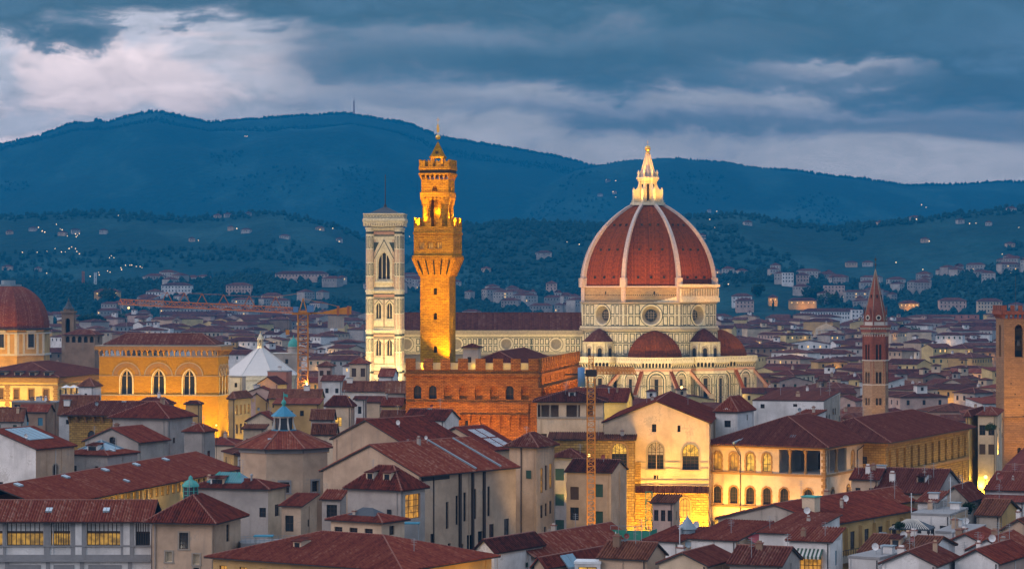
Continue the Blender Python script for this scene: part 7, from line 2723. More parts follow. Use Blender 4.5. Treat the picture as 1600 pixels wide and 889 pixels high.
# ------------------------------------------------------------------ houses of the town, row behind row
WALLS = ['plaster_white', 'plaster_white', 'plaster_cream', 'plaster_beige', 'plaster_ochre', 'plaster_pink', 'plaster_grey', 'plaster_yellow', 'plaster_brown']
TONE = {'plaster_white': 'white', 'plaster_cream': 'cream', 'plaster_beige': 'beige', 'plaster_ochre': 'ochre', 'plaster_pink': 'pinkish', 'plaster_grey': 'grey', 'plaster_yellow': 'yellow', 'plaster_brown': 'brown'}
LMK = [(15, 'the broad red dome'), (106, 'the dark belfry'), (255, 'the golden grain hall'), (400, 'the white pyramid roof'), (473, 'the tall crane'), (601, 'the white bell tower'), (685, 'the slender lit tower'),
       (790, 'the nave of the cathedral'), (1012, 'the great ribbed dome'), (1150, 'the side half dome'), (1290, 'the pale church front'), (1371, 'the brick spire'), (1480, 'the rosy blocks'), (1585, 'the square brick tower')]
fill = []


def free(x, y, r):
    return all((x - a) ** 2 + (y - b) ** 2 > (r + c) ** 2 for a, b, c in TAKEN)


def fill_house(px_, D, w, d, h, rot, tall=False):
    """one ordinary town house: walls, roof, windows, sometimes a chimney"""
    wall = rnd.choice(WALLS)
    rk = rnd.choice(['gable', 'gable', 'hip', 'hip', 'shed']) if D < 1400 else rnd.choice(['gable', 'hip', 'hip'])
    ax = rnd.choice('xxy')
    rise = min(w, d) * rnd.uniform(.13, .19) if rk != 'shed' else min(1.8, d * .14)
    zb = gz(D)
    ye = HZ + (CH - (zb + h)) * FL / D
    xc = 800 + FL * (wx(px_, D) + (w / 2 * math.cos(R(rot)) if rot <= 0 else -w / 2 * math.cos(R(rot)))) / D
    H = House('townhouse', 'x', 'house', 0, xc, 0, ye, D, rot, w=w, d=d, group='houses of the old town', zb=zb, take=False)
    nf = max(1, int(w / rnd.uniform(3.2, 4.6)))
    st = rnd.choice([['dark'], ['dark', 'shut_brown'], ['shut_green', 'dark'], ['dark', 'dark', 'dark', 'far_lit']])
    fl, sl = [], []
    rowsn = 2 if D < 900 else (2 if D < 1250 and rnd.random() < .6 else 1)
    if D < 1900:
        for k in range(rowsn):
            fl += grid(nf, [h - 2.6 - 3.5 * k], w, 1.1, 1.7, 'r', st)
        if D < 1150:
            ns = max(1, int(d / 4.5))
            sl = grid(ns, [h - 2.6], d, 1.0, 1.6, 'r', st)
    rside, lside = (sl, ()) if rot <= 0 else ((), sl)
    H.walls(wall, fl, rside, lside, gable=ax if rk == 'gable' else None, rise=rise, depth=.15)
    H.roof(rk, rise, .5, rnd.choice(['tile_far', 'tile_far', 'tile_dark', 'tile_brown', 'tile_red']) if D < 1300 else 'tile_far', ax)
    ck = 0
    if D < 1000 and rnd.random() < .6:
        H.chimney(rnd.uniform(-.3, .3) * w, rnd.uniform(-.2, .2) * d, 1.2, .9, rnd.choice(['plaster_beige', 'plaster_white']))
        ck = 1
    if rk != 'shed' and rnd.random() < .3:
        ma = MB()
        ax_, ay_, aw = rnd.uniform(-.25, .25) * w, rnd.uniform(-.2, .2) * d, rnd.uniform(1.4, 2.4)
        za = H.roof_z(ax_, ay_) - .8
        ha = rnd.uniform(2.6, 4.2)
        ma.box(ax_ - aw, ax_ + aw, ay_ - aw * .8, ay_ + aw * .8, za, za + ha, 0)
        ma.box(ax_ - .5, ax_ + .5, ay_ - aw * .8 - .05, ay_ - aw * .8 + .1, za + ha - 1.7, za + ha - .5, 1)
        hip_roof(ma, ax_ - aw - .4, ax_ + aw + .4, ay_ - aw * .8 - .4, ay_ + aw * .8 + .4, za + ha, .8, mt=2, mr=None, me=3)
        ma.build('roof_turret', [rnd.choice(['plaster_white', 'plaster_cream', wall]), 'void', 'tile_far', 'gutter'], H.root)
    if D < 1500 and D > 1000 and rnd.random() < .5:
        H.chimney(rnd.uniform(-.3, .3) * w, rnd.uniform(-.2, .2) * d, 1.5, 1.1, rnd.choice(['plaster_beige', 'plaster_white']))
    if D < 900 and rnd.random() < .3:
        H.antenna(rnd.uniform(-.3, .3) * w, rnd.uniform(-.2, .2) * d, 3)
        ck |= 2
    hw_ = w / 2 / D * FL
    OCC.append((px_ - hw_, px_ + hw_, D, HZ + (CH - zb - h - rise * .5) * FL / D))
    fill.append((H, px_, D, wall, rk, w, h, ck))
    TAKEN.append((H.cx, H.cy, max(w, d) * .45))
    if rnd.random() < .36 and D < 1950:          # a street lamp in front of it
        sg = rnd.uniform(-.4, .4) * w
        glow_point(H.loc(sg, -d / 2 - 2.6, h - rnd.uniform(2.5, 5.5)), rnd.uniform(1.1, 2.8), 3.6, rnd.choice([(1, .5, .1), (1, .58, .18), (1, .46, .06)]), .3)


def ok_view(px_, w, D, top):
    y = HZ + (CH - top) * FL / D
    for a, b, dmax, ymin in ((-50, 92, 790, 640), (150, 360, 750, 655), (355, 470, 990, 588), (560, 640, 995, 598), (630, 905, 640, 690), (890, 1200, 980, 606), (1345, 1398, 725, 640), (1500, 1660, 640, 770), (935, 1130, 520, 800),
                             (1090, 1520, 560, 800), (380, 560, 690, 640), (500, 640, 640, 650), (330, 560, 560, 700), (0, 130, 1100, 560), (1262, 1320, 1290, 540)):
        hw = w / 2 / D * FL
        if D < dmax and px_ + hw > a and px_ - hw < b and y < ymin:
            return False
    return True


def seen(px_, w, D, top):
    """does enough of a house of this height rise above what stands nearer?"""
    y = HZ + (CH - top) * FL / D
    hw = w / 2 / D * FL
    k = 0
    for i in range(7):
        u = px_ + hw * (i / 3.0 - 1)
        if -5 < u < 1605 and not any(a < u < b and dd < D - 1 and yy < y + 3 for a, b, dd, yy in OCC):
            k += 1
    return k >= 3


D = 570.0
while D < 2350 and len(fill) < 290:
    u = -30.0 + rnd.uniform(0, 40)
    while u < 1640 and len(fill) < 290:
        w = rnd.uniform(9, 20) * (1.0 if D < 1200 else 1.35)
        d = rnd.uniform(9, 15)
        h = rnd.uniform(10.5, 17.5) if D < 1000 else rnd.uniform(10, 17)
        rot = rnd.choice([-24, -18, -12, -8, -4, 6, 14, 20]) if D < 900 else rnd.choice([-52, -40, -30, -20, -10, -4, 8, 18, 30, 42, 55])
        Dj = D + rnd.uniform(-14, 14)
        x = wx(u, Dj)
        if free(x, Dj + d / 2, max(w, d) * .46) and ok_view(u, w, Dj, h + 3 + gz(Dj)) and seen(u, w, Dj, h + 1.5 + gz(Dj)):
            fill_house(u, Dj, w, d, h, rot)
        u += w / D * FL * rnd.uniform(.8, 1.2) * (1.0 if D < 1080 else (1.1 if D < 1500 else 1.3))
    D += 22 if D < 800 else (34 if D < 1080 else (46 if D < 1500 else 80))

# labels that tell the town houses apart
from collections import defaultdict
bucket = defaultdict(list)
for row in fill:
    H, p, D, wall, rk, w, h, ck = row
    j = min(range(len(LMK)), key=lambda i: abs(LMK[i][0] - p))
    dx = p - LMK[j][0]
    if abs(dx) < 22:
        rel = 'in line with ' + LMK[j][1]
    elif dx > 0:
        nxt = LMK[min(j + 1, len(LMK) - 1)]
        rel = 'between %s and %s' % (LMK[j][1], nxt[1]) if nxt[1] != LMK[j][1] else 'beyond ' + LMK[j][1]
    else:
        pv = LMK[max(j - 1, 0)]
        rel = 'between %s and %s' % (pv[1], LMK[j][1]) if pv[1] != LMK[j][1] else 'beside ' + LMK[j][1]
    bucket[rel].append(row)
ORD = ['first', 'second', 'third', 'fourth', 'fifth', 'sixth', 'seventh', 'eighth', 'ninth', 'tenth', 'eleventh', 'twelfth']
RK = {'gable': 'gabled', 'hip': 'hipped', 'shed': 'lean-roofed'}
for rel, rws in bucket.items():
    sub = defaultdict(list)
    for r_ in rws:
        sub[(TONE[r_[3]], RK[r_[4]])].append(r_)
    short = rel.replace('the ', '')
    for (tone, kind), lst in sub.items():
        lst.sort(key=lambda r_: r_[2])
        for i, r_ in enumerate(lst):
            o = r_[0].root
            if len(lst) == 1:
                o['label'] = '%s %s house %s' % (tone, kind, rel)
            else:
                o['label'] = '%s %s %s house counting back %s' % (ORD[min(i, 11)], tone, kind, short)

# far roofs beyond counting
mb = MB()
for i in range(760):
    D = 2000 + rnd.random() ** .9 * 1250
    u = rnd.uniform(-40, 1640)
    x = wx(u, D)
    if noise.noise(Vector((x / 160., D / 260., 2.2))) < (-.25 if D < 2500 else .05):
        continue
    w, d, h = rnd.uniform(12, 34), rnd.uniform(10, 16), rnd.uniform(8, 15)
    zb = height(x, D) - .5
    r = R(rnd.choice([-45, -25, -10, 0, 8, 20, 40]))
    if D > 2450:
        w *= rnd.uniform(.45, .9)
    c, s = math.cos(r), math.sin(r)
    P = lambda a, b: (x + a * c - b * s, D + a * s + b * c)
    q = [P(-w / 2, -d / 2), P(w / 2, -d / 2), P(w / 2, d / 2), P(-w / 2, d / 2)]
    mb.prism(q, zb, zb + h, rnd.choice([0, 0, 1, 2, 3]), top=False)
    e = [P(-w / 2 - .5, -d / 2 - .5), P(w / 2 + .5, -d / 2 - .5), P(w / 2 + .5, d / 2 + .5), P(-w / 2 - .5, d / 2 + .5)]
    a, b = P(-w / 2 + d * .4, 0), P(w / 2 - d * .4, 0)
    zr = zb + h + d * .2
    e3 = [(p[0], p[1], zb + h) for p in e]
    a3, b3 = (a[0], a[1], zr), (b[0], b[1], zr)
    for f in ((e3[0], e3[1], b3, a3), (e3[1], e3[2], b3), (e3[2], e3[3], a3, b3), (e3[3], e3[0], a3)):
        mb.face(f, 4)
    fr = Frame(q[0], r)
    for k in range(int(w / 3.4)):
        s_ = 1.7 + 3.4 * k
        for zz in ((h - 3.2,) if h < 11 else (h - 3.2, h - 6.8)):
            strip(mb, fr, s_ - .55, s_ + .55, zb + zz, zb + zz + 1.7, 6 if rnd.random() < .035 else 5, .04, False)
o = mb.build('distant_rooftops', ['plaster_dim', 'plaster_grey', 'plaster_dusk', 'plaster_dusk', 'tile_far', 'glass_dark', 'lit_far'])
o['kind'] = 'stuff'
o['label'] = 'mass of distant rooftops at the foot of the hills'

# ------------------------------------------------------------------ far landmarks one can name
FAR = [('long_block', 'long white institutional block with ranks of windows at the foot of the dark wood', 'building', 1252, 1345, 487, 1900, 16, 'plaster_white', 'hip', 22, 2),
       ('white_end_block', 'white end block taller than the long white institution beside it', 'building', 1331, 1348, 484, 1890, 14, 'plaster_white', 'flat', 3, 3),
       ('rosy_block', 'flat rosy block of plain walls behind the roofs beyond the brick spire', 'building', 1475, 1530, 492, 1750, 14, 'plaster_red', 'flat', 5, 2),
       ('rosy_low_block', 'lower rosy block stepping down from the taller rosy one', 'building', 1428, 1478, 497, 1780, 14, 'plaster_red', 'hip', 6, 1),
       ('cream_terrace', 'long cream terrace with tall windows in front of the rosy blocks', 'building', 1488, 1566, 510, 1500, 12, 'plaster_cream', 'hip', 12, 2),
       ('market_hall', 'long dark roofed hall with a row of bright gables behind the crane jib', 'hall', 330, 470, 497, 1900, 16, 'plaster_cream', 'gable', 26, 1),
       ('dusky_long_hall', 'second long dusky roof stretching left of the bright gabled hall', 'hall', 250, 345, 492, 1990, 16, 'plaster_grey', 'gable', 16, 1),
       ('white_villa_block', 'white gabled block with tiny windows below the crane jib', 'building', 236, 282, 516, 1420, 14, 'plaster_white', 'gable', 5, 1),
       ('lit_cornice_house', 'cream palazzo with three lamps on its cornice under the crane jib', 'palace', 284, 344, 519, 1480, 14, 'plaster_cream', 'hip', 9, 2),
       ('square_villa', 'square pale villa alone on the wooded slope below the lights', 'villa', 228, 252, 456, 2900, 18, 'plaster_white', 'hip', 5, 2),
       ('hill_institute', 'long pale building on the slope above the square villa', 'building', 252, 298, 446, 3300, 18, 'plaster_white', 'hip', 9, 2),
       ('brown_institute', 'long pinkish building on the slope beside two white lamps', 'building', 353, 392, 446, 3200, 18, 'plaster_pink', 'hip', 8, 2),
       ('ridge_barracks', 'long rosy building above the crane counterweight on the slope', 'building', 430, 512, 428, 3050, 16, 'plaster_pink', 'hip', 16, 1),
       ('ridge_church', 'small pale hill building next to the long rosy one', 'building', 408, 440, 462, 2600, 14, 'plaster_cream', 'hip', 5, 2),
       ('hill_villa_tower', 'pale villa with a tall end wall on the wooded knoll beyond the dome', 'villa', 1222, 1240, 426, 2900, 12, 'plaster_white', 'flat', 4, 3),
       ('knoll_castle', 'rosy villa among dark trees on the knoll', 'villa', 1288, 1320, 446, 2700, 14, 'plaster_pink', 'flat', 6, 2),
       ('pale_knoll_villa', 'pale villa stepping up the knoll beyond the half dome', 'villa', 1245, 1264, 430, 2850, 12, 'plaster_pink', 'hip', 4, 2),
       ('domed_villa', 'cream villa with a small belvedere among the trees beyond the spire', 'villa', 1468, 1510, 470, 2300, 14, 'plaster_pink', 'hip', 7, 2),
       ('edge_villa', 'cream hotel block with rows of windows near the square brick tower', 'villa', 1528, 1566, 471, 2100, 12, 'plaster_cream', 'hip', 8, 3),
       ('orange_lit_villa', 'small house glowing orange among the trees beyond the spire', 'villa', 1406, 1436, 474, 2300, 12, 'plaster_ochre', 'hip', 5, 1),
       ('orange_gate_house', 'tiny orange lit gatehouse under the dark trees', 'villa', 1201, 1215, 465, 2500, 10, 'plaster_ochre', 'hip', 2, 1),
       ('orange_wall_house', 'long low orange lit wall beside the gatehouse', 'villa', 1233, 1276, 470, 2480, 10, 'plaster_ochre', 'hip', 5, 1),
       ('orange_tower_house', 'orange lit square house just behind the spire', 'villa', 1338, 1350, 466, 2450, 10, 'plaster_ochre', 'hip', 2, 1),
       ('villa_by_dome', 'pale villa on the slope close to the great dome edge', 'villa', 1144, 1175, 463, 2500, 12, 'plaster_white', 'hip', 5, 2),
       ('tall_villa_by_dome', 'rosy villa with trees above the half dome', 'villa', 1150, 1178, 470, 2350, 12, 'plaster_pink', 'hip', 5, 2),
       ('hill_house_left_of_dome', 'pale tower villa on the slope between the lit tower and the dome', 'villa', 853, 870, 443, 2900, 14, 'plaster_pink', 'hip', 3, 3),
       ('cottage_by_dome', 'small pale house in the wood between the lit tower and the dome', 'villa', 838, 862, 395, 3900, 14, 'plaster_grey', 'hip', 3, 1),
       ('apartment_slab', 'lilac apartment slab on the flat ground left of the bell tower', 'building', 510, 542, 505, 1850, 18, 'plaster_grey', 'flat', 6, 2),
       ('white_flat_block', 'white flat roofed block between crane counterweight and bell tower', 'building', 520, 566, 512, 1700, 14, 'plaster_white', 'flat', 9, 1),
       ('orange_arch_house', 'orange glowing wall behind a round dark tree', 'villa', 147, 186, 456, 2600, 12, 'plaster_ochre', 'hip', 4, 1)]
for nm, lab, cat, x0, x1, ye, D, dep, wall, rk, nw, nr in FAR:
    if True:                      # stand it where its walls come out an ordinary height
        dd = 1150.0
        while dd < 4600 and wz(ye, dd) - height(wx((x0 + x1) / 2, dd), dd) > 8.0 + 3.0 * nr:
            dd += 10
        D = dd if ye < 540 else D
    X, Y, hz_ = wx((x0 + x1) / 2, D), D, 0
    zb = height(X, D) - 1.0
    H = House(nm, lab, cat, x0, x1, x1 + 1, ye, D, -2, d=dep, zb=min(zb, wz(ye, D) - 5), take=False)
    fl = []
    for k in range(nr):
        if H.ze - 3.0 - 4.0 * k > .5:
            fl += grid(nw, [H.ze - 3.0 - 4.0 * k], H.w, 1.3, 2.0, 'r', 'dark' if wall != 'plaster_ochre' else 'far_lit')
    H.walls(wall, fl, gable='x' if rk == 'gable' else None, rise=3.0, depth=.2)
    H.roof(rk, 3.0, .6, 'tile_far', 'x' if rk == 'gable' else None)
    if nm == 'market_hall':
        for k in range(9):
            mb = MB()
            x = H.w * ((k + .5) / 9 - .5)
            mb.box(x - 2.2, x + 2.2, -dep / 2 - .6, -dep / 2 + 2, H.ze - 4, H.ze + .5, 0)
            gable_roof(mb, x - 2.2, x + 2.2, -dep / 2 - .6, -dep / 2 + 3, H.ze + .5, 1.5, 'y', .3, mt=1, mr=1, me=1)
            mb.build('gable_bay', ['plaster_cream', 'tile_far'], H.root)
    if wall == 'plaster_ochre':
        glow_point(H.loc(0, -dep / 2 - 6, 5), 3.0, 7, (1, .45, .06), .5)
        if H.w > 14:
            glow_point(H.loc(H.w * .3, -dep / 2 - 6, 5), 2.0, 7, (1, .45, .06), .5)

# pale baroque church front
D = 1900.0
BZ = lambda y: wz(y, D)
cx = wx(1291, D)
bc = thing('pale_church', 'pale baroque church front with scrolled shoulders and a carved crest', 'church', (cx, D, 0))
bc.scale = (1.46, 1.0, 1.0)
TAKEN.append((cx, D + 10, 12))
mb = MB()
prof = [(-8.3, 0), (8.3, 0), (8.3, BZ(535)), (7.6, BZ(529)), (6.4, BZ(524)), (5.4, BZ(516)), (5.3, BZ(513)), (2.2, BZ(508)), (0, BZ(505)), (-2.2, BZ(508)), (-5.3, BZ(513)), (-5.4, BZ(516)), (-6.4, BZ(524)), (-7.6, BZ(529)), (-8.3, BZ(535))]
mb.face([(x, 0, z) for x, z in prof], 0)
for (x, z), (x2, z2) in zip(prof[1:], prof[2:] + prof[:1]):
    mb.face(((x, 0, z), (x, 1.2, z), (x2, 1.2, z2), (x2, 0, z2)), 0)
fr = Frame((-8.3, 0), 0)
for z in (BZ(530), BZ(516), BZ(536)):
    strip(mb, fr, .2 if z < BZ(520) else 3, 16.4 if z < BZ(520) else 13.6, z, z + .5, 1, .5)
for s in (3.6, 6.0, 10.6, 13.0):
    strip(mb, fr, s - .35, s + .35, BZ(529), BZ(517), 1, .3)
strip(mb, fr, 6.8, 9.8, BZ(527), BZ(519), 1, .35)
strip(mb, fr, 7.2, 9.4, BZ(526), BZ(520), 2, .38, False)
mb.box(-.12, .12, -.12, .12, BZ(505), BZ(501), 1)
mb.box(-.5, .5, -.1, .1, BZ(503), BZ(502.3), 1)
mb.box(-7.5, 7.5, 1.2, 30, 0, BZ(536), 0)
gable_roof(mb, -7.5, 7.5, 1.2, 30, BZ(536), 3.5, 'y', .4, mt=3, mr=3, me=3)
mb.build('front', ['plaster_cream', 'stone_pale', 'glass_mid', 'tile_far'], bc)
flood((cx, D - 30, 22), (cx, D, 26), .5, (1, .75, .42), 90)

# small green dome on a drum near the crane
D = 1070.0
GZ2 = lambda y: wz(y, D)
gx = wx(457, D)
gd = thing('green_dome_church', 'small church with a teal onion dome on a round drum just beside the crane mast', 'church', (gx, D + 5, 0))
TAKEN.append((gx, D + 5, 8))
mb = MB()
mb.box(-8.5, 2.6, -4, 9, 0, GZ2(553), 0)
mb.box(-8.8, 2.9, -4.3, 9.3, GZ2(553), GZ2(552), 1)
for x in (-6.5, -2.5):
    mb.box(x - .6, x + .6, -4.06, -3.9, GZ2(568), GZ2(561), 2)
mb.lathe(0, 0, [(2.2, GZ2(553)), (2.2, GZ2(544)), (2.5, GZ2(543.5)), (2.5, GZ2(542))], 16, 0, smooth=False)
mb.build('wall', ['plaster_grey', 'stone_pale', 'void'], gd)
mb = MB()
mb.lathe(0, 0, [(2.35, GZ2(542)), (2.3, GZ2(538)), (1.8, GZ2(533.5)), (.9, GZ2(530)), (.3, GZ2(528.5)), (.2, GZ2(526)), (0, GZ2(523))], 16, 0)
mb.build('dome', 'copper_green', gd)


# aerials, dishes, vents and chimneys crowd the near roofs
for H in [h for h in NEAR if h.cy < 640]:
    if H.w < 4 or H.d < 4:
        continue
    for k in range(rnd.choice([1, 1, 2, 3])):
        x, y = rnd.uniform(-.42, .42) * H.w, rnd.uniform(-.42, .1) * H.d
        c = rnd.random()
        if c < .42:
            H.antenna(x, y, rnd.uniform(1.8, 3.6))
        elif c < .62:
            H.chimney(x, y, rnd.uniform(.5, 1.4), rnd.uniform(.45, .9), rnd.choice(['plaster_beige', 'plaster_grey', 'plaster_brown', 'plaster_worn']))
        elif c < .76:
            H.dish(x, y, rnd.choice(['dish_white', 'dish_red', 'lead']), rnd.uniform(.35, .5))
        elif c < .9 and H.rk in ('gable', 'hip'):
            sx = .5
            H.skylight(x - sx, x + sx, y - .5, y + .5, rnd.choice(['panel_pale', 'skylight_glass']), .4)
        else:
            mb = MB()
            z = H.roof_z(x, y)
            mb.bar((x, y, z - .3), (x, y, z + 1.0), .16, 0, 8)
            mb.lathe(x, y, [(.26, z + 1.0), (.26, z + 1.2), (0, z + 1.35)], 8, 0)
            mb.build('vent_pipe', 'steel', H.root)
    if H.rk == 'hip' or (H.rk == 'gable' and (H.axis or 'x') == 'x'):
        if H.w > 9 and H.d > 7 and rnd.random() < .5:
            for k in range(rnd.choice([1, 1, 2])):          # dormers on the slope toward us
                x, y = rnd.uniform(-.25, .25) * H.w, -H.d * .27
                z = H.roof_z(x, y)
                mb = MB()
                mb.box(x - .75, x + .75, y - .6, y + 1.8, z - .8, z + 1.0, 0)
                mb.box(x - .45, x + .45, y - .66, y - .5, z - .15, z + .75, 1)
                mb.quad((x - 1.0, y - .9, z + 1.02), (x + 1.0, y - .9, z + 1.02), (x + 1.0, y + 2.0, z + 1.45), (x - 1.0, y + 2.0, z + 1.45), 2)
                mb.quad((x - 1.0, y - .9, z + .92), (x + 1.0, y - .9, z + .92), (x + 1.0, y - .9, z + 1.02), (x - 1.0, y - .9, z + 1.02), 2)
                mb.build('dormer', [rnd.choice(['plaster_white', 'plaster_cream', 'plaster_beige']), 'glass_dark', 'tile_dark'], H.root)


# ------------------------------------------------------------------ cranes
def lattice(mb, p, q, w, n, m, r=.09, rb=.05, tri=False):
    """lattice boom between two points with a square section of width w"""
    p, q = Vector(p), Vector(q)
    d = (q - p).normalized()
    up = Vector((0, 0, 1)) if abs(d.z) < .9 else Vector((0, 1, 0))
    a = d.cross(up).normalized() * w / 2
    b = a.cross(d).normalized() * w / 2
    cs = [a + b, -a + b, -a - b, a - b] if not tri else [b * 1.3, -a - b, a - b]
    for c in cs:
        mb.bar(p + c, q + c, r, m)
    k = len(cs)
    for i in range(n):
        u, v = p.lerp(q, i / n), p.lerp(q, (i + 1) / n)
        for j in range(k):
            c0, c1 = cs[j], cs[(j + 1) % k]
            if i % 2:
                c0, c1 = c1, c0
            mb.bar(u + c0, v + c1, rb, m)
            mb.bar(v + cs[j], v + cs[(j + 1) % k], rb, m)


D = 700.0
KX = wx(473.5, D)
cr = thing('tower_crane', 'tall yellow tower crane with a long lattice jib and an orange counterweight', 'crane', (KX, D, 0))
mb = MB()
zt = wz(490, D)
lattice(mb, (0, 0, 0), (0, 0, zt), 2.7, 26, 0, .17, .085)
mb.build('mast', 'crane_yellow', cr)
mb = MB()
jz = zt + .4
jp, jq = Vector((-1.2, 0, jz + .3)), Vector((wx(186, 760) - KX, 62, wz(472, 760)))
lattice(mb, jp, jq, 1.3, 30, 0, .15, .07, True)
for f in (.12, .26, .40, .52, .62, .72):
    P = jp.lerp(jq, f)
    for sx in (-1.6, 1.6):
        mb.bar(P + Vector((sx, 0, .6)), P + Vector((0, 0, 3.6)), .13, 0)
    mb.bar(P + Vector((0, 0, 3.6)), jp.lerp(jq, min(1, f + .13)) + Vector((0, 0, 3.4 if f < .7 else .6)), .05, 0)
mb.bar(jp + Vector((0, 0, 4.8)), jp.lerp(jq, .12) + Vector((0, 0, 3.6)), .05, 0)
mb.build('jib', 'crane_orange', cr)
mb = MB()
mb.box(-3.0, 2.0, -1.2, 1.2, zt - .3, zt + .3, 0)
mb.box(-1.3, 1.3, -1.3, 1.3, zt + .3, zt + .8, 0)
mb.bar((-.9, 0, zt + .8), (0, 0, zt + 4.2), .18, 0)
mb.bar((.9, 0, zt + .8), (0, 0, zt + 4.2), .18, 0)
mb.bar((-.9, -.9, zt + .8), (0, 0, zt + 4.2), .14, 0)
mb.box(1.2, 3.0, -1.8, -.3, zt + .5, zt + 2.3, 1)
mb.box(-2.6, -1.2, -1.5, -.2, zt + .4, zt + 1.9, 1)
mb.build('cab', ['crane_yellow', 'container_blue'], cr)
mb = MB()
mb.box(2.0, 13.2, -.7, .7, zt - .1, zt + .35, 0)
mb.face([(5.6, -.9, zt - .1), (13.2, -.9, zt - .2), (13.2, -.9, zt + 2.0), (9.5, -.9, zt + 1.4), (5.6, -.9, zt + .5)], 0)
mb.face([(5.6, .9, zt + .5), (9.5, .9, zt + 1.4), (13.2, .9, zt + 2.0), (13.2, .9, zt - .2), (5.6, .9, zt - .1)], 0)
mb.face([(5.6, -.9, zt + .5), (9.5, -.9, zt + 1.4), (9.5, .9, zt + 1.4), (5.6, .9, zt + .5)], 0)
mb.face([(9.5, -.9, zt + 1.4), (13.2, -.9, zt + 2.0), (13.2, .9, zt + 2.0), (9.5, .9, zt + 1.4)], 0)
mb.face([(13.2, -.9, zt - .2), (13.2, .9, zt - .2), (13.2, .9, zt + 2.0), (13.2, -.9, zt + 2.0)], 0)
for x in (9.6, 12.4):
    mb.box(x - .3, x + .3, -1.0, 1.0, zt - .4, zt + 2.1, 1)
mb.bar((0, 0, zt + 4.1), (9.6, 0, zt + 2.0), .06, 0)
mb.build('counter_jib', ['crane_yellow', 'crane_red'], cr)
mb = MB()
mb.box(6.8, 11.2, -.6, .6, zt - 4.0, zt - .6, 0)
for k in range(6):
    mb.box(7.0 + .7 * k, 7.1 + .7 * k, -.66, -.6, zt - 3.9, zt - .7, 1)
mb.build('counterweight', ['plaster_grey', 'steel'], cr)
mb = MB()
P = jp.lerp(jq, .14) + Vector((0, 0, -.9))
P = Vector((wx(455, D) - KX - 1.0, 0, zt - .4))
mb.bar(P, P + Vector((0, 0, -4.0)), .04, 0)
mb.box(P.x - .5, P.x + .5, -.4, .4, P.z - 5.4, P.z - 4.0, 1)
mb.build('hook', ['gutter', 'crane_yellow'], cr)
mb = MB()
lp = Vector((wx(480, D) - KX, -1.5, wz(599, D)))
mb.lathe(lp.x, lp.y, [(.02, lp.z - .34), (.28, lp.z - .2), (.36, lp.z), (.28, lp.z + .2), (0, lp.z + .34)], 10, 0)
mb.bar((lp.x, lp.y, lp.z + .3), (1.1, 0, lp.z + .6), .06, 1)
mb.build('lamp', ['bulb_warm', 'gutter'], cr)
glow_point((KX + lp.x, D - 2.4, lp.z), .9, 9, (1, .7, .35), .3)
glow_point((KX + 6, D - 10, 12), 1.0, 12, (1, .6, .2), .3)

D = 545.0
KX = wx(923.5, D)
cr2 = thing('small_crane', 'slimmer yellow crane rising in front of the floodlit church with a short jib', 'crane', (KX, D - 60, 0))
D = 452.0
KX = wx(923.5, D)
cr2.location = (KX, D, 0)
mb = MB()
zt = wz(588, D)
lattice(mb, (0, 0, 0), (0, 0, zt), 1.35, 40, 0, .12, .06)
lattice(mb, (0, 0, zt + .2), (0, 0, wz(556, D)), .8, 6, 0, .09, .05)
mb.build('mast', 'crane_yellow', cr2)
mb = MB()
lattice(mb, (.6, 0, zt + 1.0), (wx(990, 512) - KX, 60, wz(580, 512)), 1.2, 26, 0, .1, .06, True)
mb.build('jib', 'crane_yellow', cr2)
mb = MB()
mb.box(-1.0, 1.0, -.8, .8, zt, zt + 1.2, 0)
mb.bar((-.6, 0, zt + .4), (-4.6, -2.0, zt + .4), .2, 0)
mb.build('slewing_ring', 'gutter', cr2)
mb = MB()
mb.lathe(-1.75, -1.0, [(.0, zt - 1.8), (.62, zt - 1.75), (.62, zt + 1.6), (.0, zt + 1.65)], 12, 0)
mb.build('counterweight', 'container_blue', cr2)
flood((KX + 4, D - 12, 6), (KX, D, 18), 3.5, (1, .62, .15), 90)

# bright lamps seen as points of light
LAMPS = [(1065, 605, 640, 'bright lamp burning above the church roof ridge', .34), (1043, 617, 600, 'second lamp lower on the church roof slope', .26), (1208, 614, 640, 'lamp with a small glare behind the white parapet', .26),
         (1540, 745, 560, 'dazzling street lamp in the narrow yellow street', .42), (1305, 615, 690, 'dim lit lamp on a roof terrace before the spire', .2), (477, 680, 520, 'pair of lamps behind the octagonal tower roof', .2),
         (201, 481, 1700, 'soft lamp on a tall pole below the crane jib', .7), (850, 556, 700, 'small white lamp on the town hall roof', .22), (338, 664, 640, 'small lamp on the golden hall terrace', .2),
         (920, 711, 490, 'lamp on the rough stone wing beside the slim crane', .3)]
for p, y, D, lab, r in LAMPS:
    X, Z = wx(p, D), wz(y, D)
    lt = thing('street_lamp', lab, 'lamp', (X, D, 0), 0)
    mb = MB()
    mb.lathe(0, 0, [(.02, Z - r), (r * .8, Z - r * .6), (r, Z), (r * .8, Z + r * .6), (0, Z + r)], 10, 0)
    mb.build('bulb', 'bulb_warm', lt)
    mb = MB()
    mb.bar((0, r, 0), (0, r, Z + r), .07, 0)
    mb.bar((0, r, Z + r), (0, 0, Z + r), .06, 0)
    mb.build('pole', 'gutter', lt)
    glow_point((X, D - 1.2, Z - r), .7, 4.0, (1, .58, .14), .3)
# more light in the narrow yellow street
for y0, e in ((555, 2.6), (575, 3.0), (600, 2.4), (625, 2.0)):
    glow_point((wx(1532, y0), y0, 9), e, 7, (1, .66, .07), .4)
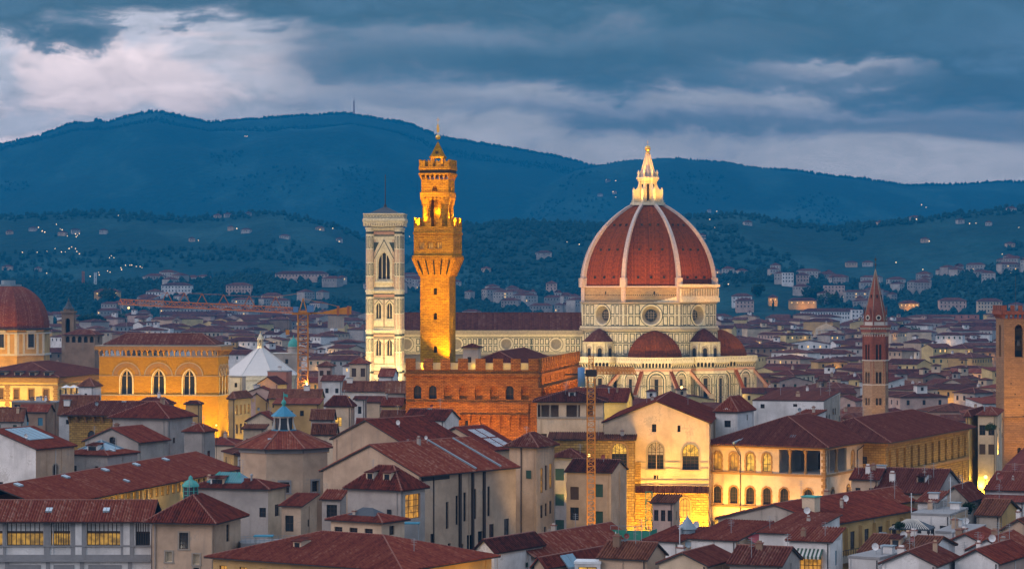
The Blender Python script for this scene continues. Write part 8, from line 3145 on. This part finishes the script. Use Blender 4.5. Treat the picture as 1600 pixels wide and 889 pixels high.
# glow of hidden streets among the roofs
for p, D in ((140, 900), (420, 820), (520, 880), (330, 1020), (560, 1080), (1240, 760), (1450, 820), (1300, 930), (1500, 1000), (1420, 700), (1180, 1150), (240, 1250), (700, 1150), (1350, 1250), (1520, 1350), (1250, 1450)):
    glow_point((wx(p, D), D, gz(D) + 9), 1.0, 9, (1, .5, .1), .5)

# lamps sprinkled over the far slopes
pts = [('lights of the village high on the western slope', [(60, 358), (66, 364), (70, 366), (88, 354), (94, 361), (97, 362), (103, 366), (105, 373), (118, 370), (121, 371), (124, 368), (119, 374)]),
       ('lights of the lower village on the western slope', [(35, 398), (58, 398), (73, 397), (96, 398), (102, 396), (108, 393), (112, 390), (118, 391), (120, 397), (86, 391), (124, 399)]),
       ('lights strung along the road at the western hill foot', [(165, 411), (171, 406), (174, 403), (178, 405), (189, 421), (196, 418), (203, 417), (206, 418), (213, 420), (219, 420), (222, 421), (154, 428), (168, 427), (172, 428), (155, 432), (141, 435), (131, 428), (73, 430), (190, 425)]),
       ('two lamps high on the western ridge', [(383, 216), (386, 216)]),
       ('scattered lamps on the middle slope', [(340, 338), (358, 339), (362, 358), (370, 361), (310, 378), (185, 340), (445, 372), (500, 362), (520, 360), (530, 380), (640, 372)]),
       ('lamps on the wooded slope around the great dome', [(948, 284), (962, 286), (958, 303), (962, 311), (886, 382), (905, 386), (1120, 333), (1109, 346), (1117, 359), (1090, 377), (1101, 388)]),
       ('lamps on the dark eastern hill', [(1440, 322), (1447, 326), (1525, 352), (1452, 380), (1515, 353), (1400, 414), (1442, 424), (1486, 420), (1540, 442), (1545, 443), (1566, 402), (1580, 430), (1592, 360), (1432, 346), (1460, 470)]),
       ('warm lamps at the edge of the wooded knoll', [(1302, 466), (1318, 468), (1332, 449), (1454, 473), (1258, 473), (1280, 469), (1390, 456), (1138, 447)])]
ball = None
for lab, lst in pts:
    for p, y in lst:
        x, D, z = on_ground(p, y, 2300, 9400)
        D -= 10
        r = .85 * D / 4500.0 * rnd.uniform(.7, 1.25)
        if ball is None:
            mb = MB()
            mb.lathe(0, 0, [(.02, 0), (.8, .4), (1, 1), (.8, 1.6), (0, 2)], 8, 0)
            ball = mb.build('hill_lamp', 'bulb_hill')
            o = ball
        else:
            o = ball.copy()
            COL.objects.link(o)
        o.location = (wx(p, D), D, z + 1.5)
        o.scale = (r, r, r)
        tag(o, 'tiny warm lamp, one of the ' + lab, 'lamp', lab)
# small pale houses on the slopes
VILLAS = [(52, 362), (88, 357), (98, 368), (118, 366), (45, 394), (15, 366), (162, 366), (178, 370), (340, 341), (356, 340), (388, 338), (361, 360), (385, 364), (3, 400), (12, 423), (60, 425), (100, 432), (300, 378), (445, 373), (460, 352),
          (500, 360), (530, 378), (950, 285), (960, 302), (938, 308), (900, 388), (1028, 300), (1108, 333), (1112, 348), (1095, 375), (1168, 352), (1430, 345), (1445, 379), (1580, 332), (1560, 355), (1578, 386), (1545, 352), (1340, 420), (1330, 418), (1356, 418), (740, 432), (760, 425), (845, 402),
          (1500, 405), (1375, 352), (1500, 350), (630, 368), (610, 440), (575, 452), (320, 428)]
vp = None
for i, (p, y) in enumerate(VILLAS):
    x, D, z = on_ground(p, y, 2500, 9000)
    if i % 3 == 1 and y > 345:
        continue
    w, d, h = rnd.uniform(9, 17), rnd.uniform(8, 11), rnd.uniform(5, 7)
    v = thing('hill_villa', 'x', 'villa', (x, D, z - 1), R(rnd.uniform(-20, 20)), 'pale villas on the hillsides')
    j = min(range(len(LMK)), key=lambda k: abs(LMK[k][0] - p))
    tier = 'high on' if y < 345 else ('half way up' if y < 400 else 'low on')
    v['label'] = ['tiny pale villa', 'small grey farmhouse', 'little beige villa'][i % 3] + ' %s the slope above %s' % (tier, LMK[j][1])
    mb = MB()
    mb.box(-w / 2, w / 2, -d / 2, d / 2, -4, h, 0)
    for k in range(int(w / 4)):
        mb.box(-w / 2 + 1.2 + 4 * k, -w / 2 + 2.4 + 4 * k, -d / 2 - .05, -d / 2 + .1, h - 3.2, h - 1.4, 1)
    mb.build('wall', [['plaster_dim', 'plaster_dusk', 'plaster_beige'][i % 3], 'glass_dark'], v)
    mb = MB()
    hip_roof(mb, -w / 2 - .5, w / 2 + .5, -d / 2 - .5, d / 2 + .5, h, 2.4, mr=None, mt=0, me=0)
    mb.build('roof', 'tile_far', v)

# mast on the skyline and two aerials
x = wx(553, 9150)
mb = MB()
z = height(x, 9150)
lattice(mb, (0, 0, -5), (0, 0, 48), 4, 9, 0, 1.1, .6)
mb.bar((0, 0, 44), (0, 0, 62), .8, 0)
o = mb.build('transmitter_mast', 'crane_red')
o.location = (x, 9150, z)
tag(o, 'tiny red and white transmitter mast on the mountain skyline', 'mast')
for p, y0, y1, D, lab in ((130, 424, 450, 3100, 'thin red lattice aerial at the foot of the western hill'), (149, 426, 452, 3060, 'pale lattice aerial next to the thin red one')):
    mb = MB()
    lattice(mb, (0, 0, 0), (0, 0, (y1 - y0) * D / FL), 2.2, 7, 0, .45, .25)
    o = mb.build('lattice_aerial', 'crane_red' if p == 130 else 'dish_white')
    o.location = (wx(p, D), D, wz(y1, D))
    tag(o, lab, 'aerial')
# thin poles standing over roofs
for p, y0, y1, D, lab in ((198, 496, 545, 900, 'tall thin pole behind the golden hall roof'), (1572, 395, 480, 660, 'thin mast above the square brick tower'), (1485, 745, 800, 430, 'slender white pole in front of the grey gabled house'),
                          (1424, 770, 815, 425, 'thin pale mast beside the pergola terrace'), (1062, 815, 889, 385, 'thin mast by the flat white house'), (962, 830, 889, 380, 'thin mast by the barn roof')):
    if p == 1572:
        continue
    mb = MB()
    mb.bar((0, 0, wz(y1, D) - 8), (0, 0, wz(y0, D)), .09, 0)
    mb.bar((-.4, 0, wz(y0, D) - .6), (.4, 0, wz(y0, D) - .6), .04, 0)
    o = mb.build('mast_pole', 'steel' if D > 450 else 'dish_white')
    o.location = (wx(p, D), D, 0)
    tag(o, lab, 'pole')

# pergola with grey striped roof
D = 400.0
X = wx(1425, D)
z = wz(826, D)
pg = thing('pergola', 'roof terrace pergola with a grey ribbed roof and hanging laundry', 'pergola', (X, D, 0), R(-20))
mb = MB()
hip_roof(mb, -3.2, 3.2, -2.4, 2.4, z, 1.3, mt=0, mr=None, me=0)
for k in range(17):
    xx = -3.1 + 6.2 * k / 16
    mb.bar((xx, -2.4, z + .24), (max(-.8, min(.8, xx * .3)), 0, z + 1.54), .06, 1)
mb.build('roof', ['slate', 'stone_pale'], pg)
mb = MB()
for sx in (-3, 0, 3):
    for sy in (-2.2, 2.2):
        mb.bar((sx, sy, z - 3.4), (sx, sy, z), .1, 0)
mb.build('post', 'wood_dark', pg)
mb = MB()
mb.box(-4.2, 4.2, -3.2, 3.2, 0, z - 3.3, 0)
mb.box(-4.2, 4.2, -3.3, -3.15, z - 3.3, z - 2.5, 1)
mb.build('terrace_block', ['plaster_grey', 'plaster_white'], pg)
for i, (xx, c) in enumerate(((-.6, 'container_blue'), (.4, 'awning_teal'), (1.5, 'plaster_red'))):
    mb = MB()
    mb.box(xx - .4, xx + .4, -2.35, -2.28, z - 2.4, z - 1.1, 0)
    mb.build('laundry', c, pg)

# green scaffold stair by the church
D = 447.0
X = wx(1014, D)
sc_ = thing('scaffold_tower', 'thin green scaffold tower standing before the church wall', 'scaffold', (X, D, 0))
mb = MB()
lattice(mb, (0, 0, 0), (0, 0, wz(768, D)), 1.1, 12, 0, .07, .045)
mb.build('frame', 'net_green', sc_)
D = 425.0
ns = thing('scaffold_deck', 'dark green netted scaffold deck between the barn roof and the tower house', 'scaffold', (wx(985, D), D, 0), R(-20))
mb = MB()
zz = wz(828, D)
mb.box(-3.4, 3.4, -.1, .0, zz - 3.2, zz, 0)
mb.box(3.3, 3.4, 0, 4, zz - 3.2, zz, 0)
for k in range(6):
    mb.bar((-3.4 + 1.36 * k, -.15, 0), (-3.4 + 1.36 * k, -.15, zz + .7), .05, 1)
mb.bar((-3.4, -.15, zz + .7), (3.4, -.15, zz + .7), .05, 1)
mb.bar((-3.4, -.15, zz - 1.6), (3.4, -.15, zz - 1.6), .05, 1)
mb.build('netting', ['net_green', 'steel'], ns)
# teal awnings on the terrace
for p, y, D, lab in ((412, 836, 398, 'teal awning spread on the gallery terrace by the corner block'), (641, 816, 405, 'folded teal sunshades beside the rooftop lantern')):
    mb = MB()
    z = wz(y, D)
    mb.box(-1.5, 1.5, -1.3, 1.3, z - .15, z, 0)
    for sx in (-1.3, 1.3):
        for sy in (-1.2, 1.2):
            mb.bar((sx, sy, 0), (sx, sy, z), .06, 1)
    o = mb.build('terrace_awning', ['awning_teal', 'steel'])
    o.location = (wx(p, D), D, 0)
    tag(o, lab, 'awning')
# terrace with railing behind the hipped roof
D = 405.0
tr = thing('roof_terrace', 'low grey roof terrace with a steel railing behind the hipped roof', 'terrace', (wx(445, D), D, 0), R(10))
mb = MB()
z = wz(846, D)
mb.box(-7, 7, -1.5, 5, 0, z, 0)
mb.build('deck', 'stone_grey', tr)
mb = MB()
for k in range(20):
    x = -7 + 14 * k / 19
    mb.bar((x, -1.4, z), (x, -1.4, z + 1.1), .035, 0)
for zz in (.4, .75, 1.1):
    mb.bar((-7, -1.4, z + zz), (7, -1.4, z + zz), .035, 0)
mb.build('railing', 'lead', tr)


# ------------------------------------------------------------------ trees in the town
def crown_mesh(seed, col, tallness=1.0):
    r_ = random.Random(seed)
    mb = MB()
    lobes = [(r_.uniform(-.55, .55), r_.uniform(-.55, .55), r_.uniform(.35, .95) * tallness, r_.uniform(.28, .5)) for _ in range(9)]
    if tallness > 1.6:
        lobes = [(r_.uniform(-.1, .1), r_.uniform(-.1, .1), .25 + 2.3 * k / 9, .42 * (1 - (k / 10.5) ** 1.6) + .05) for k in range(10)]
    for lx, ly, lz, lr in lobes:
        for _ in range(120):
            v = Vector((r_.gauss(0, 1), r_.gauss(0, 1), r_.gauss(0, 1))).normalized() * lr * r_.uniform(.55, 1.08)
            c = Vector((lx, ly, lz)) + v
            a = Vector((r_.uniform(-1, 1), r_.uniform(-1, 1), r_.uniform(-1, 1))).normalized()
            b = a.cross(Vector((r_.uniform(-1, 1), r_.uniform(-1, 1), r_.uniform(-1, 1)))).normalized()
            s = r_.uniform(.06, .12)
            mb.face((c - a * s, c + b * s * .8, c + a * s, c - b * s * .8), 0)
    o = mb.build('crown', col)
    COL.objects.unlink(o)
    return o


CROWNS = [crown_mesh(1, 'leaf_dark'), crown_mesh(2, 'leaf_mid'), crown_mesh(3, 'leaf_dark')]
CYP = crown_mesh(4, 'leaf_dark', 2.2)
mb = MB()
mb.lathe(0, 0, [(.09, -.25), (.07, 0), (.05, .5)], 7, 0)
for a in range(4):
    mb.bar((0, 0, .15), (.35 * math.cos(a * 1.6), .35 * math.sin(a * 1.6), .7), .03, 0)
TRUNK = mb.build('trunk', 'bark')
COL.objects.unlink(TRUNK)
TREES = [(1237, 513, 1600, 9, 'c', 'tall dark cypress standing alone beyond the great dome'), (1320, 488, 2000, 7, 'c', 'slim cypress before the long white institution'), (1208, 482, 2300, 9, 'c', 'slim dark cypress at the wood edge beyond the half dome'),
         (1410, 520, 1450, 11, 'r', 'round dark tree just beyond the brick spire'), (1432, 524, 1430, 9, 'r', 'second round tree beside the one near the spire'), (1503, 536, 1320, 9, 'r', 'spreading tree among roofs below the cream terrace'),
         (1555, 545, 1280, 9, 'r', 'bushy tree close to the square brick tower'), (168, 462, 2550, 16, 'r', 'round black tree before the orange glowing wall'), (95, 520, 1300, 8, 'r', 'dim tree between the broad dome and the belfry'),
         (140, 510, 1500, 14, 'r', 'dark tree mass behind the belfry'), (188, 505, 1600, 13, 'r', 'dark tree beside the tall lamp pole'), (438, 530, 1200, 9, 'r', 'dark tree behind the small teal dome'), (548, 533, 1250, 8, 'r', 'dark bush tree beside the bell tower'),
         (1295, 470, 2350, 16, 'r', 'broad dark tree on the knoll beyond the dome'), (1270, 462, 2400, 16, 'r', 'broad pine under the rosy knoll villa'), (1180, 455, 2600, 14, 'r', 'dark oak behind the villas by the half dome'), (1115, 540, 1300, 8, 'r', 'small tree peeping behind the half dome'),
         (1345, 608, 760, 5, 'r', 'leafy bush at the foot of the brick spire'), (1510, 795, 440, 2.2, 'r', 'potted shrub on a terrace by the grey gabled house'), (1548, 668, 590, 2.2, 'r', 'balcony plants beside the square brick tower'), (1405, 822, 396, 1.4, 'r', 'yellowish shrub beside the pergola')]
for i, (p, y, D, h, k, lab) in enumerate(TREES):
    hp = h * FL / D
    if D > 750:
        dd = 1000.0
        while dd < 4600 and wz(y, dd) - .45 * hp * dd / FL > height(wx(p, dd), dd):
            dd += 10
        D, h = dd, hp * dd / FL
    z = wz(y, D)
    t = thing('cypress' if k == 'c' else 'tree', lab, 'tree', (wx(p, D), D, z - h * (.15 if k == 'c' else .4)), rnd.uniform(0, 6))
    src = CYP if k == 'c' else CROWNS[i % 3]
    s = h / (2.6 if k == 'c' else 1.35)
    for so in (src, TRUNK):
        o = so.copy()
        COL.objects.link(o)
        o.parent = t
        o.scale = (s, s, s) if k != 'c' else (s * .8, s * .8, s)
